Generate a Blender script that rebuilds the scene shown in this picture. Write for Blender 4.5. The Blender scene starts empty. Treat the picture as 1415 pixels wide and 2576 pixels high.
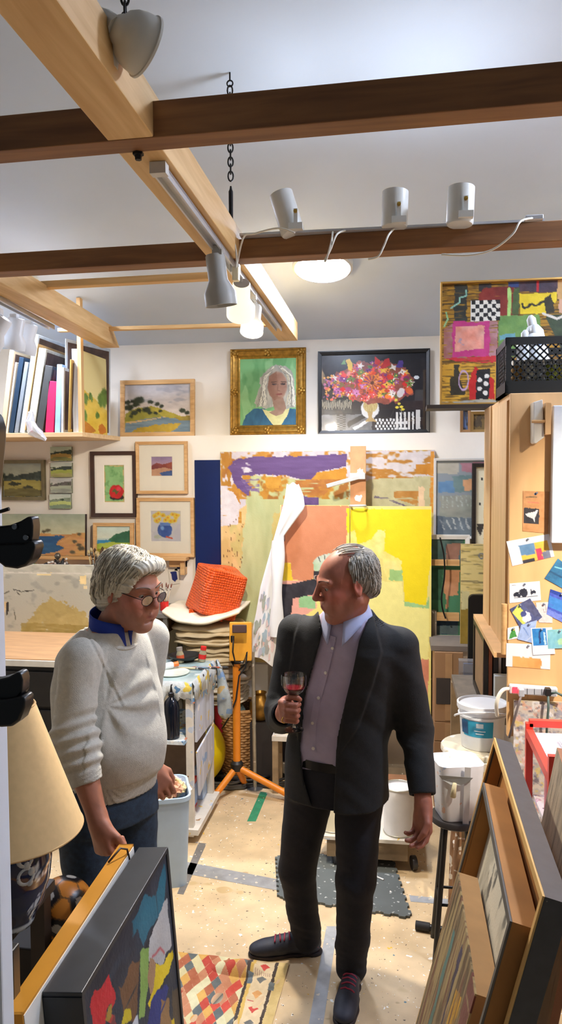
import bpy, bmesh, math, random
import numpy as np
from mathutils import Vector, Matrix, Euler
S = bpy.context.scene
C = S.collection
R = math.radians; cos, sin, sqrt, hypot, PI = math.cos, math.sin, math.sqrt, math.hypot, math.pi
random.seed(7)
# camera
W_, H_, F_ = 1415.0, 2576.0, 1950.0
CAM = Vector((.0, .0, 2.0))
ROT = Matrix.Rotation(R(8.5), 3, 'Z') @ Matrix.Rotation(R(90 - 3.0), 3, 'X') @ Matrix.Rotation(R(-.3), 3, 'Z')
cd = bpy.data.cameras.new('camera'); cam = bpy.data.objects.new('camera', cd); C.objects.link(cam)
cam.location = CAM; cam.rotation_euler = ROT.to_euler()
cd.sensor_fit = 'VERTICAL'; cd.sensor_height = 24.0; cd.lens = 24.0 * F_ / H_; cd.clip_start = .02
S.camera = cam
# world, exposure
S.view_settings.view_transform = 'Standard'; S.view_settings.look = 'None'
S.view_settings.exposure = 1.72; S.view_settings.gamma = 1.0; S.view_settings.use_curve_mapping = False
S.cycles.use_denoising = True
S.cycles.max_bounces = 7; S.cycles.diffuse_bounces = 4; S.cycles.sample_clamp_indirect = 6.0
wd = bpy.data.worlds.new('world'); S.world = wd; wd.use_nodes = True
bg = wd.node_tree.nodes['Background']; bg.inputs[0].default_value = (.80, .90, 1.0, 1); bg.inputs[1].default_value = .03
DOME_POWER = 66.0        # emission of the ceiling dome lights
SPOT_POWER = 50.0        # track lamps that are lit
CAN_FILL = 1.5         # uplight added in the can lamps to brighten the ceiling
# helpers: pixels of the photograph to points in the room
def ray(px, py):
    return ROT @ Vector(((px - W_ / 2) / F_, -(py - H_ / 2) / F_, -1.0))
def PY(px, py, y):
    d = ray(px, py); return CAM + d * ((y - CAM.y) / d.y)
def PZ(px, py, z):
    d = ray(px, py); return CAM + d * ((z - CAM.z) / d.z)
def PX(px, py, x):
    d = ray(px, py); return CAM + d * ((x - CAM.x) / d.x)
def lin(c):
    out = []
    for v in c[:3]:
        v = v / 255.0
        out.append(v / 12.92 if v <= .04045 else ((v + .055) / 1.055) ** 2.4)
    return out
# materials
MATS = {}
def _new(key):
    m = bpy.data.materials.new(key); m.use_nodes = True; MATS[key] = m
    nt = m.node_tree; b = nt.nodes['Principled BSDF']
    return m, nt, b
def M(key, col=None, rough=.6, metal=.0, var=.12, scale=14.0, bump=.0, bscale=None, stretch=None, coat=.0, spots=None, detail=4.0, spec=None):
    if key in MATS: return MATS[key]
    m, nt, b = _new(key)
    N, L = nt.nodes.new, nt.links.new
    b.inputs['Roughness'].default_value = rough; b.inputs['Metallic'].default_value = metal
    if coat: b.inputs['Coat Weight'].default_value = coat; b.inputs['Coat Roughness'].default_value = .08
    if spec is not None: b.inputs['Specular IOR Level'].default_value = spec
    l = lin(col)
    tc = N('ShaderNodeTexCoord'); mp = N('ShaderNodeMapping'); L(tc.outputs['Object'], mp.inputs['Vector'])
    if stretch: mp.inputs['Scale'].default_value = stretch
    no = N('ShaderNodeTexNoise'); no.inputs['Scale'].default_value = scale; no.inputs['Detail'].default_value = detail
    L(mp.outputs['Vector'], no.inputs['Vector'])
    cr = N('ShaderNodeValToRGB'); L(no.outputs['Fac'], cr.inputs['Fac'])
    cr.color_ramp.elements[0].position = .3; cr.color_ramp.elements[1].position = .7
    cr.color_ramp.elements[0].color = [max(0, v * (1 - var)) for v in l] + [1]
    cr.color_ramp.elements[1].color = [min(1, v * (1 + var * .6)) for v in l] + [1]
    last = cr.outputs['Color']
    for i, (sc, th, sl) in enumerate(spots or []):
        vo = N('ShaderNodeTexNoise'); vo.inputs['Scale'].default_value = sc; vo.inputs['Detail'].default_value = 2.0
        ad = N('ShaderNodeVectorMath'); ad.operation = 'ADD'; ad.inputs[1].default_value = (i * 3.7, i * 1.9, i * 5.1)
        L(tc.outputs['Object'], ad.inputs[0]); L(ad.outputs[0], vo.inputs['Vector'])
        r2 = N('ShaderNodeValToRGB'); r2.color_ramp.elements[0].position = th; r2.color_ramp.elements[1].position = th + .012
        L(vo.outputs['Fac'], r2.inputs['Fac'])
        mx = N('ShaderNodeMix'); mx.data_type = 'RGBA'; L(r2.outputs['Color'], mx.inputs['Factor']); L(last, mx.inputs['A'])
        mx.inputs['B'].default_value = lin(sl) + [1]; last = mx.outputs['Result']
    L(last, b.inputs['Base Color'])
    if bump:
        bn = N('ShaderNodeTexNoise'); bn.inputs['Scale'].default_value = bscale or scale * 4; bn.inputs['Detail'].default_value = 3.0
        L(mp.outputs['Vector'], bn.inputs['Vector'])
        bp = N('ShaderNodeBump'); bp.inputs['Strength'].default_value = bump; bp.inputs['Distance'].default_value = .004
        L(bn.outputs['Fac'], bp.inputs['Height']); L(bp.outputs['Normal'], b.inputs['Normal'])
    return m
def WOOD(key, c1, c2, axis='X', rough=.55, scale=9.0):
    if key in MATS: return MATS[key]
    m, nt, b = _new(key); N, L = nt.nodes.new, nt.links.new
    b.inputs['Roughness'].default_value = rough
    tc = N('ShaderNodeTexCoord'); mp = N('ShaderNodeMapping'); L(tc.outputs['Object'], mp.inputs['Vector'])
    mp.inputs['Scale'].default_value = {'X': (.12, 1.6, 1.6), 'Y': (1.6, .12, 1.6), 'Z': (1.6, 1.6, .12)}[axis]
    no = N('ShaderNodeTexNoise'); no.inputs['Scale'].default_value = scale * 2.2; no.inputs['Detail'].default_value = 6; no.inputs['Distortion'].default_value = .6
    L(mp.outputs['Vector'], no.inputs['Vector'])
    cr = N('ShaderNodeValToRGB'); cr.color_ramp.elements[0].position = .32; cr.color_ramp.elements[1].position = .68
    cr.color_ramp.elements[0].color = lin(c1) + [1]; cr.color_ramp.elements[1].color = lin(c2) + [1]
    L(no.outputs['Fac'], cr.inputs['Fac']); L(cr.outputs['Color'], b.inputs['Base Color'])
    bp = N('ShaderNodeBump'); bp.inputs['Strength'].default_value = .15; bp.inputs['Distance'].default_value = .003
    L(no.outputs['Fac'], bp.inputs['Height']); L(bp.outputs['Normal'], b.inputs['Normal'])
    return m
def PAINT(key, rough=.55, bump=.25, bscale=120.0, coat=.0, weave=None):
    """surface whose paint colours are stored on the mesh as the colour attribute 'paint'"""
    if key in MATS: return MATS[key]
    m, nt, b = _new(key); N, L = nt.nodes.new, nt.links.new
    at = N('ShaderNodeAttribute'); at.attribute_name = 'paint'; L(at.outputs['Color'], b.inputs['Base Color'])
    b.inputs['Roughness'].default_value = rough
    if coat: b.inputs['Coat Weight'].default_value = coat; b.inputs['Coat Roughness'].default_value = .03
    tc = N('ShaderNodeTexCoord'); bn = N('ShaderNodeTexNoise'); bn.inputs['Scale'].default_value = bscale
    L(tc.outputs['Object'], bn.inputs['Vector'])
    bp = N('ShaderNodeBump'); bp.inputs['Strength'].default_value = bump; bp.inputs['Distance'].default_value = .002
    L(bn.outputs['Fac'], bp.inputs['Height']); L(bp.outputs['Normal'], b.inputs['Normal'])
    return m
def GLOW(key, col, strength, back=None):
    if key in MATS: return MATS[key]
    m, nt, b = _new(key)
    b.inputs['Base Color'].default_value = lin(col) + [1]
    b.inputs['Emission Color'].default_value = lin(col) + [1]; b.inputs['Emission Strength'].default_value = strength
    return m
def CLEAR(key, col=(255, 255, 255), rough=.02, tint=.0, gloss=.12):
    """thin clear sheet: mostly transparent with a fresnel reflection"""
    if key in MATS: return MATS[key]
    m, nt, b = _new(key); N, L = nt.nodes.new, nt.links.new
    nt.nodes.remove(b); out = nt.nodes['Material Output']
    tr = N('ShaderNodeBsdfTransparent'); tr.inputs[0].default_value = lin(col) + [1]
    gl = N('ShaderNodeBsdfGlossy'); gl.inputs['Roughness'].default_value = rough
    di = N('ShaderNodeBsdfDiffuse'); di.inputs[0].default_value = lin(col) + [1]
    m1 = N('ShaderNodeMixShader'); m1.inputs[0].default_value = tint; L(tr.outputs[0], m1.inputs[1]); L(di.outputs[0], m1.inputs[2])
    lw = N('ShaderNodeLayerWeight'); lw.inputs['Blend'].default_value = .25
    mu = N('ShaderNodeMath'); mu.operation = 'MULTIPLY_ADD'; L(lw.outputs['Fresnel'], mu.inputs[0]); mu.inputs[1].default_value = .8; mu.inputs[2].default_value = gloss * .3
    m2 = N('ShaderNodeMixShader'); L(mu.outputs[0], m2.inputs[0]); L(m1.outputs[0], m2.inputs[1]); L(gl.outputs[0], m2.inputs[2])
    L(m2.outputs[0], out.inputs['Surface'])
    return m
# objects
def tag(o, label=None, cat=None, group=None, kind=None):
    if label: o['label'] = label
    if cat: o['category'] = cat
    if group: o['group'] = group
    if kind: o['kind'] = kind
    return o
def thing(name, label, cat, loc=(0, 0, 0), rot=(0, 0, 0), group=None):
    o = bpy.data.objects.new(name, None); C.objects.link(o); o.empty_display_size = .05
    o.location = loc; o.rotation_euler = rot
    return tag(o, label, cat, group)
def root_of(o):
    while o.parent: o = o.parent
    return o
def link(name, me, parent=None, label=None):
    o = bpy.data.objects.new(name, me); C.objects.link(o)
    if parent is not None: o.parent = parent
    if label: o['label'] = label
    return o
def copy_tree(o, parent=None):
    c = o.copy(); C.objects.link(c)
    if parent is not None: c.parent = parent
    for ch in list(o.children): copy_tree(ch, c)
    return c
def frame_axes(d):
    d = Vector(d).normalized()
    a = Vector((0, 0, 1)) if abs(d.z) < .9 else Vector((1, 0, 0))
    u = d.cross(a).normalized(); v = u.cross(d).normalized()
    return d, u, v
class MB:
    def __init__(s): s.v = []; s.f = []; s.c = None; s.mi = []; s.cur = 0
    def add(s, vs, fs):
        n = len(s.v); s.v += [tuple(p) for p in vs]; s.f += [tuple(n + i for i in f) for f in fs]; s.mi += [s.cur] * len(fs); return s
    def box(s, c, size, rot=None, taper=1.0):
        hx, hy, hz = [d / 2 for d in size]; vs = []
        for z in (-1, 1):
            k = taper if z > 0 else 1.0
            for x, y in ((-1, -1), (1, -1), (1, 1), (-1, 1)): vs.append(Vector((x * hx * k, y * hy * k, z * hz)))
        if rot is not None:
            rm = rot if isinstance(rot, Matrix) else Euler(rot).to_matrix()
            vs = [rm @ p for p in vs]
        c = Vector(c)
        return s.add([p + c for p in vs], [(3, 2, 1, 0), (4, 5, 6, 7), (0, 1, 5, 4), (1, 2, 6, 5), (2, 3, 7, 6), (3, 0, 4, 7)])
    def bb(s, lo, hi):
        lo, hi = Vector(lo), Vector(hi); return s.box((lo + hi) / 2, hi - lo)
    def bar(s, p, q, w, h, up=(0, 0, 1)):
        p, q = Vector(p), Vector(q); d = (q - p).normalized(); up = Vector(up)
        sd = d.cross(up).normalized(); u = sd.cross(d).normalized()
        vs = [e + sd * (a * w / 2) + u * (b * h / 2) for e in (p, q) for a, b in ((-1, -1), (1, -1), (1, 1), (-1, 1))]
        return s.add(vs, [(3, 2, 1, 0), (4, 5, 6, 7), (0, 1, 5, 4), (1, 2, 6, 5), (2, 3, 7, 6), (3, 0, 4, 7)])
    def tube(s, path, r, n=8, cap=True):
        path = [Vector(p) for p in path]; m = len(path)
        rs = r if isinstance(r, (list, tuple)) else [r] * m
        vs = []; u = None
        for i, p in enumerate(path):
            d = (path[min(i + 1, m - 1)] - path[max(i - 1, 0)])
            d = d.normalized() if d.length > 1e-9 else Vector((0, 0, 1))
            if u is None: _, u, v = frame_axes(d)
            else:
                u = (u - d * u.dot(d)); u = u.normalized() if u.length > 1e-6 else frame_axes(d)[1]
            v = d.cross(u)
            for k in range(n):
                a = 2 * PI * k / n; vs.append(p + (u * cos(a) + v * sin(a)) * rs[i])
        fs = [(i * n + k, i * n + (k + 1) % n, (i + 1) * n + (k + 1) % n, (i + 1) * n + k) for i in range(m - 1) for k in range(n)]
        if cap: fs += [tuple(range(n))[::-1], tuple((m - 1) * n + k for k in range(n))]
        return s.add(vs, fs)
    def lathe(s, prof, base=(0, 0, 0), axis=(0, 0, 1), n=24, sx=1.0, cap=True):
        d, u, v = frame_axes(axis); base = Vector(base); vs = []
        for r, h in prof:
            for k in range(n):
                a = 2 * PI * k / n; vs.append(base + d * h + (u * cos(a) * sx + v * sin(a)) * r)
        m = len(prof)
        fs = [(i * n + k, (i + 1) * n + k, (i + 1) * n + (k + 1) % n, i * n + (k + 1) % n) for i in range(m - 1) for k in range(n)]
        if cap:
            if prof[0][0] > 1e-6: fs.append(tuple(range(n)))
            if prof[-1][0] > 1e-6: fs.append(tuple((m - 1) * n + k for k in range(n))[::-1])
        return s.add(vs, fs)
    def prism(s, poly, a, b, fn=None):
        """poly: list of (x, z); extruded along y from a to b; fn maps (x, y, z)"""
        fn = fn or (lambda x, y, z: (x, y, z)); n = len(poly)
        vs = [fn(x, a, z) for x, z in poly] + [fn(x, b, z) for x, z in poly]
        fs = [tuple(range(n)), tuple(range(2 * n - 1, n - 1, -1))] + [(i, n + i, n + (i + 1) % n, (i + 1) % n) for i in range(n)]
        return s.add(vs, fs)
    def torus(s, c, axis, R0, r, n=20, k=8, a0=.0, a1=2 * PI, sy=1.0, up=None):
        d, u, v = frame_axes(axis)
        if up is not None:
            v = Vector(up).normalized(); u = v.cross(d).normalized()
        c = Vector(c); full = abs(a1 - a0 - 2 * PI) < 1e-6
        pts = [c + u * cos(a0 + (a1 - a0) * i / n) * R0 + v * sin(a0 + (a1 - a0) * i / n) * R0 * sy for i in range(n + 1)]
        return s.tube(pts, r, k, cap=not full)
    def sphere(s, c, r, n=16, m=10, sc=(1, 1, 1), rot=None):
        c = Vector(c); vs = []
        for i in range(m + 1):
            t = PI * i / m
            for k in range(n):
                a = 2 * PI * k / n
                p = Vector((sin(t) * cos(a) * sc[0], sin(t) * sin(a) * sc[1], cos(t) * sc[2])) * r
                if rot is not None: p = rot @ p
                vs.append(c + p)
        fs = [(i * n + k, (i + 1) * n + k, (i + 1) * n + (k + 1) % n, i * n + (k + 1) % n) for i in range(m) for k in range(n)]
        return s.add(vs, fs)
    def build(s, name, mat, parent=None, local=False, smooth=False, bevel=.0, label=None, loc=None, jitter=.0):
        off = Vector((0, 0, 0))
        if parent is not None and not local: off = root_of(parent).location
        if loc is not None and parent is None: off = Vector(loc)
        vs = s.v
        if jitter:
            rr = random.Random(len(vs)); vs = [(a + rr.uniform(-jitter, jitter), b + rr.uniform(-jitter, jitter), c + rr.uniform(-jitter, jitter)) for a, b, c in vs]
        me = bpy.data.meshes.new(name)
        me.from_pydata([(a - off.x, b - off.y, c - off.z) for a, b, c in vs], [], s.f)
        for m in (mat if isinstance(mat, (list, tuple)) else [mat]): me.materials.append(m)
        if isinstance(mat, (list, tuple)) and len(mat) > 1: me.polygons.foreach_set('material_index', s.mi)
        bm = bmesh.new(); bm.from_mesh(me)
        bmesh.ops.remove_doubles(bm, verts=bm.verts, dist=1e-6)
        bmesh.ops.recalc_face_normals(bm, faces=bm.faces); bm.to_mesh(me); bm.free()
        if smooth:
            me.polygons.foreach_set('use_smooth', [True] * len(me.polygons))
            if smooth != 'all': me.set_sharp_from_angle(angle=R(40))
        o = link(name, me, parent, label)
        if parent is None: o.location = off
        if bevel:
            bv = o.modifiers.new('bevel', 'BEVEL'); bv.width = bevel; bv.segments = 2; bv.limit_method = 'ANGLE'
        return o
def struct(o): o['kind'] = 'structure'; return o
# noise and painting with numpy
def vnoise(x, y, seed=0):
    rs = np.random.RandomState(seed); T = rs.rand(64, 64).astype(np.float32)
    xi = np.floor(x).astype(int); yi = np.floor(y).astype(int); fx = x - xi; fy = y - yi
    fx = fx * fx * (3 - 2 * fx); fy = fy * fy * (3 - 2 * fy)
    a = T[xi % 64, yi % 64]; b = T[(xi + 1) % 64, yi % 64]; c = T[xi % 64, (yi + 1) % 64]; d = T[(xi + 1) % 64, (yi + 1) % 64]
    return (a * (1 - fx) + b * fx) * (1 - fy) + (c * (1 - fx) + d * fx) * fy
def fbm(x, y, seed=0, o=4):
    t = 0; a = .5; s = 0
    for i in range(o): t = t + a * vnoise(x * 2 ** i + 7.3 * i, y * 2 ** i + 3.1 * i, seed + i); s += a; a *= .55
    return t / s
class Art:
    """a picture painted on a grid; coordinates are those of the photograph's pixels inside rect"""
    def __init__(s, rect, col, step=2.2, seed=1, quad=None):
        s.x0, s.y0, s.x1, s.y1 = rect; s.seed = seed; s.k = 0
        nx = max(4, int((s.x1 - s.x0) / step)); ny = max(4, int((s.y1 - s.y0) / step))
        s.X, s.Y = np.meshgrid(np.linspace(s.x0, s.x1, nx + 1), np.linspace(s.y0, s.y1, ny + 1))
        s.A = np.zeros(s.X.shape + (3,)); s.A[:] = np.array(col) / 255.0
    def n(s, sx, sy=None, o=3):
        s.k += 1; return fbm(s.X / sx + s.k * 3.3, s.Y / (sy or sx) + s.k * 1.7, s.seed * 31 + s.k, o)
    def mix(s, mask, col, tex=.06, var=None, tsx=14, tsy=14):
        c = np.array(col) / 255.0
        t = (s.n(tsx, tsy) - .5)[..., None] * 2 * tex
        cc = np.clip(c + t, 0, 1)
        if var is not None: cc = cc + (np.array(var) / 255.0 - c) * s.n(tsx * 1.7, tsy * 1.7)[..., None]
        m = np.clip(mask, 0, 1)[..., None]; s.A = s.A * (1 - m) + cc * m
        return s
    def warp(s, amt, sc=12):
        return s.X + (s.n(sc) - .5) * 2 * amt, s.Y + (s.n(sc) - .5) * 2 * amt
    def dry(s, m, d, sx=40, sy=3):
        return m * np.clip((s.n(sx, sy) - d) * 9, 0, 1) if d else m
    def poly(s, pts, col, warp=2.0, dry=.0, alpha=1.0, dsx=40, dsy=3, **k):
        X, Y = s.warp(warp); ins = np.zeros(X.shape, bool); n = len(pts); j = n - 1
        for i in range(n):
            xi, yi = pts[i]; xj, yj = pts[j]
            if yi != yj: ins ^= ((yi > Y) != (yj > Y)) & (X < (xj - xi) * (Y - yi) / (yj - yi) + xi)
            j = i
        return s.mix(s.dry(ins * alpha, dry, dsx, dsy), col, **k)
    def rect(s, x0, y0, x1, y1, col, **k): return s.poly([(x0, y0), (x1, y0), (x1, y1), (x0, y1)], col, **k)
    def ell(s, cx, cy, rx, ry, col, warp=1.0, dry=.0, alpha=1.0, soft=.08, ring=None, **k):
        X, Y = s.warp(warp, 6); d = np.sqrt(((X - cx) / rx) ** 2 + ((Y - cy) / ry) ** 2)
        m = np.clip((1 - d) / soft, 0, 1)
        if ring: m = m * np.clip((d - ring) / soft, 0, 1)
        return s.mix(s.dry(m * alpha, dry), col, **k)
    def line(s, pts, w, col, warp=1.0, alpha=1.0, dry=.0, **k):
        X, Y = s.warp(warp, 8); d = np.full(X.shape, 1e9)
        for (ax, ay), (bx, by) in zip(pts, pts[1:]):
            L = (bx - ax) ** 2 + (by - ay) ** 2 + 1e-9; t = np.clip(((X - ax) * (bx - ax) + (Y - ay) * (by - ay)) / L, 0, 1)
            d = np.minimum(d, np.hypot(X - ax - t * (bx - ax), Y - ay - t * (by - ay)))
        return s.mix(s.dry(np.clip((w / 2 - d) / .8 + .5, 0, 1) * alpha, dry), col, **k)
    def grad(s, y0, y1, c0, c1, x0=None, x1=None, tex=.05):
        t = np.clip((s.Y - y0) / (y1 - y0), 0, 1)[..., None]; c = (np.array(c0) * (1 - t) + np.array(c1) * t) / 255.0
        m = ((s.Y >= y0) & (s.Y <= y1)); m = m & (s.X >= (x0 if x0 is not None else -1e9)) & (s.X <= (x1 if x1 is not None else 1e9))
        c = np.clip(c + ((s.n(16, 9) - .5) * 2 * tex)[..., None], 0, 1); s.A = np.where(m[..., None], c, s.A); return s
    def dabs(s, rect, cols, count, r=(2, 6), seed=3, asp=1.6, tex=.05):
        rr = random.Random(seed)
        for i in range(count):
            a = rr.uniform(*r); s.ell(rr.uniform(rect[0], rect[2]), rr.uniform(rect[1], rect[3]), a * rr.uniform(1, asp), a, rr.choice(cols), soft=.3, tex=tex)
        return s
    def blot(s, col, th=.62, sx=20, sy=20, alpha=1.0, rect=None, sharp=12, **k):
        m = np.clip((s.n(sx, sy) - th) * sharp, 0, 1) * alpha
        if rect: m = m * ((s.X > rect[0]) & (s.X < rect[2]) & (s.Y > rect[1]) & (s.Y < rect[3]))
        return s.mix(m, col, **k)
def art_mesh(name, art, fn, mat, parent=None, thick=.012, edge=None, local=True):
    """grid mesh carrying the colours of art; fn(u, v) -> (point, back offset vector) with u, v in 0..1 (v from the top)"""
    ny, nx = art.X.shape; A = art.A
    us = np.linspace(0, 1, nx); vs = np.linspace(0, 1, ny)
    P00, back = fn(0, 0); P10 = fn(1, 0)[0]; P01 = fn(0, 1)[0]; P11 = fn(1, 1)[0]
    P00, P10, P01, P11, back = [np.array(p, dtype=float) for p in (P00, P10, P01, P11, back)]
    U, V = np.meshgrid(us, vs); U = U[..., None]; V = V[..., None]
    G = (P00 * (1 - U) + P10 * U) * (1 - V) + (P01 * (1 - U) + P11 * U) * V
    verts = G.reshape(-1, 3); idx = np.arange(nx * ny).reshape(ny, nx)
    faces = np.stack([idx[:-1, :-1], idx[1:, :-1], idx[1:, 1:], idx[:-1, 1:]], -1).reshape(-1, 4).tolist()
    col = np.clip(A.reshape(-1, 3), 0, 1)
    verts = verts.tolist()
    ring = list(idx[0, :]) + list(idx[1:, -1]) + list(idx[-1, ::-1][1:]) + list(idx[::-1, 0][1:-1])
    n0 = len(verts); ec = []
    for i in ring: verts.append((np.array(verts[i]) + back * thick).tolist()); ec.append(col[i] if edge is None else np.array(edge) / 255.0)
    n1 = len(verts); nr = len(ring)
    if edge is not None:
        for i in ring: verts.append(verts[i]); ec.append(np.array(edge) / 255.0)
        top = [n1 + k for k in range(nr)]
    else: top = [int(i) for i in ring]
    for k in range(nr): faces.append([top[k], top[(k + 1) % nr], n0 + (k + 1) % nr, n0 + k])
    faces.append([n0 + k for k in range(nr)])
    col = np.concatenate([col, np.array(ec)]) if ec else col
    c = np.where(col <= .04045, col / 12.92, ((col + .055) / 1.055) ** 2.4)
    me = bpy.data.meshes.new(name)
    me.from_pydata(verts if not parent or local else [(a - root_of(parent).location.x, b - root_of(parent).location.y, z - root_of(parent).location.z) for a, b, z in verts], [], faces)
    at = me.color_attributes.new('paint', 'FLOAT_COLOR', 'POINT')
    at.data.foreach_set('color', np.concatenate([c, np.ones((len(c), 1))], 1).astype(np.float32).ravel())
    me.materials.append(mat)
    return link(name, me, parent)
def picture(name, label, cat, rect, y, art, frame=.0, depth=.02, fmat=None, lean=.0, mat_px=None, step_in=.004, edge=(235, 230, 220), group=None, glass=False, rotz=.0, pmat=None, lip=None, dz=.0):
    """framed or unframed painting; rect in photo pixels (outer edge) standing at depth y"""
    x0, y0, x1, y1 = rect
    a, b = PY((x0 + x1) / 2 - (x1 - x0) / 2, y1, y), PY(x1, y0, y)
    w, h = b.x - a.x, b.z - a.z
    t = thing(name, label, cat, ((a.x + b.x) / 2, y, a.z + dz), (-lean, 0, rotz), group)
    fw = frame
    if fw > 0:
        f = MB()
        prof = lip or [(0, 0), (0, -depth), (fw * .25, -depth), (fw, -depth + step_in), (fw, 0)]
        for i in range(len(prof)):
            pass
        rings = []
        for (ins, yy) in prof:
            rings.append([(-w / 2 + ins, yy, ins), (w / 2 - ins, yy, ins), (w / 2 - ins, yy, h - ins), (-w / 2 + ins, yy, h - ins)])
        n = len(prof); vs = [p for r_ in rings for p in r_]; fs = []
        for i in range(n):
            j = (i + 1) % n
            for k in range(4): fs.append((i * 4 + k, i * 4 + (k + 1) % 4, j * 4 + (k + 1) % 4, j * 4 + k))
        f.add(vs, fs); f.build('frame', fmat, t, local=True)
    iw, ih = w - 2 * fw, h - 2 * fw
    yy = -depth * .45 if fw > 0 else -depth
    if mat_px:                                             # mount board with a window, mat_px = inner rect in photo pixels
        ia, ib = PY(mat_px[0], mat_px[3], y), PY(mat_px[2], mat_px[1], y)
        cx = (a.x + b.x) / 2
        X0, X1, Z0, Z1 = ia.x - cx, ib.x - cx, ia.z - a.z, ib.z - a.z
        m = MB(); g = .003
        o4 = [(-iw / 2, yy, fw), (iw / 2, yy, fw), (iw / 2, yy, h - fw), (-iw / 2, yy, h - fw)]
        i4 = [(X0, yy, Z0), (X1, yy, Z0), (X1, yy, Z1), (X0, yy, Z1)]; k4 = [(X0 + g, yy + .003, Z0 + g), (X1 - g, yy + .003, Z0 + g), (X1 - g, yy + .003, Z1 - g), (X0 + g, yy + .003, Z1 - g)]
        m.add(o4 + i4 + k4, [(k, (k + 1) % 4, 4 + (k + 1) % 4, 4 + k) for k in range(4)] + [(4 + k, 4 + (k + 1) % 4, 8 + (k + 1) % 4, 8 + k) for k in range(4)])
        m.build('mount_board', M('mount', (238, 232, 218), .8, var=.02), t, local=True)
        yq = yy + .003
        art_mesh('print', art, lambda u, v: ((X0 + (X1 - X0) * u, yq, Z1 + (Z0 - Z1) * v), (0, 1, 0)), pmat or PAINT('print_paint', .6, .05), t, .002)
    else:
        e = fw
        art_mesh('canvas', art, lambda u, v: ((-iw / 2 + iw * u, yy, h - e - ih * v), (0, 1, 0)), pmat or PAINT('canvas_paint', .6, .35, 160), t, max(.003, -yy - .001) if fw == 0 else .004, edge if fw == 0 else None)
    if glass:
        MB().add([(-iw / 2, yy - .003, fw), (iw / 2, yy - .003, fw), (iw / 2, yy - .003, h - fw), (-iw / 2, yy - .003, h - fw)], [(0, 1, 2, 3)]).build('glass_pane', CLEAR('picture_glass'), t, local=True)
    return t
# the room
WALL_Y, LEDGE_Y, LEDGE_Z = 5.25, 5.13, 2.245
def CEIL(y): return 2.885 + .25 * (WALL_Y - y)
CN = Vector((0, -.25, -1)).normalized()               # ceiling normal, into the room
wall_white = M('wall_plaster', (240, 232, 218), .85, var=.05, scale=3.0, bump=.08, bscale=60)
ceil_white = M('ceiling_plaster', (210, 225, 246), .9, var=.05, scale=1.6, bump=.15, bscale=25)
floor_mat = M('floor_plywood', (216, 190, 150), .6, var=.22, scale=6.0, bump=.1, bscale=50, detail=8,
              spots=[(3.2, .66, (196, 168, 122)), (9, .70, (186, 160, 122)), (22, .715, (238, 234, 226)), (30, .735, (120, 104, 84)), (27, .755, (96, 128, 140)), (21, .755, (226, 178, 60)), (25, .765, (176, 76, 56)), (55, .70, (238, 236, 230)), (64, .71, (80, 68, 60)), (80, .72, (226, 190, 110))])
struct(MB().bb((-3.6, -1.2, -.08), (2.6, 5.25, .0)).build('floor', floor_mat))
struct(MB().bb((-3.6, LEDGE_Y, 0), (2.6, WALL_Y + .06, LEDGE_Z)).build('wall_back', wall_white))
struct(MB().bb((-3.6, WALL_Y, LEDGE_Z), (2.6, WALL_Y + .08, 3.2)).build('wall_back_upper', wall_white))
struct(MB().bb((-3.68, .6, 0), (-3.0, 5.3, 4.6)).build('wall_left', wall_white))
struct(MB().bb((1.95, .6, 0), (2.1, 5.3, 4.6)).build('wall_right', wall_white))
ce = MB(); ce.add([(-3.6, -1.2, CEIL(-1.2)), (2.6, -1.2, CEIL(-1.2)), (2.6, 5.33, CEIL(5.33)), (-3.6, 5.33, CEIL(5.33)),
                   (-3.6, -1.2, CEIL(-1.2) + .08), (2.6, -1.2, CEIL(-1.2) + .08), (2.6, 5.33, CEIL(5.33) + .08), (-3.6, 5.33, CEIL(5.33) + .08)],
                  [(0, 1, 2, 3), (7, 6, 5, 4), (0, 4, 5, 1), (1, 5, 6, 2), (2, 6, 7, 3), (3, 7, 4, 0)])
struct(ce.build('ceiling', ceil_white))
# white door edge at the left
p = PY(12, 1500, 1.035)
struct(MB().bb((p.x - .035, 1.0, .0), (p.x, 1.035, PY(6, 853, 1.0).z)).build('door_1', M('door_white', (226, 234, 246), .4, var=.03), bevel=.003))

# hanging timbers
oak = WOOD('timber_pale', (202, 160, 102), (226, 190, 134), 'Y')
shaded_beam = WOOD('timber_shaded', (112, 72, 40), (144, 98, 56), 'X')  # same wood as the long timber, browned to carry the front's shade
BZ = 2.79
def timber(name, label, a, b, w, h, mat, cut=.0):
    a, b = Vector(a), Vector(b); m = MB(); d = (b - a).normalized(); sd = d.cross(Vector((0, 0, 1))).normalized()
    vs = []
    for e, s_ in ((a, 0), (b, 1)):
        for sx, z in ((-1, 0), (1, 0), (1, h), (-1, h)):
            q = e + sd * (sx * w / 2) + Vector((0, 0, z))
            if s_ and z: q = q - d * cut
            vs.append(q)
    m.add(vs, [(3, 2, 1, 0), (4, 5, 6, 7), (0, 1, 5, 4), (1, 2, 6, 5), (2, 3, 7, 6), (3, 0, 4, 7)])
    o = m.build(name, mat, loc=(a + b) / 2, bevel=.003); return tag(o, label, 'beam', 'timbers hung below the ceiling')
timber('ceiling_beam', 'shade darkened brown cross beam nearest the camera, passing under the first chain', (-2.98, 1.935, BZ), (1.94, 1.76, BZ), .075, .085, shaded_beam)
timber('ceiling_beam', 'shade darkened brown cross beam carrying the three upturned can lamps and loose white cords', (-2.98, 2.985, BZ), (1.94, 2.84, BZ), .085, .072, shaded_beam)
cb = timber('ceiling_beam', 'pale timber running away under the ceiling with the lamp track beneath it', (-.605, -.9, BZ + .002), (-.655, 4.72, BZ + .002), .115, .11, oak, cut=-.0)
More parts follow.
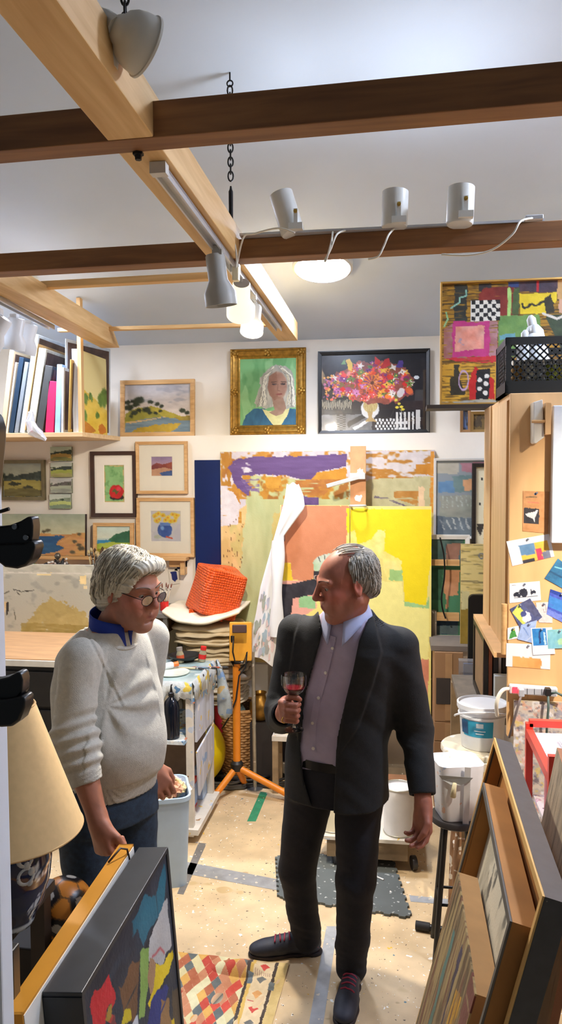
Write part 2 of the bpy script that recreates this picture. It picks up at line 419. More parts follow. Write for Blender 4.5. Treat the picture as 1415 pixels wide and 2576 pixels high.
timber('ceiling_beam', 'short pale timber over the canvas rack with three white spotlights beneath', (-1.60, 1.6, BZ + .002), (-1.81, 4.78, BZ + .002), .12, .11, oak, cut=.16)
rail_m = WOOD('timber_strip', (206, 160, 100), (228, 188, 128), 'X')
def rail(label, pa, pb, y, h, d):
    a, b = PY(pa[0], pa[1], y), PY(pb[0], pb[1], y); m = MB(); m.bar(a, b, d, h); o = m.build('timber_rail', rail_m, loc=(a + b) / 2, bevel=.002)
    return tag(o, label, 'rail')
rail('thin pale rail just behind the brown lamp beam, left of the long timber', (-30, 726), (560, 694), 3.6, .032, .05)
rail('thin pale rail low in front of the back wall, ending at the upright post', (148, 831), (722, 815), 4.58, .022, .04)
a, b = PY(206, 1094, 4.55), PY(206, 744, 4.55)
tag(MB().bb((a.x - .012, 4.53, a.z), (a.x + .012, 4.57, CEIL(4.55))).build('rack_post', WOOD('timber_post', (204, 160, 102), (224, 184, 126), 'Z'), loc=a), 'thin pale upright post in front of the canvas rack', 'post')

# chains
iron = M('black_iron', (34, 32, 32), .5, .6, var=.3)
def chain(label, x, y, z0, z1, tb0, tb1, link_h=.036):
    t = thing('hanging_chain', label, 'chain', (x, y, z0))
    hk = MB(); hk.tube([(x, y, z1 + .0), (x, y, z1 - .03)], .003, 8); hk.torus((x, y, z1 - .04), (0, 1, 0), .011, .0028, 14, 6); hk.build('eye_hook', iron, t, smooth=True)
    m = MB(); z = z1 - .05; i = 0
    while z - link_h > tb1 - .01:
        ax = (1, .2, 0) if i % 2 else (.2, -1, 0)
        m.torus((x, y, z - link_h * .42), ax, .0095, .0032, 14, 6, sy=1.9, up=(0, 0, 1)); z -= link_h * .72; i += 1
    m.build('links', iron, t, smooth=True)
    b = MB(); b.lathe([(.003, z0 - tb0), (.003, 0), (.008, .004), (.0085, tb1 - tb0 - .02), (.005, tb1 - tb0 - .012), (.003, tb1 - tb0)], (x, y, tb0), n=10); b.build('turnbuckle', iron, t, smooth=True)
    return t
ch = PZ(348, 384, BZ)
zc = lambda py, y: 2 + (1185 - py) * y / 1950
chain('black chain dropping to the crossing of the two nearest timbers', -.655, 1.865, BZ + .09, CEIL(1.865), zc(240, 1.865), zc(158, 1.865))
chain('black chain in front of the plain ceiling, dropping to the lamp track timber', -.615, 2.89, BZ + .09, CEIL(2.89), zc(560, 2.89), zc(468, 2.89))
tag(MB().lathe([(.014, 0), (.014, -.006), (.009, -.007), (.008, -.018), (0, -.018)], (ch.x, ch.y, BZ), n=6).build('bolt_head', iron, loc=ch), 'black bolt head under the nearest cross beam', 'bolt')

# dome lights on the ceiling
lampwhite = M('lamp_enamel', (212, 212, 206), .4, var=.04)
glow_cool = GLOW('dome_glow', (218, 230, 255), DOME_POWER)
glow_strong = GLOW('dome_glow_bench', (214, 228, 255), DOME_POWER * 1.7)
def dome(label, x, y, glow=None):
    c = Vector((x, y, CEIL(y))); t = thing('ceiling_dome_light', label, 'ceiling light', c)
    MB().lathe([(.146, .0), (.165, .0), (.165, .03), (.152, .036), (.148, .03)], c, CN, n=40).build('rim', lampwhite, t, smooth=True)
    MB().lathe([(.148, .004), (.146, .022), (.12, .04), (.07, .053), (.0001, .058)], c, CN, n=40).build('diffuser', glow or glow_cool, t, smooth=True, label='glowing cool white diffuser')
    return t
dome('lit round ceiling light showing below the beam with the can lamps', -.402, 4.27)
dome('lit round ceiling light at the far left above the canvas rack', -2.22, 4.26)
dome('round ceiling light over the workbench beyond the frame', 1.30, 2.70, glow_strong)

# track lamps
alu = M('track_aluminium', (206, 208, 212), .35, .5, var=.05)
bulb_warm = GLOW('bulb_warm', (255, 232, 196), 16.0)
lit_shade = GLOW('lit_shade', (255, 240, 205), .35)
bulb_off = M('bulb_off', (190, 190, 186), .2)
def track(label, a, b, w=.034, h=.022):
    a, b = Vector(a), Vector(b); t = thing('lamp_track', label, 'lamp track', (a + b) / 2)
    d = (b - a).normalized(); sd = d.cross(Vector((0, 0, 1))).normalized()
    m = MB(); m.bar(a, b, w, h * .35); m.bar(a + sd * w * .42 - Vector((0, 0, h * .4)), b + sd * w * .42 - Vector((0, 0, h * .4)), w * .16, h); m.bar(a - sd * w * .42 - Vector((0, 0, h * .4)), b - sd * w * .42 - Vector((0, 0, h * .4)), w * .16, h)
    m.build('channel', alu, t)
    MB().box(a - d * .012 - Vector((0, 0, h * .3)), (w * 1.25, .03, h * 1.3)).build('end_cap', M('end_cap_white', (214, 214, 210), .5), t)
    return t
def flare_lamp(label, top, base, axis, L=.19, r0=.033, r1=.056, lit=0, group='track spotlights with flared shades', enamel=None, glow=False, cone=105):
    """bell shaped spotlight: base = centre of the closed end, axis = direction it shines"""
    base = Vector(base); ax = Vector(axis).normalized(); top = Vector(top)
    t = thing('track_spotlight', label, 'spotlight', top, group=group)
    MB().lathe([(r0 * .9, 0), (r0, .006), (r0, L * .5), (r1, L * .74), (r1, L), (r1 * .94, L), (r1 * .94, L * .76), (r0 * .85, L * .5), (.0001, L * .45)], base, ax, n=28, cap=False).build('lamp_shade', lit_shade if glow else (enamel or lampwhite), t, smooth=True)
    MB().lathe([(.0001, 0), (r0 * .9, 0)], base, ax, n=28, cap=False).build('back_cap', enamel or lampwhite, t)
    m = MB(); m.lathe([(.0001, L * .97), (r1 * .6, L * .95), (r1 * .85, L * .88), (r1 * .6, L * .72), (.02, L * .55)], base, ax, n=20, cap=False); m.build('bulb', bulb_warm if lit else bulb_off, t, smooth=True)
    m = MB(); mid = base + ax * L * .2
    m.box(top - Vector((0, 0, .012)), (.034, .03, .03)); m.tube([top - Vector((0, 0, .02)), (top + mid) / 2 + Vector((.012, 0, 0)), mid], .006, 8); m.build('swivel_arm', enamel or lampwhite, t, smooth=True)
    if lit:
        ld = bpy.data.lights.new('spot_beam', 'SPOT'); ld.energy = lit; ld.color = (1.0, .88, .72); ld.spot_size = R(cone); ld.spot_blend = .7; ld.shadow_soft_size = .045
        lo = bpy.data.objects.new('spot_beam', ld); C.objects.link(lo); lo.parent = t; lo.location = base + ax * (L + .01) - top
        lo.rotation_euler = ax.to_track_quat('-Z', 'Y').to_euler()
    return t
ta, tb = PZ(404, 424, 2.783), PZ(702, 824, 2.783)
track('white lamp track screwed under the long pale timber', ta, tb)
grey_enamel = M('lamp_grey', (176, 176, 170), .45, var=.05)
h1 = PZ(548, 622, 2.775); h2 = PZ(592, 668, 2.775); h3 = PZ(636, 738, 2.775)
flare_lamp('unlit grey flared spotlight, nearest on the track under the long timber', h1, PY(541, 640, h1.y + .01), (.10, .12, -1), L=.175, r0=.034, r1=.056, enamel=grey_enamel)
flare_lamp('glowing cream spotlight in the middle of the track under the long timber', h2, PY(608, 712, h2.y + .03), (-.16, .68, -.62), L=.15, r0=.034, r1=.056, lit=SPOT_POWER * .8, glow=True)
flare_lamp('lit spotlight with bright open mouth, farthest on the long timber track', h3, PY(640, 772, h3.y), (-.02, -.45, -1), L=.13, r0=.034, r1=.05, lit=SPOT_POWER)
h4 = Vector((1.15, 1.79, BZ)); flare_lamp('lit spotlight under the nearest cross beam beyond the right of the frame', h4, h4 + Vector((0, .03, -.05)), (.02, 1.0, -.98), L=.15, r0=.034, r1=.056, lit=SPOT_POWER * 1.5, cone=74)  # unseen lamp put here to light the pin board
ta2, tb2 = PZ(-160, 690, 2.785), PZ(130, 820, 2.785)
track('white lamp track under the short timber above the canvas rack', ta2 + Vector((.07, 0, 0)), tb2)
for lab, tp, bs, ax in (('white spotlight at the far left of the track above the canvas rack', (-4, 778), (12, 800), (-.5, 0, -.7)),
                        ('white spotlight in the middle of the three above the canvas rack', (36, 792), (42, 800), (-.25, .1, -1)),
                        ('white spotlight on the right of the three above the canvas rack', (74, 808), (76, 815), (-.35, .1, -1))):
    h = PZ(tp[0], tp[1], 2.77); flare_lamp(lab, h, PY(bs[0], bs[1], h.y), ax, L=.15, r0=.04, r1=.062, enamel=M('lamp_white', (224, 226, 228), .4, var=.03))
# strip with the can lamps on the second cross beam
def can_lamp(label, px0, px1, py0, py1, y, tilt):
    a, b = PY((px0 + px1) / 2, py1, y), PY((px0 + px1) / 2, py0, y); r = (PY(px1, py0, y).x - PY(px0, py0, y).x) / 2; L = b.z - a.z
    t = thing('can_spotlight', label, 'spotlight', (a.x, y, 2.87), group='upturned can lamps on the brown beam')
    ax = Vector((sin(tilt), .05, cos(tilt))); c = a
    MB().lathe([(.0001, 0), (r * .92, 0), (r, .006), (r, L), (r * .93, L), (r * .93, L * .3), (.0001, L * .28)], c, ax, n=32, cap=False).build('can', lampwhite, t, smooth=True)
    m = MB(); s = Vector((r * .35, -r * 1.08, 0)); m.box(Vector((a.x + s.x, y + s.y, 2.90)), (.014, .006, .07)); m.box(Vector((a.x + s.x, y + s.y * .9, 2.873)), (.05, .03, .022)); m.build('bracket', lampwhite, t)
    ld = bpy.data.lights.new('can_fill_light', 'SPOT'); ld.energy = CAN_FILL; ld.color = (.88, .93, 1); ld.spot_size = R(150); ld.spot_blend = 1; ld.shadow_soft_size = r * .7  # uplight added inside the unlit cans to lift the ceiling
    lo = bpy.data.objects.new('can_fill_light', ld); C.objects.link(lo); lo.parent = t; lo.location = c + ax * L * .8 - Vector(t.location); lo.rotation_euler = ax.to_track_quat('-Z', 'Y').to_euler()
    MB().lathe([(.007, 0), (.007, .008), (0, .009)], (a.x + s.x, y + s.y, 2.925), (0, -1, 0), n=10).build('knob', M('brass_knob', (210, 170, 80), .3, .9), t)
    return t
can_lamp('can lamp tilted to the left, first of the three on the brown beam', 708, 768, 480, 588, 2.84, -.30)
can_lamp('upright can lamp with a bright brass knob on the brown beam', 959, 1026, 482, 572, 2.83, .03)
can_lamp('upright can lamp farthest to the right on the brown beam', 1123, 1192, 471, 566, 2.81, .04)
a, b = PZ(606, 596, 2.864), PZ(1372, 553, 2.864)
tag(MB().bar((a.x, a.y - .0, 2.866), (b.x, b.y + .03, 2.866), .05, .008).build('lamp_strip', alu, loc=a), 'flat grey metal strip along the top of the brown lamp beam', 'lamp track')
cord_w = M('white_cord', (224, 220, 206), .5, var=.04)
def cord(name, label, pts, y, r=.0035, mat=None, cat='cord', sub=5):
    P = [PY(q[0], q[1], q[2] if len(q) > 2 else y) for q in pts]; out = []
    for i in range(len(P) - 1):                              # Catmull-Rom through the points
        p0, p1, p2, p3 = P[max(i - 1, 0)], P[i], P[i + 1], P[min(i + 2, len(P) - 1)]
        for k in range(sub):
            t = k / sub; out.append(.5 * ((2 * p1) + (p2 - p0) * t + (2 * p0 - 5 * p1 + 4 * p2 - p3) * t * t + (3 * p1 - p0 - 3 * p2 + p3) * t ** 3))
    out.append(P[-1]); o = MB().tube(out, r, 7).build(name, mat or cord_w, loc=P[0], smooth='all'); return tag(o, label, cat)
def fy(px): return 2.895 - .13 * px / 1415 - .068
cord('lamp_cable', 'white cord hanging by the chain end down to the plug on the track', [(572, 578, 2.87), (590, 612, 2.8), (596, 655, 2.8), (592, 690, 2.82), (612, 600, 2.8), (640, 588, 2.8), (700, 574, 2.79), (742, 586, 2.77)], 2.8)
cord('lamp_cable', 'pair of white cord loops over the brown beam above the round light', [(838, 583, 2.84), (834, 610, 2.74), (822, 652, 2.74), (818, 655, 2.75), (832, 628, 2.735), (848, 590, 2.75), (870, 580, 2.84)], 2.75)
cord('lamp_cable', 'white cord loop over the brown beam between the two right can lamps', [(992, 576, 2.84), (978, 592, 2.74), (966, 620, 2.73), (952, 645, 2.73), (928, 652, 2.75)], 2.75)
cord('lamp_cable', 'long white cord sagging across the right end of the brown beam', [(1350, 548, 2.8), (1312, 556, 2.72), (1290, 590, 2.71), (1240, 628, 2.72), (1180, 642, 2.73), (1112, 640, 2.76)], 2.72)
MBx = MB(); q = PY(594, 690, 2.82); MBx.box(q, (.024, .03, .05)); tag(MBx.build('cable_plug', M('plug_cream', (236, 226, 190), .5), loc=q, bevel=.004), 'cream plug where the white cord meets the lamp track', 'plug')
q = PY(1344, 549, 2.79); tag(MB().box(q, (.06, .03, .016)).build('cable_plug', alu, loc=q, bevel=.003), 'small grey connector box at the right end of the lamp strip', 'connector')
# white flood lamp beside the nearest timber
q = PY(334, 96, 1.55); t = thing('flood_lamp', 'white bowl shaped flood lamp clamped beside the nearest pale timber', 'lamp', q)
ax = Vector((.66, .72, -.26)).normalized(); bs = q - ax * .035
MB().lathe([(.0001, -.012), (.02, -.009), (.028, .0), (.031, .006), (.042, .012), (.051, .025), (.057, .042), (.06, .062), (.063, .063), (.063, .068), (.056, .066), (.042, .024), (.0001, .008)], bs, ax, n=36, cap=False).build('bowl_shade', M('lamp_offwhite', (206, 204, 196), .4, var=.05), t, smooth=True)
q2 = PY(272, 100, 1.56); q3 = PY(240, 40, 1.56)
MB().lathe([(.024, -.055), (.026, 0), (.026, .03), (.02, .034)], q2, (.1, 0, 1), n=20).build('lamp_holder', M('lamp_offwhite'), t, smooth=True)
m = MB(); m.tube([q3 + Vector((-.004, 0, .012)), q3 + Vector((.012, 0, .002)), (q3 + bs) / 2 + Vector((0, 0, .01)), bs], [.012, .013, .014, .02], 10); m.sphere(q3, .014); m.build('gooseneck', M('lamp_offwhite'), t, smooth=True)
m = MB(); m.box(q2 + Vector((-.03, 0, -.03)), (.05, .04, .02)); m.build('clamp', M('lamp_offwhite'), t)
# pictures on the back wall
maple = WOOD('frame_maple', (196, 150, 96), (220, 178, 122), 'X', scale=14)
darkfr = M('frame_dark', (62, 38, 26), .45, var=.25)
gold = M('frame_gold', (176, 132, 52), .38, .55, var=.35, scale=40, bump=.5, bscale=90)
blackfr = M('frame_black', (26, 26, 27), .35, var=.2)
oliv = M('frame_olive', (116, 106, 74), .5, .2, var=.2)
WY = LEDGE_Y - .004
K = lambda px, y: px * y / 1950.0
def rest(t, z=LEDGE_Z): t.location.z = z; return t
# landscape on the ledge
a = Art((316, 960, 482, 1086), (190, 184, 180), seed=2)
a.grad(955, 1050, (170, 168, 172), (222, 206, 192), tex=.06).blot((150, 150, 158), .56, 40, 14, .6, (300, 955, 500, 1010))
a.poly([(316, 1050), (345, 1030), (385, 1016), (420, 1030), (482, 1052), (482, 1066), (316, 1072)], (196, 178, 66), var=(150, 140, 50))
a.poly([(316, 1036), (350, 1020), (392, 1030), (412, 1044), (360, 1058), (316, 1056)], (120, 122, 50), var=(170, 160, 60))
for (x, y, r) in ((322, 1006, 9), (338, 1004, 8), (352, 1001, 14), (344, 1012, 10), (382, 1006, 8), (398, 1012, 7), (410, 1018, 6), (326, 1020, 12), (340, 1034, 10), (352, 1028, 8), (370, 1026, 11), (380, 1034, 7), (394, 1036, 6), (406, 1030, 5), (462, 1030, 9), (474, 1036, 7), (332, 1044, 6)):
    a.ell(x, y, r * 1.15, r * .8, (58, 66, 40), soft=.4, var=(34, 42, 30), warp=3)
a.poly([(316, 1060), (360, 1052), (410, 1046), (440, 1050), (482, 1056), (482, 1086), (316, 1086)], (92, 112, 122), dry=.0, var=(140, 160, 170), tsx=30, tsy=4)
a.poly([(360, 1054), (316, 1058), (330, 1062), (390, 1052), (430, 1044)], (214, 178, 126), warp=1)
a.poly([(440, 1048), (482, 1042), (482, 1056), (455, 1056)], (182, 158, 50), var=(120, 100, 40))
a.poly([(330, 1086), (356, 1074), (400, 1066), (460, 1064), (450, 1074), (430, 1086)], (206, 172, 48), var=(160, 130, 40), warp=4)
rest(picture('framed_painting', 'oak framed landscape of tree dotted hills above a grey river, standing on the ledge', 'painting', (306, 949, 490, 1095), 5.21, a, K(11, 5.2), .03, maple, lean=R(2.5)))
# portrait
a = Art((606, 894, 748, 1070), (128, 188, 124), seed=4, step=1.15)
a.blot((104, 166, 104), .5, 30, 60, .7).blot((164, 212, 150), .6, 20, 50, .6)
def pp(pts): return [(450 + x / 2.83, 560 + y / 2.83) for x, y in pts]
a.poly(pp([(620, 1320), (545, 1270), (580, 1160), (590, 1080), (640, 1020), (700, 990), (770, 1005), (820, 1060), (840, 1180), (845, 1310), (770, 1330), (700, 1300)]), (214, 208, 186), warp=4, var=(150, 150, 140), tsx=4, tsy=18)
a.poly(pp([(455, 1445), (480, 1370), (540, 1320), (620, 1320), (650, 1360), (760, 1370), (800, 1320), (845, 1330), (845, 1460), (455, 1460)]), (46, 110, 142), var=(30, 80, 110), tsx=10, tsy=20)
a.poly(pp([(600, 1320), (640, 1390), (690, 1450), (735, 1450), (780, 1380), (800, 1320), (760, 1330), (650, 1340)]), (222, 216, 150), warp=1.5)
a.poly(pp([(670, 1240), (690, 1330), (650, 1350), (700, 1375), (750, 1360), (775, 1320), (752, 1240)]), (164, 130, 108), warp=1)
a.ell(450 + 712 / 2.83, 560 + 1150 / 2.83, 26, 40, (196, 152, 126), soft=.15, var=(166, 124, 104))
a.poly(pp([(640, 1160), (650, 1080), (700, 1045), (720, 1150), (712, 1240), (690, 1260), (655, 1220)]), (150, 104, 82), warp=2, alpha=.7)
a.ell(450 + 690 / 2.83, 560 + 1138 / 2.83, 7, 2.6, (62, 52, 52)).ell(450 + 750 / 2.83, 560 + 1138 / 2.83, 7, 2.6, (62, 52, 52))
a.line(pp([(668, 1122), (706, 1120)]), 2, (84, 66, 54)).line(pp([(736, 1120), (775, 1124)]), 2, (84, 66, 54))
a.line(pp([(716, 1140), (712, 1185), (728, 1190)]), 2.5, (120, 84, 70)).ell(450 + 722 / 2.83, 560 + 1214 / 2.83, 9, 2.6, (140, 66, 58)).ell(450 + 722 / 2.83, 560 + 1242 / 2.83, 11, 4, (170, 130, 106), soft=.5)
for k in range(26):
    L_ = k % 2; q_ = k / 26; a.line(pp([(690 - 20 * q_, 1004 + 26 * q_), (640 - 40 * q_, 1080), (622 - 30 * q_, 1180), (640 - 90 * q_, 1290 + 20 * q_)] if L_ else [(720 + 30 * q_, 1000 + 20 * q_), (786 + 30 * q_, 1080), (796 + 34 * q_, 1190), (780 + 60 * q_, 1300)]), 1.6, random.choice([(240, 236, 216), (172, 166, 148), (226, 214, 170), (130, 124, 112)]), warp=3)
a.ell(450 + 715 / 2.83, 560 + 1165 / 2.83, 17, 28, (190, 146, 122), soft=.6, alpha=.5)
lip = [(0, 0), (0, -.022), (.006, -.03), (.014, -.026), (.022, -.036), (.034, -.03), (.046, -.022), (.052, -.026), (.06, -.016), (.068, -.012), (.068, 0)]
t = rest(picture('framed_painting', 'ornate gold framed portrait of a white haired woman in blue on green', 'painting', (581, 869, 770, 1092), 5.21, a, .068, .03, gold, lean=R(2.5), lip=lip))
m = MB()
fr = [c for c in t.children if c.name.startswith('frame')][0]
w2 = max(v.co.x for v in fr.data.vertices); hh = max(v.co.z for v in fr.data.vertices)
for x, z in ((-w2 + .034, .034), (w2 - .034, .034), (-w2 + .034, hh - .034), (w2 - .034, hh - .034), (0, .03), (0, hh - .03), (-w2 + .03, hh / 2), (w2 - .03, hh / 2)):
    m = MB()
    for k in range(5): m.sphere((x + .018 * cos(k * 1.257), -.03, z + .018 * sin(k * 1.257)), .011, 8, 6, (1, .6, 1))
    m.sphere((x, -.032, z), .014, 8, 6); m.build('corner_ornament', gold, t, local=True, smooth='all')
# flower collage
a = Art((812, 882, 1075, 1082), (30, 28, 34), seed=6, step=1.3)
a.blot((52, 46, 52), .55, 50, 50, .7).rect(985, 900, 1076, 1060, (40, 36, 40), alpha=.5)
def q5(x, y): return (915 + x / 2.83, 640 + y / 2.83)
def q4(x, y): return (450 + x / 2.83, 560 + y / 2.83)
a.rect(812, 1000, 890, 1035, (58, 56, 52), warp=1)
for k in range(22): a.line([(814 + k * 3.5, 1000 + (k * 7) % 9), (815 + k * 3.4, 1018 + (k * 5) % 9)], 1.4, (206, 196, 168), warp=1)
a.rect(812, 1040, 940, 1082, (150, 150, 150), var=(90, 90, 92), warp=2)
for i in range(7):
    for j in range(3): a.rect(850 + j * 8, 1040 + i * 6 + (j % 2) * 3, 858 + j * 8, 1043 + i * 6 + (j % 2) * 3, (20, 20, 20), warp=.3)
a.poly([(876, 1060), (925, 1036), (932, 1044), (880, 1075)], (40, 40, 42)).poly([(890, 1076), (940, 1046), (945, 1052), (898, 1082)], (224, 224, 220))
for i in range(9):
    for j in range(4): a.rect(948 + i * 9 + (j % 2) * 4, 1052 + j * 8, 953 + i * 9 + (j % 2) * 4, 1059 + j * 8, (226, 226, 222), warp=.6)
for i in range(6): a.rect(1000 + i * 10, 1036, 1005 + i * 10, 1082, (228, 226, 220), warp=.6)
a.rect(1050, 1030, 1060, 1080, (220, 218, 212)).line([(1010, 1028), (1030, 1060), (1050, 1056)], 1, (180, 170, 150))
a.ell(935, 1026, 24, 26, (224, 222, 216), warp=2).ell(936, 1018, 19, 18, (168, 142, 84), warp=1, var=(206, 184, 120))
for k in range(8): a.line([(920 + k * 4.5, 1006), (924 + k * 3.4, 1032)], 1, (226, 208, 150))
a.poly([(930, 1034), (942, 1034), (940, 1048), (952, 1060), (922, 1060), (932, 1048)], (190, 160, 104))
cols = [(222, 110, 48), (236, 146, 60), (170, 96, 160), (206, 60, 56), (240, 190, 70), (214, 130, 180), (130, 60, 130), (228, 96, 90), (90, 130, 70), (200, 90, 60), (236, 226, 214), (120, 140, 70), (188, 70, 110)]
rr = random.Random(11)
a.poly([(834, 960), (850, 930), (880, 915), (910, 900), (940, 905), (980, 900), (1020, 920), (1044, 950), (1040, 990), (1000, 1010), (940, 1012), (890, 1000), (850, 985)], (120, 60, 60), warp=8, var=(180, 100, 70))
for k in range(190):
    an = rr.uniform(0, 2 * PI); rd = sqrt(rr.random()); x = 938 + 104 * rd * cos(an); y = 952 + 48 * rd * sin(an) + abs(x - 938) * .12
    c = rr.choice(cols); n = rr.choice([4, 5, 6]); s0 = rr.uniform(6, 11)
    if k % 3 == 0:
        a.ell(x, y, s0, s0 * .8, c, warp=3, soft=.3, var=(min(255, c[0] + 30), c[1] // 2, c[2] // 2))
    else:
        p_ = rr.uniform(0, 3)
        a.poly([(x + s0 * (1.25 if i % 2 else .55) * cos(p_ + i * PI / n), y + s0 * (1.1 if i % 2 else .5) * sin(p_ + i * PI / n)) for i in range(2 * n)], c, warp=1)
        a.ell(x, y, 1.8, 1.8, rr.choice([(60, 30, 20), (250, 220, 90), (250, 240, 230)]))
a.poly([q4(1200, 950), q4(1215, 1020), q4(1240, 1035), q4(1250, 990), q4(1225, 945)], (236, 196, 46)).poly([q4(1165, 985), q4(1190, 945), q4(1200, 985)], (110, 160, 80)).poly([q5(90, 700), q5(130, 740), q5(120, 770), q5(90, 760)], (206, 40, 40))
a.poly([q5(130, 780), q5(160, 730), q5(190, 720), q5(200, 770), q5(150, 800)], (200, 44, 44)).poly([q5(235, 790), q5(260, 740), q5(290, 735), q5(290, 790)], (84, 60, 140)).ell(*q5(385, 866), 7, 5, (222, 226, 226))
for k in range(12):
    x, y = q5(70, 900); an = k * PI / 6; a.poly([(x, y), (x + 22 * cos(an - .14), y + 20 * sin(an - .14)), (x + 26 * cos(an), y + 24 * sin(an)), (x + 22 * cos(an + .14), y + 20 * sin(an + .14))], (226, 126, 52), warp=.6)
a.ell(*q5(72, 900), 5, 5, (110, 60, 40))
for (x, y) in ((240, 1030), (262, 1060), (280, 1080), (290, 1100), (250, 1085)): a.ell(*q5(x, y), 4.5, 3.4, (226, 206, 70), warp=2)
for (x, y) in ((280, 965), (268, 985)): a.ell(*q5(x, y), 8, 10, (214, 204, 200), warp=2)
a.ell(*q5(335, 965), 9, 9, (226, 110, 60), warp=2)
for k in range(60):
    a.ell(rr.uniform(818, 860), rr.uniform(930, 1000), rr.uniform(2, 5), rr.uniform(2, 4), rr.choice([(206, 120, 150), (226, 110, 80), (150, 90, 150), (236, 170, 90)]), warp=2)
t = rest(picture('framed_picture', 'black framed collage of a bright flower bouquet in a footed vase', 'picture', (801, 873, 1083, 1090), 5.21, a, K(9, 5.2), .03, blackfr, lean=R(2.5), glass=True, pmat=PAINT('glossy_print', .3, .02, coat=.3)))
# abstract on the right, standing on the cabinet top
a = Art((1114, 700, 1440, 1002), (176, 132, 30), seed=8, step=2.0)
def q(x, y): return (915 + x / 2.83, 640 + y / 2.83)
a.blot((120, 84, 20), .5, 40, 4, .8).blot((60, 48, 20), .58, 50, 3, .8)
a.poly([q(650, 170), q(745, 170), q(740, 440), q(655, 450)], (48, 50, 42), warp=4, dry=.25).poly([q(825, 170), q(915, 170), q(910, 230), q(830, 230)], (52, 46, 50), dry=.2)
a.poly([q(1020, 160), q(1415, 150), q(1415, 260), q(1110, 240)], (52, 50, 70), var=(90, 60, 70)).poly([q(1040, 160), q(1110, 165), q(1110, 210), q(1040, 200)], (50, 70, 130))
a.poly([q(825, 250), q(860, 205), q(1010, 200), q(1080, 205), q(1080, 400), q(985, 440), q(970, 300), q(830, 290)], (160, 50, 36), dry=.15, var=(120, 40, 30))
a.poly([q(1075, 215), q(1115, 215), q(1110, 400), q(1060, 400)], (74, 96, 50), dry=.2)
a.poly([q(640, 450), q(965, 430), q(960, 720), q(580, 700), q(575, 490)], (150, 90, 80), dry=.3, var=(190, 150, 160))
a.poly([q(640, 430), q(770, 445), q(900, 440), q(905, 690), q(640, 690)], (196, 56, 130), warp=4, dry=.1)
a.poly([q(970, 410), q(1250, 405), q(1300, 640), q(1000, 720), q(965, 700)], (126, 166, 84), var=(90, 140, 80), warp=3)
a.poly([q(975, 545), q(1085, 530), q(1090, 570), q(980, 575)], (110, 170, 186), dry=.1)
a.poly([q(662, 472), q(868, 472), q(866, 632), q(690, 652), q(656, 648)], (238, 146, 122), var=(220, 170, 160), tex=.08).blot((150, 150, 190), .58, 9, 9, .6, (915 + 680 / 2.83, 640 + 560 / 2.83, 915 + 750 / 2.83, 640 + 610 / 2.83))
a.rect(*q(770, 290), *q(978, 438), (240, 238, 228), warp=.8)
for i in range(7):
    for j in range(5):
        if (i + j) % 2 == 0: a.rect(*q(774 + i * 29.2, 292 + j * 29), *q(803 + i * 29.2, 320 + j * 29), (22, 20, 22), warp=1.2)
a.line([q(735, 215), q(740, 255), q(690, 268), q(690, 300), q(630, 340)], 4, (150, 206, 186)).line([q(595, 370), q(605, 420), q(580, 470)], 4, (150, 206, 150)).line([q(1042, 220), q(1046, 300), q(1042, 400)], 9, (178, 224, 130))
a.poly([q(1115, 255), q(1380, 255), q(1380, 310), q(1300, 400), q(1120, 400)], (240, 214, 40), warp=2)
a.line([q(1132, 330), q(1150, 362), q(1200, 330), q(1230, 345), q(1300, 310), q(1350, 330)], 5, (40, 34, 20), warp=3).poly([q(1290, 290), q(1340, 255), q(1345, 300), q(1360, 390), q(1300, 400)], (50, 46, 24), warp=4)
a.poly([q(1380, 160), q(1480, 150), q(1480, 300), q(1380, 300)], (214, 170, 110)).poly([q(1390, 300), q(1480, 300), q(1480, 420), q(1390, 400)], (226, 180, 150)).line([q(1245, 150), q(1240, 240)], 6, (200, 40, 50)).poly([q(1300, 420), q(1480, 400), q(1480, 700), q(1400, 640)], (70, 90, 60), var=(40, 50, 40)).line([q(1280, 400), q(1380, 440), q(1480, 400)], 6, (224, 220, 210))
a.poly([q(575, 700), q(960, 690), q(955, 740), q(700, 730)], (200, 44, 50), dry=.3)
a.poly([q(565, 740), q(965, 735), q(960, 1010), q(565, 1010)], (200, 150, 40), dry=.2, var=(226, 180, 60)).blot((90, 66, 20), .55, 40, 3, .8, (1114, 895, 1250, 1000))
a.poly([q(650, 740), q(690, 740), q(690, 840), q(740, 960), q(630, 970), q(625, 840), q(655, 830)], (52, 46, 26), warp=3)
a.poly([q(760, 870), q(800, 760), q(850, 800), q(935, 850), q(945, 1000), q(765, 995)], (200, 34, 30), warp=3)
a.poly([q(812, 790), q(910, 780), q(905, 1000), q(810, 1000)], (26, 24, 26), warp=2)
for x, y in ((888, 833), (838, 858), (882, 888), (836, 922), (878, 952)): a.ell(*q(x, y), 6.5, 6, (240, 238, 230), warp=1.5)
a.ell(*q(722, 860), 14, 28, (196, 166, 206), ring=.72, warp=1.5)
a.poly([q(565, 1000), q(960, 995), q(960, 1030), q(565, 1030)], (130, 150, 170), dry=.35, var=(220, 200, 160))
ABY = 3.98
def cab_top(): return 2.305
picture('framed_painting', 'large abstract painting with checkerboard, pink square and domino in thin gold frame', 'painting', (1107, 691, 1446, 1012), ABY, a, K(4, 4), .045, M('frame_gilt', (206, 160, 80), .35, .4), lean=R(1.0), lip=[(0, 0), (0, -.045), (.008, -.045), (.008, -.02), (.014, -.02), (.014, 0)])
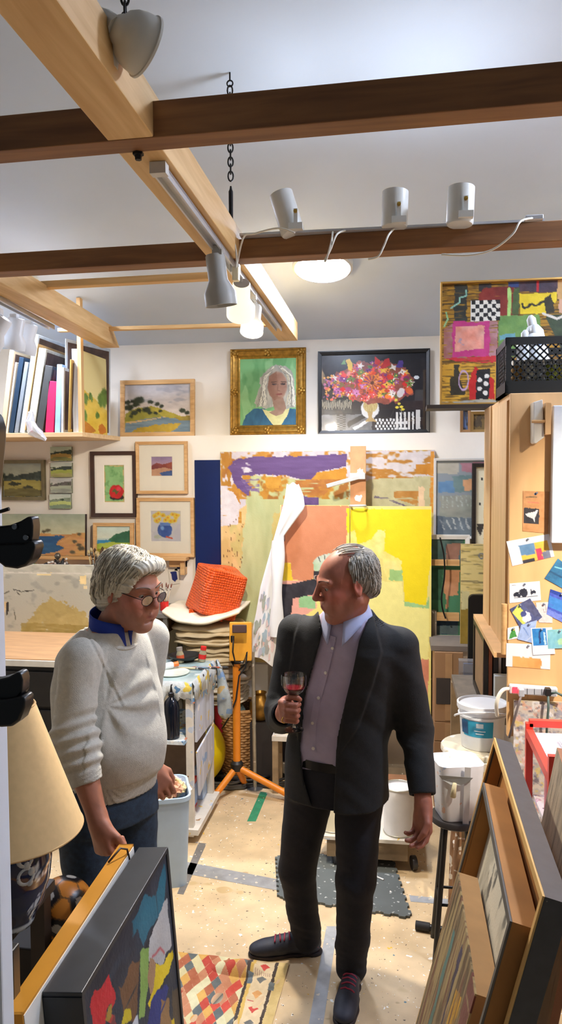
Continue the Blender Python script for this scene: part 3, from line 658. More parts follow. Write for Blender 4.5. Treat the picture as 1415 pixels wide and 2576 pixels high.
# framed works hung on the lower wall
def land(rect, seed, sky, hill, field, near, step=2.2, tre=None, water=None):
    x0, y0, x1, y1 = rect; h = y1 - y0; w = x1 - x0; a = Art(rect, sky[0], step, seed); a.grad(y0 - 1, y0 + h * .5, sky[0], sky[1], tex=.05)
    a.poly([(x0, y0 + h * .42), (x0 + w * .3, y0 + h * .36), (x0 + w * .6, y0 + h * .3), (x1, y0 + h * .2), (x1, y1), (x0, y1)], hill, warp=3, var=[c * .7 for c in hill])
    a.poly([(x0, y0 + h * .55), (x0 + w * .5, y0 + h * .48), (x1, y0 + h * .52), (x1, y1), (x0, y1)], field, warp=3, var=[min(255, c * 1.2) for c in field], tsx=30, tsy=6)
    a.poly([(x0, y0 + h * .78), (x0 + w * .6, y0 + h * .7), (x1, y0 + h * .8), (x1, y1), (x0, y1)], near, warp=4, var=[c * .75 for c in near], tsx=24, tsy=6)
    if water: a.poly([(x0, y0 + h * .6), (x0 + w * .6, y0 + h * .58), (x0 + w * .5, y0 + h * .7), (x0 + w * .75, y0 + h * .84), (x0, y0 + h * .8)], water, warp=2, var=[c * .8 for c in water], tsx=20, tsy=4)
    if tre:
        rr = random.Random(seed)
        for k in range(tre[1]): x = x0 + w * rr.random(); a.ell(x, y0 + h * (tre[2] + .06 * rr.random()), w * .03 * rr.uniform(.6, 1.5), h * .06 * rr.uniform(.6, 1.6), tre[0], warp=2, soft=.4)
    return a
a = land((14, 1168, 104, 1250), 21, ((150, 156, 146), (160, 164, 140)), (64, 76, 66), (146, 136, 70), (120, 112, 62), tre=((44, 54, 46), 22, .36)); a.ell(40, 1218, 16, 5, (50, 54, 38), warp=3).ell(70, 1226, 12, 4, (60, 60, 40), warp=3)
picture('framed_painting', 'small dark meadow landscape in olive frame at the far left of the wall', 'painting', (4, 1157, 115, 1258), WY, a, K(9, 5.13), .03, oliv)
for i, (lab, r_, sk, hl, fl, nr) in enumerate((
    ('tiny unframed landscape at the top of the column of four', (130, 1124, 183, 1160), ((160, 176, 150), (190, 196, 170)), (50, 66, 44), (160, 130, 60), (150, 150, 84)),
    ('tiny unframed landscape of dark hill and green field, second in the column of four', (131, 1164, 184, 1200), ((170, 180, 170), (196, 200, 180)), (60, 74, 66), (150, 160, 76), (180, 176, 110)),
    ('tiny unframed landscape of brown and blue hills, third in the column of four', (130, 1204, 183, 1240), ((176, 180, 178), (190, 186, 176)), (110, 104, 98), (150, 156, 136), (170, 176, 160)),
    ('tiny unframed pale green landscape at the bottom of the column of four', (128, 1243, 181, 1279), ((180, 190, 176), (200, 206, 190)), (140, 156, 130), (170, 180, 110), (140, 160, 130)))):
    picture('small_painting', lab, 'painting', r_, WY, land(r_, 30 + i, sk, hl, fl, nr, 1.6, tre=((54, 70, 46), 6, .34)), 0, .02, edge=(120, 124, 100), group='column of tiny landscapes')
a = Art((8, 1291, 217, 1393), (166, 170, 140), seed=41); a.grad(1290, 1345, (150, 160, 140), (196, 192, 154), tex=.05)
a.poly([(8, 1345), (110, 1338), (150, 1342), (217, 1336), (217, 1393), (8, 1393)], (206, 168, 92), var=(180, 120, 70)).poly([(8, 1350), (110, 1346), (170, 1344), (150, 1358), (146, 1366), (166, 1374), (150, 1382), (110, 1391), (8, 1393)], (46, 98, 136), var=(30, 74, 120), tsx=24, tsy=5)
a.poly([(150, 1360), (180, 1346), (217, 1350), (217, 1393), (120, 1393), (170, 1376)], (218, 176, 98), var=(190, 130, 90), tsx=24, tsy=5)
for x, y, r in ((116, 1334, 5), (126, 1332, 6), (192, 1358, 6), (203, 1340, 5), (202, 1366, 6), (208, 1375, 8), (186, 1384, 7)): a.ell(x, y, r * 1.3, r * .8, (90, 82, 60), warp=2, soft=.4)
LZ = PY(200, 1397, 5.1).z
picture('canvas_painting', 'unframed canvas of a blue inlet and ochre shore on the picture shelf', 'painting', (8, 1291, 217, 1393), 5.08, a, 0, .035, edge=(60, 48, 44), lean=R(3))
a = Art((264, 1169, 314, 1264), (132, 182, 116), seed=42, step=1.5); a.rect(264, 1169, 314, 1264, (190, 170, 110), warp=.5).rect(267, 1173, 311, 1260, (128, 178, 112), warp=2, var=(150, 196, 130)).blot((108, 158, 96), .55, 12, 12, .7)
a.ell(295, 1250, 18, 8, (40, 26, 30), warp=2).ell(294, 1237, 18.5, 18, (206, 34, 30), warp=2, var=(150, 20, 26)).ell(300, 1230, 7, 8, (224, 60, 80), soft=.5, warp=2).poly([(290, 1228), (296, 1236), (302, 1232), (297, 1240), (293, 1246), (291, 1238), (284, 1236)], (90, 90, 40))
picture('framed_picture', 'dark wood framed picture of a red pomegranate on green', 'picture', (233, 1135, 345, 1300), WY, a, K(10, 5.13), .03, darkfr, mat_px=(264, 1169, 314, 1264))
a = Art((382, 1148, 435, 1198), (170, 140, 170), seed=43, step=1.5); a.grad(1147, 1175, (150, 130, 170), (190, 160, 176)).poly([(382, 1172), (396, 1164), (412, 1168), (435, 1162), (435, 1198), (382, 1198)], (170, 90, 60), var=(130, 60, 70), warp=2).poly([(382, 1182), (410, 1176), (435, 1180), (435, 1198), (382, 1198)], (196, 150, 120), warp=2).poly([(400, 1190), (435, 1184), (435, 1198), (410, 1198)], (70, 96, 150))
picture('framed_picture', 'pale wood framed small purple and rust landscape in a wide cream mount', 'picture', (346, 1110, 473, 1242), WY, a, K(8, 5.13), .03, maple, mat_px=(382, 1148, 435, 1198), glass=True)
a = Art((381, 1285, 456, 1362), (204, 202, 204), seed=44, step=1.5); a.blot((190, 188, 200), .5, 20, 20, .6)
a.ell(416, 1333, 19, 19, (74, 108, 178), warp=1.5, var=(50, 80, 150)).ell(410, 1328, 6, 7, (130, 170, 220), soft=.5).rect(404, 1314, 430, 1322, (100, 130, 190)).ell(398, 1350, 10, 5, (190, 196, 180)).line([(420, 1350), (434, 1353)], 4, (206, 90, 60))
for x, y in ((392, 1298), (402, 1306), (412, 1296), (424, 1302), (436, 1294), (444, 1302), (430, 1310), (400, 1292), (440, 1310), (418, 1308), (396, 1310), (446, 1296)): a.ell(x, y, 8, 7, (236, 214, 70), warp=3, var=(214, 180, 60), soft=.4).ell(x, y, 2.5, 2.5, (220, 150, 40))
picture('framed_picture', 'pale wood framed watercolour of yellow daffodils in a blue vase', 'picture', (347, 1252, 490, 1399), WY, a, K(9, 5.13), .03, maple, mat_px=(381, 1285, 456, 1362), glass=True)
a = Art((247, 1321, 330, 1387), (190, 206, 196), seed=45, step=1.6); a.grad(1320, 1350, (196, 216, 206), (214, 220, 200)).poly([(275, 1354), (295, 1340), (330, 1330), (330, 1387), (247, 1387), (247, 1358)], (60, 120, 80), var=(40, 90, 66), warp=2).poly([(247, 1358), (300, 1362), (330, 1362), (330, 1387), (247, 1387)], (150, 176, 60), var=(180, 190, 80), warp=2).poly([(247, 1356), (275, 1355), (283, 1360), (247, 1366)], (60, 140, 180)).poly([(247, 1378), (300, 1372), (330, 1378), (330, 1387), (247, 1387)], (150, 140, 40))
picture('framed_painting', 'small oak framed green valley painting on the picture shelf', 'painting', (238, 1314, 337, 1396), 5.09, a, K(9, 5.1), .03, maple, lean=R(2.5))
# picture shelf
p0, p1 = PY(2, 1403, 5.05), PY(470, 1393, 5.05)
sh = MB(); sh.bb((p0.x - .3, 5.03, p0.z - .005), (p1.x, 5.128, p0.z + .006 + .012)); tag(sh.build('picture_shelf', maple, loc=(p0.x, 5.05, p0.z), bevel=.002), 'narrow wooden picture shelf under the lower row of paintings', 'shelf')
for t in [o for o in C.objects if o.parent is None and o.name.split('.')[0] in ('canvas_painting',)] + [o for o in C.objects if o.parent is None and o.get('label', '').startswith('small oak framed green')]: t.location.z = p0.z + .018
b0, b1 = PY(425, 1445, 5.08), PY(466, 1402, 5.08)
m = MB(); m.bb((b0.x, 5.09, b0.z + .05), (b1.x, 5.128, p0.z - .006)); m.bb((b1.x - .03, 5.06, b0.z), (b1.x, 5.128, p0.z - .006)); tag(m.build('shelf_bracket', maple, loc=(b0.x, 5.09, b0.z)), 'wooden bracket under the right end of the picture shelf', 'bracket')
# dark blue board
a0, a1 = PY(498, 1720, WY), PY(566, 1157, WY)
tag(MB().bb((a0.x, 5.105, a0.z), (a1.x, 5.126, a1.z)).build('blue_board', M('board_navy', (10, 32, 84), .35, var=.15, scale=5), loc=(a0.x, 5.1, a0.z)), 'tall dark blue board beside the large abstract canvas', 'board')
# large abstract canvas
a = Art((562, 1132, 1095, 1660), (206, 170, 104), step=2.2, seed=50)
def w(x, y): return (450 + x / 2.83, 1100 + y / 2.83)
a.blot((226, 190, 128), .5, 60, 60, .8).blot((190, 178, 104), .55, 40, 80, .7)
a.poly([w(500, 260), w(760, 230), w(1050, 300), w(1780, 300), w(1780, 520), w(700, 520), w(660, 1300), w(420, 1300), w(470, 800), w(500, 520)], (176, 182, 130), warp=6, var=(196, 196, 140), tsx=20, tsy=60)
a.poly([w(318, 85), w(1830, 95), w(1830, 300), w(1300, 300), w(960, 290), w(500, 250), w(500, 460), w(318, 620)], (214, 204, 204), warp=5, var=(196, 186, 190))
a.blot((186, 126, 30), .52, 26, 20, .95, (562, 1132, 1095, 1250)).blot((160, 96, 24), .6, 20, 26, .9, (562, 1132, 1095, 1250))
a.poly([w(318, 95), w(400, 90), w(390, 340), w(320, 330)], (176, 120, 34), dry=.3, dsx=8, dsy=20).poly([w(320, 500), w(470, 510), w(470, 600), w(340, 560)], (186, 130, 40), dry=.3)
a.poly([w(960, 280), w(1020, 240), w(1220, 205), w(1220, 290), w(1000, 300)], (200, 140, 36), dry=.1).poly([w(640, 270), w(760, 265), w(740, 370), w(650, 340)], (196, 140, 40), dry=.2)
a.poly([w(375, 200), w(430, 145), w(560, 130), w(900, 125), w(1220, 112), w(1220, 200), w(1010, 240), w(960, 300), w(800, 262), w(640, 250), w(470, 265), w(540, 340), w(520, 400), w(440, 350), w(400, 290), w(400, 250)], (98, 70, 122), warp=4, tex=.05, tsx=40, tsy=5)
a.poly([w(410, 170), w(540, 170), w(560, 230), w(470, 240)], (214, 206, 210), dry=.52, dsx=20, dsy=6).poly([w(470, 290), w(600, 280), w(600, 380), w(510, 360)], (120, 96, 140), dry=.4)
a.poly([w(880, 400), w(1025, 415), w(1025, 480), w(890, 480)], (96, 68, 122), warp=2).poly([w(860, 290), w(1180, 290), w(1060, 400), w(860, 400)], (190, 130, 50), dry=.3, var=(160, 90, 40))
a.poly([w(318, 340), w(420, 380), w(460, 460), w(440, 600), w(318, 620)], (216, 206, 204), dry=.12).poly([w(400, 350), w(450, 380), w(465, 470), w(430, 410)], (186, 124, 36), dry=.2)
def v(x, y): return (915 + x / 2.83, 1100 + y / 2.83)
a.poly([v(-80, 300), v(490, 260), v(490, 520), v(-80, 500)], (190, 184, 140), warp=4).poly([v(20, 100), v(490, 100), v(490, 270), v(20, 270)], (208, 200, 198), warp=4).blot((180, 118, 30), .5, 30, 14, .9, (922, 1136, 1090, 1200)).poly([v(380, 190), v(505, 180), v(500, 260), v(380, 250)], (190, 126, 34), dry=.15).poly([v(480, 100), v(508, 100), v(500, 520), v(480, 510)], (206, 140, 50), dry=.2)
a.poly([v(230, 370), v(400, 370), v(395, 470), v(240, 420)], (184, 128, 54), dry=.3).line([v(100, 410), v(200, 425), v(330, 480)], 5, (110, 98, 116), warp=3, dry=.3)
a.poly([v(400, 340), v(440, 340), v(440, 510), v(400, 510)], (232, 200, 160), dry=.1)
for k in range(40): x, y = w(random.uniform(330, 480), random.uniform(560, 960)); a.ell(x, y, .8, random.uniform(1, 5), (110, 70, 40))
picture('large_canvas', 'very large unframed abstract canvas with a purple bar across its top', 'painting', (562, 1132, 1094, 1660), WY, a, 0, .035, edge=(206, 176, 130))
# easel with the yellow canvas
EY = 4.88
a = Art((706, 1272, 1088, 1800), (236, 222, 130), step=2.2, seed=52)
def w2(x, y): return (450 + x / 2.83, 1100 + y / 2.83)
def u(x, y): return (600 + x / 2.67, 1350 + y / 2.67)
a.poly([u(280, 680), u(860, 500), u(1290, 790), u(1290, 1200), u(270, 1200)], (244, 234, 140), warp=3)
a.poly([w2(735, 480), w2(1225, 495), w2(1195, 800), w2(960, 1000), w2(940, 1020), w2(815, 1010), w2(800, 890), w2(735, 900)], (212, 138, 98), tex=.025, warp=1.5)
a.poly([w2(735, 890), w2(800, 895), w2(815, 1015), w2(720, 1015)], (238, 204, 50), dry=.05).poly([w2(720, 1015), w2(960, 1015), w2(970, 1040), w2(730, 1050)], (232, 170, 150))
a.poly([w2(720, 1030), w2(960, 1030), w2(990, 1200), w2(800, 1320), w2(700, 1420), w2(720, 1420)], (232, 168, 150), tex=.03)
a.poly([w2(860, 1120), w2(980, 1120), w2(980, 1210), w2(860, 1200)], (150, 196, 140)).poly([w2(735, 1035), w2(800, 1040), w2(960, 1000), w2(965, 945), w2(1060, 935), w2(1010, 1100), w2(870, 1130), w2(815, 1140), w2(800, 1290), w2(725, 1290), w2(725, 1110)], (42, 40, 48), warp=2)
a.poly([w2(960, 880), w2(1000, 840), w2(1110, 815), w2(1080, 940), w2(965, 945)], (170, 206, 160), var=(220, 220, 214)).line([w2(1000, 850), w2(1010, 880)], 2, (40, 40, 40)).line([w2(1040, 830), w2(1045, 860)], 2, (60, 70, 60))
a.poly([v(-120, 510), v(490, 515), v(490, 860), v(470, 980), v(455, 1180), v(300, 1165), v(285, 950), v(150, 860), v(100, 760), v(-110, 760)], (246, 222, 16), tex=.02, warp=2)
a.poly([w2(1200, 680), w2(1260, 660), w2(1275, 760), w2(1420, 740), w2(1500, 860), w2(1300, 870), w2(1195, 810)], (238, 214, 90), warp=3, dry=.0, var=(246, 232, 150)).poly([v(60, 720), v(110, 660), v(160, 665), v(150, 800), v(275, 870), v(280, 1020), v(170, 1010), v(140, 860), v(-60, 900), v(-100, 800)], (242, 226, 110), warp=4, var=(246, 236, 160))
a.poly([v(195, 935), v(285, 940), v(285, 1015), v(190, 1010)], (166, 206, 130)).poly([v(285, 1150), v(450, 1185), v(475, 1110), v(475, 1200), v(285, 1190)], (160, 206, 140), dry=.1)
a.poly([v(-20, 1020), v(280, 1020), v(300, 1190), v(475, 1205), v(470, 1560), v(380, 1540), v(0, 1230)], (246, 238, 150), tex=.03)
a.poly([u(1100, 800), u(1290, 800), u(1280, 1150), u(1150, 1150)], (214, 140, 110), warp=2).poly([u(1150, 1145), u(1290, 1140), u(1290, 1215), u(1150, 1215)], (226, 220, 226), dry=.3).poly([(700, 1620), (1000, 1640), (1000, 1800), (700, 1800)], (206, 150, 120), warp=4)
a.poly([w2(722, 660), w2(755, 655), w2(755, 740), w2(722, 740)], (60, 62, 80), dry=.1).poly([w2(730, 500), w2(745, 500), w2(745, 640), w2(730, 650)], (200, 176, 150)).ell(*w2(762, 575), 4, 3, (60, 50, 50), warp=2)
def crop(a, r_):
    b = Art(r_, (0, 0, 0), 9); i0, i1 = [int(round((r_[m] - a.x0) / (a.x1 - a.x0) * (a.X.shape[1] - 1))) for m in (0, 2)]; j0, j1 = [int(round((r_[m] - a.y0) / (a.y1 - a.y0) * (a.X.shape[0] - 1))) for m in (1, 3)]
    b.X, b.Y, b.A = a.X[j0:j1 + 1, i0:i1 + 1], a.Y[j0:j1 + 1, i0:i1 + 1], a.A[j0:j1 + 1, i0:i1 + 1]; return b
picture('terracotta_canvas', 'canvas with terracotta, black and pink blocks on the left half of the easel', 'painting', (707, 1271, 880, 1600), EY, crop(a, (707, 1272, 880, 1600)), 0, .03, edge=(226, 214, 190), lean=R(2))
picture('yellow_canvas', 'tall bright yellow and lemon canvas on the right half of the easel', 'painting', (882, 1274, 1087, 1798), EY, crop(a, (882, 1274, 1087, 1798)), 0, .03, edge=(236, 226, 150), lean=R(2))
t = thing('studio_easel', 'tall paint spattered studio easel holding the yellow canvas', 'easel', PY(900, 1925, EY + .1) * Vector((1, 1, 0)) if False else Vector((PY(900, 1600, EY).x, EY + .08, 0)))
peach = M('easel_peach', (222, 160, 112), .6, var=.15, spots=[(16, .6, (236, 232, 226))]); greyw = M('easel_grey', (150, 138, 122), .7, var=.2, spots=[(30, .66, (220, 216, 210))])
e0, e1 = PY(882, 1500, EY + .05), PY(921, 1122, EY + .05)
MB().bb((e0.x, EY + .05, .12), (e1.x, EY + .09, e1.z)).build('mast', peach, t)
e0, e1 = PY(1083, 1600, EY + .01), PY(1101, 1540, EY + .01)
MB().bb((e0.x, EY + .048, 0), (e1.x, EY + .11, e1.z)).build('side_post', greyw, t, bevel=.012)
f0 = PY(712, 1600, EY + .1); MB().bb((f0.x, EY + .06, 0), (f0.x + .045, EY + .13, e1.z)).build('side_post', greyw, t)
zq = PY(790, 1603, EY).z; MB().bb((f0.x, EY - .05, zq - .03), (PY(876, 1600, EY).x, EY + .045, zq)).build('canvas_ledge', greyw, t); MB().bb((f0.x, EY + .05, .1), (f0.x + .42, EY + .058, zq - .032)).build('shade_panel', M('shade_navy', (22, 26, 46), .6), t)  # last piece: dark sheet standing in for the shade under the left canvas
zl = PY(900, 1812, EY).z
MB().bb((f0.x, EY - .05, zl - .03), (e1.x, EY + .06, zl)).build('canvas_ledge', greyw, t)
MB().bb((f0.x, EY + .05, .02), (e1.x, EY + .11, .1)).build('foot_rail', greyw, t)
m = MB(); c0, c1 = PY(822, 1223, EY - .02), PY(905, 1200, EY + .02); m.bar(c0, c1, .03, .025); m.box(PY(900, 1198, EY + .03), (.1, .05, .04)); m.build('top_clamp', M('clamp_white', (206, 206, 204), .5, var=.15), t, bevel=.004)
m = MB(); m.torus(PY(901, 1272, EY - .02), (0, 0, 1), .05, .006, 16, 6); m.build('knob_ring', M('clamp_white'), t, smooth='all')
# pictures beyond, right of the easel
a = Art((1099, 1166, 1186, 1346), (140, 150, 156), seed=60); a.poly([v(630, 200), v(785, 195), v(780, 290), v(640, 260)], (170, 120, 130), warp=3).poly([v(520, 200), v(630, 200), v(620, 280), v(520, 270)], (180, 176, 160)).poly([v(595, 290), v(760, 280), v(740, 400), v(600, 400)], (110, 136, 136), warp=2).poly([v(640, 315), v(725, 310), v(725, 385), v(650, 390)], (212, 160, 116)).poly([v(530, 330), v(600, 320), v(605, 400), v(530, 400)], (100, 140, 180)).poly([v(540, 420), v(770, 420), v(750, 560), v(540, 580)], (130, 140, 130), var=(160, 160, 150)).poly([v(705, 460), v(765, 520), v(760, 570), v(705, 570)], (220, 166, 100)).poly([v(520, 560), v(770, 580), v(770, 690), v(520, 690)], (96, 110, 124), var=(130, 144, 150))
for k in range(8): a.line([v(540 + k * 30, 580), v(560 + k * 28, 650)], 2, (190, 196, 196), warp=3)
for k in range(10): a.line([v(550 + k * 22, 425), v(552 + k * 22, 500)], 1.2, (176, 186, 180), warp=3)
whitefr = M('frame_white', (232, 230, 224), .5, var=.05)
picture('framed_painting', 'white framed grey and orange abstract to the right of the easel', 'painting', (1091, 1152, 1240, 1354), 5.09, a, K(6, 5.1), .03, whitefr)
a = Art((1199, 1174, 1250, 1420), (226, 218, 186), seed=61); a.poly([v(865, 300), v(930, 280), v(930, 400), v(880, 405)], (34, 32, 30), warp=3).poly([v(815, 590), v(860, 600), v(840, 680), v(815, 640)], (60, 56, 50), warp=3, dry=.2).poly([v(860, 420), v(940, 400), v(940, 700), v(860, 680)], (226, 190, 120), warp=3).ell(*v(845, 290), 3, 4, (30, 30, 30)).ell(*v(832, 462), 3, 4, (30, 30, 30)).poly([v(860, 690), v(910, 690), v(910, 960), v(865, 960)], (30, 30, 34), warp=3).poly([v(865, 800), v(910, 800), v(910, 850), v(865, 850)], (214, 210, 200))
picture('framed_painting', 'cream painting with black marks in speckled black frame beside the cabinet', 'painting', (1186, 1165, 1262, 1440), 5.03, a, K(9, 5.1), .035, M('frame_speckle', (44, 38, 34), .5, var=.4, scale=60), rotz=0)
a = Art((1086, 1350, 1166, 1596), (70, 130, 96), seed=62); a.poly([v(490, 700), v(700, 700), v(690, 880), v(490, 870)], (96, 130, 130), var=(60, 90, 90)).poly([v(590, 740), v(680, 740), v(670, 870), v(590, 850)], (150, 110, 92)).poly([v(580, 930), v(680, 930), v(665, 1110), v(610, 1120), v(605, 1210), v(592, 1210), v(590, 1110), v(575, 1090)], (206, 150, 110), warp=2).poly([v(490, 910), v(570, 910), v(560, 1150), v(490, 1150)], (50, 100, 76)).poly([v(490, 1290), v(670, 1290), v(670, 1400), v(490, 1400)], (44, 74, 96)).poly([v(490, 1340), v(670, 1330), v(670, 1400), v(490, 1400)], (90, 110, 116), warp=3)
t = picture('framed_painting', 'white framed green and peach painting behind two wooden bars', 'painting', (1070, 1345, 1182, 1606), 5.0, a, K(11, 5), .03, whitefr)
m = MB(); w0 = PY(1070, 1606, 5.0); cx = t.location.x
for y0_, y1_ in ((1422, 1407), (1560, 1540)): z0, z1 = PY(1100, y0_, 4.96).z, PY(1100, y1_, 4.96).z; MB().bb((PY(1075, 1500, 4.96).x, 4.94, z0), (PY(1156, 1500, 4.96).x, 4.968, z1)).build('cross_bar', maple, t)
cord('black_cable', 'black cable hanging in front of the green and peach painting', [(1108, 1352), (1118, 1400), (1119, 1450), (1112, 1500), (1114, 1530), (1122, 1556)], 4.9, .005, iron)
a = Art((1160, 1385, 1222, 1625), (222, 206, 140), seed=63); a.blot((190, 170, 100), .55, 40, 4, .7).blot((120, 110, 80), .64, 40, 2.5, .8).poly([v(690, 1200), v(830, 1200), v(830, 1500), v(680, 1490)], (166, 136, 50), warp=6, var=(130, 110, 40)).ell(*v(832, 885), 7, 8, (110, 120, 140), ring=.6).poly([v(700, 1130), v(760, 1130), v(760, 1250), v(700, 1250)], (206, 200, 150), warp=4)
picture('canvas_painting', 'tall unframed ochre canvas with horizontal scratches behind the black panel', 'painting', (1158, 1384, 1224, 1632), 4.72, a, 0, .03, edge=(200, 170, 110))
# canvas rack at the upper left
SZ = LEDGE_Z
s0, s1 = PY(60, 1090, 4.5), PY(208, 1090, 4.5)
e1 = PY(302, 1092, 5.12)
m = MB(); pts = [(-2.99, 4.5), (s1.x, 4.5), (e1.x, 5.126), (-2.99, 5.126)]
m.add([(x, y, SZ - .028) for x, y in pts] + [(x, y, SZ) for x, y in pts], [(3, 2, 1, 0), (4, 5, 6, 7), (0, 1, 5, 4), (1, 2, 6, 5), (2, 3, 7, 6), (3, 0, 4, 7)])
tag(m.build('rack_shelf', WOOD('shelf_pale', (206, 170, 122), (226, 196, 150), 'X'), loc=(-2.4, 4.8, SZ), bevel=.002), 'pale corner shelf board carrying the rack of upright canvases', 'shelf')
def spine(name, label, b0, b1, t0, t1, ytop, col, y=4.56, depth=.42, yaw=.0, rough=.6, mat=None, cat='canvas', inner=None, face=None):
    """canvas standing on the rack, seen on its edge; b0,b1 / t0,t1 = pixel edges at foot and top"""
    zb = SZ; B0, B1 = PY(b0, 1072, y), PY(b1, 1072, y); T0, T1 = PY(t0, ytop, y), PY(t1, ytop, y)
    w = B1.x - B0.x; cx = (B0.x + B1.x) / 2; dx = (T0.x + T1.x) / 2 - cx; h = hypot(T0.z - zb, dx); tl = math.atan2(dx, T0.z - zb)
    lift = abs(sin(tl)) * w / 2
    t = thing(name, label, cat, (cx, y, zb + lift), (0, tl, yaw), 'canvases and frames on the corner rack')
    m = MB(); m.bb((-w / 2, 0, 0), (w / 2 - .004, depth, h)); m.build('edge', mat or M('spine_%d_%d_%d' % col, col, rough, var=.12, scale=20), t, local=True, bevel=min(.003, w / 5))
    f = MB(); f.bb((w / 2 - .004, .02, .02), (w / 2 - .001, depth - .02, h - .02)); f.build('face', face or M('rack_canvas_dark', (92, 70, 60), .7, var=.5, scale=9), t, local=True)
    return t
spine('framed_canvas', 'beige edged frame at the far left of the canvas rack', 0, 13, 22, 39, 882, (214, 190, 152))
spine('framed_canvas', 'narrow cream edged canvas between the beige and navy ones on the rack', 14, 20, 38, 44, 912, (226, 210, 182), y=4.56)
spine('stored_canvas', 'navy edged canvas leaning on the rack', 21, 34, 48, 62, 900, (20, 48, 70), y=4.56)
spine('stored_canvas', 'thin grey blue canvas beside the navy one on the rack', 35, 46, 64, 72, 912, (132, 138, 142), y=4.56)
fw = M('rack_stretcher', (196, 160, 108), .6, var=.2)
t = spine('framed_canvas', 'tallest canvas on the rack, with white and pale blue edge and wooden back', 49, 62, 84, 100, 842, (206, 220, 232), y=4.56, depth=.46)
a, b = t.children[0], None
m = MB(); zz = .70
for lo, hi in (((.012, .0, .02), (.019, .05, .56)), ((.012, .41, .02), (.019, .46, .56)), ((.012, .05, .51), (.019, .41, .56))): m.bb(lo, hi)
m.build('stretcher_bar', fw, t, local=True)
spine('wrapped_canvas', 'canvas in cloudy clear plastic wrap on the rack', 66, 86, 100, 116, 878, (186, 182, 166), y=4.56, rough=.2, mat=M('plastic_wrap', (196, 192, 174), .15, var=.35, scale=18, bump=.6, bscale=30))
spine('stored_canvas', 'charcoal grey canvas to the left of the red one on the rack', 88, 108, 118, 131, 922, (62, 62, 60), y=4.56)
spine('stored_canvas', 'shocking pink red canvas on the rack', 113, 135, 126, 141, 960, (226, 24, 84), y=4.56)
spine('stored_canvas', 'pale blue edged canvas to the right of the red one on the rack', 137, 152, 145, 157, 917, (150, 184, 226), y=4.56)
spine('stored_canvas', 'slim grey canvas between the pale blue and mustard ones on the rack', 153, 161, 155, 162, 924, (180, 178, 174), y=4.56)
spine('framed_canvas', 'dark canvas with silver edge showing above the mustard one on the rack', 163, 166, 164, 168, 852, (196, 204, 208), y=4.61, depth=.46, yaw=-.27)
spine('stored_canvas', 'narrow mustard edged canvas on the rack', 170, 176, 176, 182, 904, (170, 134, 60), y=4.5, depth=.1)
# yellow landscape canvas facing the room
L0, L1, Rr = PY(187, 1072, 4.55), PY(199, 1072, 4.54), PY(270, 1075, 5.0)
hh = PY(199, 878, 4.55).z - SZ
t = thing('canvas_painting', 'large yellow hillside canvas at the right end of the rack, turned to the room', 'painting', (L1.x, L1.y, SZ), (0, 0, math.atan2(Rr.y - L1.y, Rr.x - L1.x)))
wl = hypot(Rr.y - L1.y, Rr.x - L1.x)
a = Art((198, 880, 270, 1075), (232, 216, 148), step=1.4, seed=70)
def q(x, y): return (x / 2.83, 640 + y / 2.83)
a.poly([q(545, 900), q(600, 940), q(640, 960), q(700, 1000), q(770, 1060), q(770, 1240), q(540, 1240)], (218, 178, 44), var=(230, 206, 110), warp=2).poly([q(540, 1080), q(600, 1140), q(640, 1170), q(680, 1210), q(640, 1240), q(540, 1240)], (206, 140, 40), var=(180, 110, 36), warp=4)
for x, y, w_, h_ in ((610, 1000, 18, 45), (640, 970, 12, 30), (715, 980, 22, 60), (745, 960, 26, 80), (760, 950, 16, 60), (690, 1095, 18, 28), (605, 1110, 14, 44), (650, 985, 12, 30)): a.ell(*q(x, y), w_ / 2.83, h_ / 2.83, (74, 106, 42), var=(120, 150, 60), warp=3, soft=.3)
a.ell(*q(725, 1190), 10, 14, (196, 116, 30), warp=3).ell(*q(620, 1200), 10, 8, (190, 120, 34), warp=3)
art_mesh('canvas', a, lambda u_, v_: ((wl * u_, 0, hh * (1 - v_)), (-.2, 1, 0)), PAINT('canvas_paint'), t, .035, (224, 228, 234))
b = PY(92, 1082, 4.46); t = thing('plastic_bag', 'crumpled clear plastic bag drooping over the front of the corner shelf', 'plastic', b)
m = MB(); rr = random.Random(3)
pa = [PY(70 + 4 * k, 1050 + 10 * k, 4.47) for k in range(6)]
m.tube([PY(78, 1035, 4.47), PY(76, 1062, 4.46), PY(84, 1082, 4.45), PY(100, 1094, 4.45), PY(112, 1108, 4.45)], [.012, .03, .034, .026, .01], 9); m.build('bag_film', CLEAR('bag_clear', (240, 240, 240), .1, .35, .5), t, jitter=.009)
# swatches pinned on the wall
cols = [((150, 40, 130), 'magenta'), ((96, 20, 60), 'maroon'), ((60, 34, 110), 'violet'), ((50, 20, 70), 'dark purple'), ((120, 206, 60), 'bright green')]
def swatch(label, x, y, c, y_=WY, w=24, h=28, tilt=0):
    a = Art((x - w / 2, y - h / 2, x + w / 2, y + h / 2), (230, 222, 206), 1.5, int(x)); a.poly([(x - w * .3, y - h * .32), (x + w * .3, y - h * .36), (x + w * .34, y + h * .2), (x + w * .05, y + h * .36), (x - w * .2, y + h * .2)], c, warp=2)
    t = thing('colour_swatch', label, 'paint swatch', PY(x, y, y_), (0, tilt, 0), 'paint swatches on the wall')
    ww, h2 = K(w, y_), K(h, y_); art_mesh('card', a, lambda u_, v_: ((-ww / 2 + ww * u_, -.002, h2 / 2 - h2 * v_), (0, 1, 0)), PAINT('print_paint'), t, .002)
for i, (c, n) in enumerate(cols): swatch('%s paint swatch card above the grey canvas' % n, 14 + i * 18, 1427, c)
swatch('black paint swatch card left of the brush jar', 199, 1437, (24, 24, 24)); swatch('dark olive paint swatch card left of the brush jar', 218, 1434, (56, 66, 24))
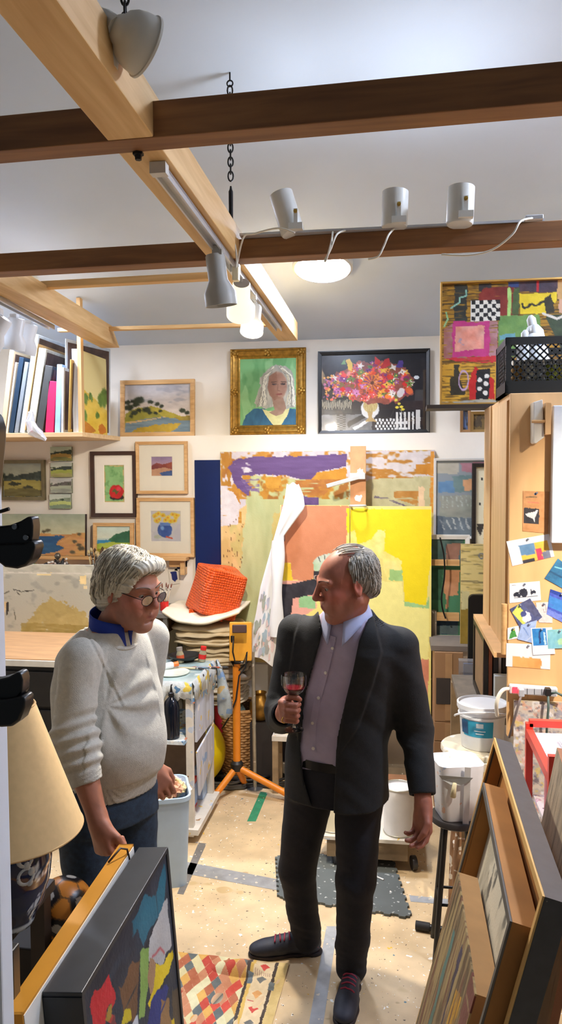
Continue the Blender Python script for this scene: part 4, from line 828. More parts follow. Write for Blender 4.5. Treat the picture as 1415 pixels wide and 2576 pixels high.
swatch('navy paint swatch card higher beside the shelf bracket', 451, 1424, (24, 28, 84), w=22, h=26, tilt=.1); swatch('blue paint swatch card lower beside the shelf bracket', 438, 1450, (20, 36, 110), w=26, h=40, tilt=-.15)
# left table, grey canvas
TY0, TY1, TZ = 3.9, 4.62, .985
xr = PY(205, 1690, 3.95).x
t = thing('flat_file', 'black flat file cabinet with white top edge behind the man in the sweater', 'cabinet', (-2.4, 4.25, 0))
blk = M('cabinet_black', (24, 24, 26), .5, var=.3)
MB().bb((-2.98, TY0 + .03, 0), (xr, TY1 + .1, TZ - .035)).build('body', blk, t)
MB().bb((-2.98, TY0, TZ - .035), (xr + .02, TY1 + .14, TZ)).build('top', M('top_white', (226, 224, 216), .5), t, bevel=.003)
for k in range(4):
    d = MB(); d.bb((-2.96, TY0 + .012, .1 + k * .21), (xr - .03, TY0 + .03, .29 + k * .21)); dr = d.build('drawer', blk, t, bevel=.003)
    for hx in (-2.3, -1.8): MB().box((hx, TY0 + .004, .2 + k * .21), (.09, .016, .014)).build('handle', M('steel', (170, 172, 174), .3, .9), dr)
tag(MB().bb((-2.97, TY0 + .01, TZ), (xr - .03, TY1 - .02, TZ + .005)).build('cardboard_sheet', M('cardboard_tan', (206, 160, 112), .8, var=.14, scale=5, stretch=(1, 4, 1)), loc=(-2.2, 4.2, TZ)), 'tan cardboard sheet lying in front of the grey canvas', 'cardboard')
a = Art((8, 1424, 262, 1612), (178, 174, 156), step=2.2, seed=72); a.blot((196, 192, 172), .5, 60, 40, .8).blot((150, 148, 136), .6, 30, 20, .7)
a.poly([(90, 1560), (120, 1520), (170, 1530), (230, 1560), (240, 1612), (60, 1612)], (172, 146, 70), warp=20, dry=.12, dsx=30, dsy=30, alpha=.7).poly([(60, 1585), (250, 1590), (250, 1612), (60, 1612)], (150, 130, 66), dry=.2, dsx=50, dsy=10, alpha=.8)
a.line([(42, 1494), (60, 1500), (92, 1496)], 2.5, (60, 56, 50), warp=4, dry=.15).line([(50, 1500), (56, 1510)], 2, (60, 56, 50), warp=3).line([(12, 1510), (30, 1500)], 3, (80, 76, 66), dry=.3).poly([(22, 1530), (30, 1528), (27, 1562), (23, 1566)], (40, 36, 32)).poly([(18, 1530), (23, 1530), (21, 1556), (17, 1560)], (220, 190, 140)).line([(42, 1550), (46, 1580)], 2, (90, 86, 70), dry=.3)
a.poly([(205, 1453), (222, 1453), (220, 1478), (206, 1476)], (236, 210, 150)).poly([(212, 1482), (224, 1478), (222, 1488), (214, 1490)], (226, 206, 160)).rect(100, 1446, 136, 1454, (226, 206, 150), warp=1).rect(8, 1446, 262, 1449, (206, 200, 184), warp=1)
t = picture('large_canvas', 'wide grey olive canvas with taped corner standing on the flat file', 'painting', (8, 1448, 262, 1612), TY1, a, 0, .03, edge=(206, 200, 184), lean=R(2)); t.location.z = TZ + .001
lz = PY(140, 1449, 4.75).z
tag(MB().bb((-2.98, 4.70, lz - .025), (PY(300, 1450, 4.8).x, 5.126, lz)).build('wall_shelf', maple, loc=(-2.4, 4.9, lz)), 'narrow shelf behind the grey canvas holding brushes and paint tubes', 'shelf')
# dish with paint tubes
dc = PY(146, 1446, 4.82); dc.z = lz; t = thing('metal_dish', 'shallow metal dish heaped with paint tubes on the shelf behind the grey canvas', 'dish', dc)
MB().lathe([(.06, .0), (.1, .012), (.115, .03), (.112, .03), (.098, .016), (.0001, .006)], dc, n=32, sx=1.0).build('bowl', M('dish_steel', (120, 116, 108), .35, .7), t, smooth=True)
MB().lathe([(.007, .0), (.007, .1), (.02, .115), (.021, .128), (.012, .142), (.0001, .146)], dc, n=14).build('finial', M('dish_steel'), t, smooth=True)
rr = random.Random(5); tubec = [((214, 206, 196), 'pale'), ((60, 60, 64), 'dark'), ((150, 120, 100), 'tan'), ((90, 50, 46), 'brown'), ((196, 196, 200), 'silver'), ((40, 40, 44), 'black')]
for k in range(26):
    an = k * 2.4; r = .02 + .075 * ((k * 7) % 26) / 26; z = dc.z + .035 + .045 * (1 - r / .1) + .006 * (k % 3)
    c = Vector((dc.x + r * cos(an), dc.y + r * sin(an) * .8, z)); d = Vector((cos(an * 1.7), sin(an * 1.7) * .6 - .4, rr.uniform(-.3, .4))).normalized()
    t = thing('paint_tube', 'small %s paint tube in the heap on the metal dish' % tubec[k % 6][1], 'paint tube', c, group='paint tubes heaped in the metal dish, %s' % tubec[k % 6][1])
    MB().lathe([(.012, -.025), (.013, -.01), (.012, .022), (.006, .028)], c, d, n=10).build('body', M('tube_%d' % (k % 6), tubec[k % 6][0], .4, .2), t, smooth=True); MB().lathe([(.007, .028), (.007, .04), (.006, .042)], c, d, n=10).build('cap', M('tube_cap_%d' % (k % 2), ((230, 226, 220), (30, 30, 32))[k % 2], .4), t, smooth=True)
# brush jar
def brush(label, group, foot, d, L, r=.004, col=(190, 160, 110), hair=(70, 50, 36), fer=.03, name='paint_brush', wide=1.0):
    foot = Vector(foot); d = Vector(d).normalized(); t = thing(name, label, 'brush', foot, group=group)
    MB().tube([foot, foot + d * L * .5, foot + d * L * .72], [r * .6, r * 1.25, r], 8).build('handle', M('handle_%d_%d_%d' % col, col, .45), t, smooth='all')
    MB().tube([foot + d * L * .72, foot + d * L * .82], [r * 1.1, r * 1.2 * wide], 8).build('ferrule', M('ferrule', (180, 176, 166), .3, .9), t, smooth='all')
    MB().tube([foot + d * L * .82, foot + d * L * .92, foot + d * L], [r * 1.2 * wide, r * 1.5 * wide, r * .5], 8).build('bristles', M('hair_%d_%d_%d' % hair, hair, .8, var=.3), t, smooth='all')
    return t
jc = PY(246, 1448, 4.82); jc.z = lz; t = thing('brush_pot', 'wide pot on the shelf crowded with upright brushes behind the grey haired man', 'pot', jc)
MB().lathe([(.05, 0), (.055, .005), (.055, .07), (.051, .07), (.05, .008), (.0001, .008)], jc, n=28).build('pot', M('pot_glassy', (170, 164, 150), .25), t, smooth=True)
for k in range(14):
    an = k * 2.4; r = .008 + .034 * (k / 14); f = jc + Vector((r * cos(an), r * sin(an), .012)); d = Vector((cos(an) * .14, sin(an) * .1, 1))
    n_ = ['pale handled', 'grey handled', 'brown handled'][k % 3]; brush('%s brush standing in the wide pot on the shelf' % n_, 'brushes in the pot on the shelf, %s' % n_, f, d, .13 + .05 * ((k * 5) % 7) / 7, .0045, [(206, 186, 140), (140, 138, 130), (110, 84, 60)][k % 3], [(196, 176, 130), (90, 70, 50)][k % 2], wide=1.5)
# desk behind, with red jar and brushes
dz = PY(420, 1535, 4.85).z
t = thing('metal_desk', 'grey metal desk corner behind the grey haired man', 'desk', (-1.75, 4.9, 0)); x0, x1 = PY(330, 1535, 4.85).x, PY(424, 1545, 4.72).x
gm = M('desk_grey', (128, 124, 118), .45, .3, var=.1)
MB().bb((x0, 4.72, dz - .03), (x1, 5.12, dz)).build('desk_top', gm, t, bevel=.003)
for x in (x0 + .03, x1 - .03):
    for y in (5.08,): MB().bb((x - .014, y - .014, 0), (x + .014, y + .014, dz - .03)).build('leg', gm, t)
MB().bb((x1 - .04, 4.73, .6), (x1 - .012, 4.758, dz - .03)).build('front_strut', gm, t); MB().bb((x0 + .03, 4.76, dz - .14), (x1 - .03, 5.0, dz - .03)).build('drawer', M('drawer_wood', (128, 96, 58), .6, var=.2), t)
rj = PY(414, 1536, 4.84); rj.z = dz; t = thing('brush_jar', 'red jar of slim brushes on the grey desk by the man with glasses', 'jar', rj)
MB().lathe([(.026, 0), (.028, .004), (.028, .06), (.025, .06), (.024, .01), (.0001, .01)], rj, n=20).build('jar', M('jar_red', (214, 40, 36), .3), t, smooth=True)
for k in range(6):
    f = rj + Vector((.01 * cos(k), .01 * sin(k), .012)); brush('slim brush in the red jar on the grey desk', 'brushes in the red jar', f, (.3 * sin(k * 2.1), .1 * cos(k), 1), .17, .003, (206, 190, 160), (120, 60, 40))
# palette cart with glass top
cy0, cy1 = 3.97, 4.46
cxr = PZ(500, 2062, .08).x; cxl = cxr - .42
crust = M('paint_crust', (214, 222, 226), .5, var=.25, scale=12, bump=.8, bscale=60, spots=[(9, .56, (150, 180, 206)), (11, .6, (230, 206, 90)), (13, .62, (90, 130, 170)), (17, .64, (236, 236, 232)), (15, .68, (190, 120, 90)), (21, .69, (60, 60, 70))])
crustw = M('paint_white_wood', (222, 216, 206), .6, var=.12, bump=.3, spots=[(14, .66, (196, 206, 222)), (20, .7, (160, 120, 80)), (24, .72, (226, 190, 90))])
t = thing('palette_cart', 'paint crusted palette cart with glass top and open shelves', 'cart', ((cxl + cxr) / 2, 4.23, 0))
MB().bb((cxl, cy0, .855), (cxr, cy1, .875)).build('glass_top', M('palette_glass', (176, 198, 196), .12, var=.3, scale=5, spots=[(7, .62, (214, 222, 214)), (9, .68, (120, 140, 140)), (12, .7, (236, 130, 60)), (15, .72, (240, 240, 236))], coat=.5), t, bevel=.003)
m = MB(); n = 60
for side in range(3):                                   # drips hanging over the rim: wavy skirt
    for k in range(n):
        u0, u1 = k / n, (k + 1) / n
        if side == 0: p0, p1, o = Vector((cxl + (cxr - cxl) * u0, cy0, 0)), Vector((cxl + (cxr - cxl) * u1, cy0, 0)), Vector((0, -.012, 0))
        elif side == 1: p0, p1, o = Vector((cxr, cy0 + (cy1 - cy0) * u0, 0)), Vector((cxr, cy0 + (cy1 - cy0) * u1, 0)), Vector((.012, 0, 0))
        else: continue
        d0 = .05 + .05 * vnoise(np.array(k * .35), np.array(side * 3.), 5); d1 = .05 + .05 * vnoise(np.array((k + 1) * .35), np.array(side * 3.), 5)
        if side == 1: d0 += .06 * u0; d1 += .06 * u1
        m.add([p0 + Vector((0, 0, .88)), p1 + Vector((0, 0, .88)), p1 + o + Vector((0, 0, .86)), p0 + o + Vector((0, 0, .86)), p1 + o * 1.2 + Vector((0, 0, .86 - d1)), p0 + o * 1.2 + Vector((0, 0, .86 - d0)), p1 + Vector((0, 0, .86 - d1)), p0 + Vector((0, 0, .86 - d0))], [(0, 1, 2, 3), (3, 2, 4, 5), (5, 4, 6, 7)])
m.build('paint_drips', crust, t, smooth='all')
pm = M('paint_panel', (206, 210, 224), .5, var=.2, scale=8, bump=.5, bscale=40, stretch=(1, 4, .6), spots=[(7, .57, (150, 180, 220)), (11, .64, (236, 230, 226)), (14, .68, (226, 196, 110))])
for y in (cy0 + .02, cy1 - .02):
    for x in (cxl + .02, cxr - .02): MB().bb((x - .018, y - .018, .03), (x + .018, y + .018, .855)).build('leg', crustw, t)
MB().bb((cxr - .012, cy0 + .09, .52), (cxr, cy1, .84)).build('side_panel', pm, t); 
m = MB(); m.add([(cxr - .01, cy0 + .1, .46), (cxr - .01, cy1, .5), (cxr - .01, cy1, .3), (cxr - .01, cy0 + .14, .2), (cxr, cy0 + .1, .46), (cxr, cy1, .5), (cxr, cy1, .3), (cxr, cy0 + .14, .2)], [(0, 1, 2, 3), (7, 6, 5, 4), (0, 4, 5, 1), (1, 5, 6, 2), (2, 6, 7, 3), (3, 7, 4, 0)]); m.build('side_panel', pm, t)
MB().bb((cxl, cy0 - .06, .555), (cxr - .03, cy1, .575)).build('shelf', crust, t); MB().bb((cxl, cy0 - .02, .05), (cxr + .03, cy1, .08)).build('bottom_shelf', crustw, t)
MB().bb((cxl, cy1 - .06, .08), (cxr - .04, cy1 - .045, .555)).build('back_panel', M('panel_brown', (150, 122, 96), .6, var=.2, spots=[(12, .68, (190, 190, 206))]), t)
def bottle(name, label, base, prof, mat, capprof, capmat, cat='bottle', n=24, lab=None, labmat=None, group=None):
    base = Vector(base); t = thing(name, label, cat, base, group=group)
    MB().lathe(prof, base, n=n).build('bottle', mat, t, smooth=True); MB().lathe(capprof, base, n=16).build('cap', capmat, t, smooth=True)
    if lab: MB().lathe(lab, base, n=n, cap=False).build('label', labmat, t, smooth='all')
    return t
b = PY(433, 1871, cy0 - .01); b.z = .576
bottle('ink_bottle', 'large black squeeze bottle on the cart shelf', b, [(.036, 0), (.042, .006), (.043, .02), (.043, .17), (.036, .198), (.014, .222), (.014, .23)], M('ink_black', (12, 18, 30), .12), [(.016, .228), (.016, .244), (.009, .248), (.0035, .285), (.0001, .287)], M('cap_black', (20, 20, 22), .4))
b = PY(392, 1868, cy0 + .06); b.z = .576
t = thing('plastic_jug', 'off white jug behind the black squeeze bottle', 'jug', b); MB().lathe([(.05, 0), (.055, .006), (.055, .15), (.04, .18), (.022, .19), (.022, .215), (.0001, .216)], b, n=20).build('jug', M('jug_white', (226, 216, 196), .4), t, smooth=True)
b = Vector((PY(385, 1990, 4.0).x, 4.02, .081)); bottle('blue_bottle', 'bright blue bottle on the bottom of the palette cart', b, [(.045, 0), (.048, .006), (.048, .17), (.03, .2), (.02, .21), (.02, .215)], M('bottle_blue', (36, 130, 220), .25), [(.022, .214), (.022, .24), (.0001, .241)], M('cap_blue', (40, 110, 200), .4))
b = Vector((PZ(484, 2030, .085).x - .01, PZ(484, 2030, .085).y, .081)); t = thing('solvent_can', 'rectangular red and blue solvent can on the end of the bottom shelf', 'can', b)
MB().box(b + Vector((0, 0, .085)), (.055, .1, .17)).build('can', M('can_red', (206, 40, 50), .3), t, bevel=.004); MB().box(b + Vector((0, -.0505, .08)), (.044, .002, .12)).build('label', M('can_blue', (130, 170, 230), .4), t); MB().box(b + Vector((.028, 0, .08)), (.002, .08, .12)).build('label', M('can_blue'), t); MB().lathe([(.012, .17), (.012, .19), (.0001, .191)], b, n=14).build('cap', M('cap_black'), t)
b = b + Vector((.015, .16, 0)); t = thing('solvent_can', 'pale blue can behind the red and blue one on the bottom shelf', 'can', b); MB().box(b + Vector((0, 0, .09)), (.06, .1, .18)).build('can', M('can_pale', (170, 196, 232), .35), t, bevel=.004); MB().lathe([(.012, .18), (.012, .2), (.0001, .201)], b, n=14).build('cap', M('cap_black'), t)
tz = .876
def on_top(px, y): p = PY(px, 1700, y); return Vector((p.x, y, tz))
b = on_top(412, 4.2); t = thing('paint_tube', 'large white paint tube with orange cap lying on the glass top', 'paint tube', b)
MB().lathe([(.016, -.06), (.019, 0), (.019, .05), (.012, .06)], b + Vector((0, 0, .02)), (1, .5, .15), n=16).build('body', M('tube_white', (226, 230, 236), .35), t, smooth=True); MB().lathe([(.014, .058), (.015, .085), (.013, .087)], b + Vector((0, 0, .02)), (1, .5, .15), n=14).build('cap', M('cap_orange', (236, 120, 50), .35), t, smooth=True)
b = on_top(466, 4.44); t = thing('black_bowl', 'shallow black bowl at the back of the glass top', 'bowl', b); MB().lathe([(.05, 0), (.085, .02), (.1, .035), (.096, .035), (.08, .022), (.0001, .006)], b, n=30).build('bowl', M('bowl_black', (20, 22, 24), .3), t, smooth=True)
for lab, px, y, c1, tilt in (('glass jar with orange band and upright brush at the back of the glass top', 456, 4.38, (206, 96, 60), -.1), ('red capped jar tipped beside the black bowl on the glass top', 508, 4.42, (216, 40, 36), .15)):
    b = on_top(px, y); t = thing('glass_jar', lab, 'jar', b, (0, tilt, 0)); MB().lathe([(.02, 0), (.022, .004), (.022, .05), (.016, .065), (.016, .075)], (0, 0, .003), n=18).build('jar', M('jar_glass', (170, 160, 130), .1, var=.3), t, local=True, smooth=True)
    MB().lathe([(.023, .018), (.023, .045)], (0, 0, .003), n=18, cap=False).build('band', M('band_%d' % c1[0], c1, .4), t, local=True); MB().lathe([(.0175, .07), (.0175, .09), (.0001, .091)], (0, 0, .003), n=16).build('lid', M('band_%d' % c1[0]) if 'red' in lab else M('lid_grey', (150, 140, 130), .5), t, local=True, smooth=True)
for k, px in enumerate((440, 470, 496)):
    b = on_top(px, 4.25); b.z += .006; brush('paint caked brush lying across the glass top', 'brushes lying on the glass top', b, (1, .15 * (k - 1), .02), .18, .005, [(206, 190, 150), (90, 120, 140), (180, 90, 60)][k], (60, 60, 60))
b = on_top(432, 4.15); t = thing('oval_palette', 'pale oval palette plate near the front of the glass top', 'palette', b); MB().lathe([(.09, 0), (.1, .004), (.1, .008), (.09, .006), (.0001, .005)], b, n=32, sx=1.0).build('plate', M('plate_pale', (206, 214, 200), .2, var=.1), t, smooth=True)
# plastic bag hanging from the cart corner
b = Vector((cxr + .03, cy1 + .03, .70)); t = thing('plastic_bag', 'paint smeared clear plastic bag hanging off the far corner of the palette cart', 'plastic', b)
m = MB(); m.tube([Vector((cxr + .015, cy1 + .02, .875)), b + Vector((.01, 0, .08)), b + Vector((.03, 0, -.05)), b + Vector((.035, 0, -.14)), b + Vector((.035, 0, -.17))], [.008, .02, .042, .05, .03], 12); m.build('bag_film', M('bag_smeared', (176, 186, 190), .25, var=.4, scale=14, spots=[(12, .6, (206, 176, 120)), (15, .64, (120, 150, 190))]), t, jitter=.008, smooth='all')
# waste bin
b = Vector((PZ(412, 2225, 0).x, 3.62, 0)); t = thing('waste_bin', 'pale blue waste bin full of crumpled paper beside the cart', 'bin', b)
def rrect(w, d, r, n=5): 
    out = []
    for cx_, cy_, a0 in ((w / 2 - r, d / 2 - r, 0), (-w / 2 + r, d / 2 - r, 90), (-w / 2 + r, -d / 2 + r, 180), (w / 2 - r, -d / 2 + r, 270)):
        for k in range(n + 1): a_ = R(a0 + 90 * k / n); out.append((cx_ + r * cos(a_), cy_ + r * sin(a_)))
    return out
def tub(base, levels, rot=.0):
    """levels: (w, d, r, z) rounded rectangles joined into a skin"""
    m = MB(); vs = []; n = None; cs, sn = cos(rot), sin(rot)
    for w_, d_, r_, z_ in levels:
        ring = rrect(w_, d_, r_); n = len(ring); vs += [(base[0] + x * cs - y * sn, base[1] + x * sn + y * cs, base[2] + z_) for x, y in ring]
    L_ = len(levels); fs = [(i * n + k, i * n + (k + 1) % n, (i + 1) * n + (k + 1) % n, (i + 1) * n + k) for i in range(L_ - 1) for k in range(n)] + [tuple(range(n))[::-1], tuple((L_ - 1) * n + k for k in range(n))]
    return m.add(vs, fs)
tub(b, [(.17, .24, .04, 0), (.2, .29, .05, .43), (.215, .305, .055, .43), (.215, .305, .055, .45), (.195, .285, .05, .45), (.17, .25, .045, .2)], R(20)).build('bin', M('bin_blue', (172, 196, 222), .45, var=.04), t, smooth=True)
rr = random.Random(9)
for k, (dx, dy, dzz, s_, c) in enumerate(((0, -.06, .40, .055, (226, 196, 160)), (.03, .04, .43, .05, (222, 200, 150)), (-.05, .06, .43, .05, (236, 224, 216)), (.04, -.02, .45, .04, (214, 160, 130)), (-.05, -.03, .41, .05, (240, 238, 236)), (0, .1, .42, .05, (226, 206, 196)), (.05, .1, .4, .04, (240, 240, 240)))):
    c_ = b + Vector((dx, dy, dzz)); t = thing('crumpled_paper', 'ball of %s crumpled paper in the waste bin' % ('brown' if k in (0, 1, 3) else 'white'), 'paper', c_, group='crumpled %s paper in the waste bin' % ('brown' if k in (0, 1, 3) else 'white'))
    m = MB(); m.sphere(c_, s_, 12, 9, (1, 1, .8)); m.build('paper', M('paper_%d' % k, c, .8, var=.15), t, jitter=.011)
# drop cloths, bubble wrap, basket, ball, work light
def grid_surf(fn, nu, nv, closed_u=False):
    vs = [fn(i / nu, j / nv) for j in range(nv + 1) for i in range(nu + (0 if closed_u else 1))]
    w_ = nu if closed_u else nu + 1
    fs = [(j * w_ + i, j * w_ + (i + 1) % w_, (j + 1) * w_ + (i + 1) % w_, (j + 1) * w_ + i) for j in range(nv) for i in range(nu)]
    return vs, fs
pc = PY(548, 1780, 4.86)
zt = PY(548, 1772, 4.78).z
dw = M('dark_wood', (52, 40, 32), .6, var=.2)
def cloth(label, c, w_, d_, h_, col, seed, folds=3, twist=.0, amp=.015):
    """folded cloth: stacked folds with wavy rims"""
    c = Vector(c); vsum = MB(); hh_ = h_ / folds
    for k in range(folds):
        zb = k * hh_; sd = seed * 10 + k
        ox, oy = (random.Random(sd).uniform(-.02, .02), random.Random(sd + 1).uniform(-.015, .015))
        def fn(u_, v_):
            a_ = 2 * PI * u_; ca, sa = cos(a_), sin(a_); e = 4.0
            r_ = 1.0 / ((abs(ca) ** e + abs(sa) ** e) ** (1 / e)); ph = (v_ - .5) * PI
            s_ = max(.02, cos(ph)) ** .35 if v_ not in (0, 1) else .0
            wob = 1 + .10 * (float(vnoise(np.array(u_ * 9 + 5.), np.array(v_ * 3.), sd)) - .5)
            zz_ = zb + hh_ * .5 + sin(ph) * hh_ * .62 + amp * 1.6 * (float(vnoise(np.array(ca * s_ * 3 + 9.), np.array(sa * s_ * 3 + 9.), sd + 3)) - .5)
            return (c.x + ox + ca * r_ * s_ * wob * w_ / 2, c.y + oy + sa * r_ * s_ * wob * d_ / 2, c.z + zz_)
        vs, fs = grid_surf(fn, 72, 10, True); vsum.add(vs, fs)
    m_ = M('cloth_%d_%d_%d' % col, col, .9, var=.16, scale=9, bump=.5, bscale=26)
    return vsum.build('drop_cloth', m_, loc=c, smooth='all')
zs = PY(440, 1562, 4.74).z
specs = [((556, 4.92), .36, .34, .15, (206, 196, 178), 1, 6, 'folded grey striped drop cloth at the bottom of the heap'), ((560, 4.91), .38, .34, .09, (176, 166, 152), 2, 2, 'rumpled grey brown drop cloth in the lower heap'),
         ((552, 4.92), .42, .36, .12, (218, 202, 168), 3, 4, 'rumpled cream drop cloth in the middle of the heap'), ((536, 4.92), .46, .38, .13, (226, 208, 172), 4, 4, 'folded canvas drop cloth just under the top sheet')]
z = zt; kf = (zs - .03 - zt) / sum(q_[3] * 1.08 for q_ in specs)
for (px, y), w_, d_, h_, col, sd, fo, lab in specs:
    x = PY(px, 1700, y).x; o = tag(cloth(lab, (x, y, z), w_, d_, h_ * kf, col, sd, fo), lab, 'drop cloth'); z += h_ * kf * 1.08
# top sheet: draped slab with a fold sagging to the front
tx = PY(522, 1560, 4.9).x
def top_sheet(u_, v_):
    x = tx - .25 + .50 * u_; y = 4.72 + .38 * v_
    fall = (1 - v_) ** 2
    zz_ = zs + .075 - .06 * fall * (1 - abs(2 * u_ - .85) ** 1.5) - .02 * u_ * (1 - v_) + .03 * max(0, u_ - .75) + .016 * (float(vnoise(np.array(u_ * 5.), np.array(v_ * 4.), 8)) - .5)
    return Vector((x, y - .05 * fall * sin(3 * u_), zz_))
vs, fs = grid_surf(top_sheet, 40, 26); m = MB(); n_ = len(vs); m.add(vs + [v_ - Vector((0, 0, .018)) for v_ in vs], fs + [tuple(n_ + i for i in f[::-1]) for f in fs])
W1 = 41; edge = [i for i in range(W1)] + [j * W1 + 40 for j in range(1, 27)] + [26 * W1 + i for i in range(39, -1, -1)] + [j * W1 for j in range(25, 0, -1)]
m.add([vs[i] for i in edge] + [vs[i] - Vector((0, 0, .018)) for i in edge], [(k, (k + 1) % len(edge), len(edge) + (k + 1) % len(edge), len(edge) + k) for k in range(len(edge))])
tag(m.build('drop_cloth', M('cloth_top', (236, 222, 192), .9, var=.08, bump=.3), loc=(tx, 4.8, zs), smooth='all'), 'clean cream canvas sheet on top of the heap, under the orange bubble wrap', 'drop cloth')
# orange bubble wrap bundle
bm_, nt, bs_ = _new('bubble_orange'); N, L = nt.nodes.new, nt.links.new
bs_.inputs['Base Color'].default_value = lin((255, 98, 30)) + [1]; bs_.inputs['Roughness'].default_value = .28; bs_.inputs['Subsurface Weight'].default_value = .25; bs_.inputs['Subsurface Radius'].default_value = (.05, .012, .004); bs_.inputs['Subsurface Scale'].default_value = .6
tc = N('ShaderNodeTexCoord'); vo = N('ShaderNodeTexVoronoi'); vo.inputs['Scale'].default_value = 62; vo.inputs['Randomness'].default_value = .25; L(tc.outputs['Object'], vo.inputs['Vector'])
bp = N('ShaderNodeBump'); bp.invert = True; bp.inputs['Strength'].default_value = 1.0; bp.inputs['Distance'].default_value = .03; L(vo.outputs['Distance'], bp.inputs['Height']); L(bp.outputs['Normal'], bs_.inputs['Normal'])
oc = PY(546, 1486, 4.9)
t = thing('bubble_wrap_roll', 'bundle of bright orange bubble wrap on top of the drop cloths', 'bubble wrap', oc, (R(8), R(14), R(38)))
def bub(u_, v_):
    a_ = 2 * PI * u_; ca, sa = cos(a_), sin(a_); e = 7.0; r_ = 1 / ((abs(ca) ** e + abs(sa) ** e) ** (1 / e))
    if v_ < .12: s_, zz_ = v_ / .12, -.15
    elif v_ > .88: s_, zz_ = (1 - v_) / .12, .15
    else: s_, zz_ = 1.0, -.15 + .30 * (v_ - .12) / .76
    s_ *= 1 + .03 * sin(3 * a_ + 6 * v_)
    return (ca * r_ * s_ * .142, sa * r_ * s_ * .13, zz_ + .008 * sin(2 * a_))
vs, fs = grid_surf(bub, 96, 34, True); MB().add(vs, fs).build('bubble_wrap', bm_, t, local=True, smooth=True, bevel=.01)
m = MB(); m.add([(-.146, .02, .14), (-.15, .02, -.15), (.03, -.136, -.15), (.03, -.136, -.165), (-.155, -.03, -.19)], [(1, 2, 3, 4)]); m.build('loose_flap', bm_, t, local=True)
# wicker basket
bc = Vector((PY(590, 1900, 4.92).x + .035, 4.96, 0)); t = thing('wicker_basket', 'tall brown wicker basket under the drop cloths', 'basket', bc)
wk = M('wicker', (196, 150, 98), .6, var=.3, scale=30); bh = zt - .055
m = MB()
for k in range(26):
    zz_ = .02 + k * bh / 26; r_ = .125 + .03 * k / 26; ph = k % 2
    pts = [(bc.x + (r_ + .005 * (1 if (i + ph) % 2 else -1)) * cos(i * PI / 18), bc.y + (r_ + .005 * (1 if (i + ph) % 2 else -1)) * 1.0 * sin(i * PI / 18), zz_) for i in range(37)]
    m.tube(pts, bh / 52 * 1.05, 6)
m.build('woven_side', wk, t, smooth='all')
MB().lathe([(.0001, .005), (.12, .005), (.148, bh), (.142, bh), (.11, .02), (.0001, .02)], bc, n=36, sx=1.0).build('lining', M('wicker_dark', (110, 76, 46), .8), t)
m = MB(); m.torus(bc + Vector((0, 0, bh)), (0, 0, 1), .157, .012, 40, 8); m.build('rim', wk, t, smooth='all')
for lab, px, col, dx in (('rolled yellow fabric poking out of the wicker basket', 572, (226, 206, 50), .0), ('pink fabric poking out of the wicker basket', 545, (206, 50, 90), .0), ('pale blue roll poking out of the wicker basket', 598, (150, 186, 200), .0)):
    p = PY(px, 1770, 4.78); m = MB(); m.tube([(p.x, 4.87, bh * .4), (p.x, 4.865, bh + .0), (p.x - .006, 4.86, zt - .03)], [.03, .034, .026], 12); tag(m.build('fabric_roll', M('roll_%d' % px, col, .8), loc=(p.x, 4.8, bh), smooth=True), lab, 'fabric')
# exercise ball
br = .225; bcx = PY(566, 1880, 4.71).x - br
t = tag(MB().sphere((bcx, 4.71, br), br, 48, 28).build('exercise_ball', M('ball_yellow', (230, 206, 24), .35, var=.08, scale=4), loc=(bcx, 4.71, 0), smooth='all'), 'big yellow exercise ball wedged behind the palette cart', 'ball')
# work light tripod
orange = M('tripod_orange', (236, 140, 34), .4, var=.08); blackp = M('black_plastic', (26, 26, 28), .45)
wx = PY(596, 1900, 4.62).x; wy = 4.62; t = thing('work_light', 'orange tripod work light with a yellow head in front of the drop cloths', 'work light', (wx, wy, 0))
zz1 = PY(596, 1925, wy).z; zt1 = PY(598, 1640, wy).z
MB().tube([(wx, wy, zz1 - .02), (wx + .004, wy, zt1)], .0235, 14).build('pole', orange, t, smooth=True)
m = MB(); m.lathe([(.028, 0), (.03, .06), (.024, .07)], (wx + .003, wy, zt1 - .07), n=16); m.build('collar', blackp, t, smooth=True)
MB().lathe([(.035, -.03), (.04, 0), (.04, .015), (.026, .03)], (wx, wy, zz1), n=16).build('hub', blackp, t, smooth=True)
for (fx, fy, fw) in ((530, 2016, None), (762, 2018, None), (None, None, (wx + .03, wy + .12, .012))):
    f = Vector(fw) if fw else PZ(fx, fy, .012)
    d = Vector((wx, wy, zz1 - .01)) - f; MB().tube([f, f + d * .93], .02, 12).build('leg', orange, t, smooth=True)
ha, hb = PY(578, 1662, wy), PY(632, 1568, wy); hc = (ha + hb) / 2
head = MB(); head.box(hc + Vector((0, .02, 0)), (hb.x - ha.x, .09, hb.z - ha.z), (R(-12), 0, R(8))); hd = head.build('lamp_head', M('lamp_yellow', (226, 156, 40), .4, var=.12), t, bevel=.006)
m = MB(); q0 = PY(603, 1582, wy - .07); m.box(q0, (.085, .06, .05), (R(-12), 0, R(8))); m.build('junction_box', M('box_brown', (70, 44, 40), .5), t, bevel=.005)
m = MB(); m.tube([PY(583, 1664, wy - .02), PY(583, 1600, wy - .03), PY(588, 1598, wy)], .006, 8); m.tube([PY(630, 1660, wy - .02), PY(597, 1690, wy - .01), PY(583, 1664, wy - .02)], .006, 8); m.build('bracket', blackp, t, smooth=True)
P = [PY(x, y, wy - .05) for x, y in ((588, 1600), (586, 1640), (592, 1665), (612, 1668), (622, 1640), (618, 1680), (602, 1700), (594, 1760), (580, 1800), (560, 1832))]; MB().tube(P, .005, 7).build('power_cable', blackp, t, smooth='all')
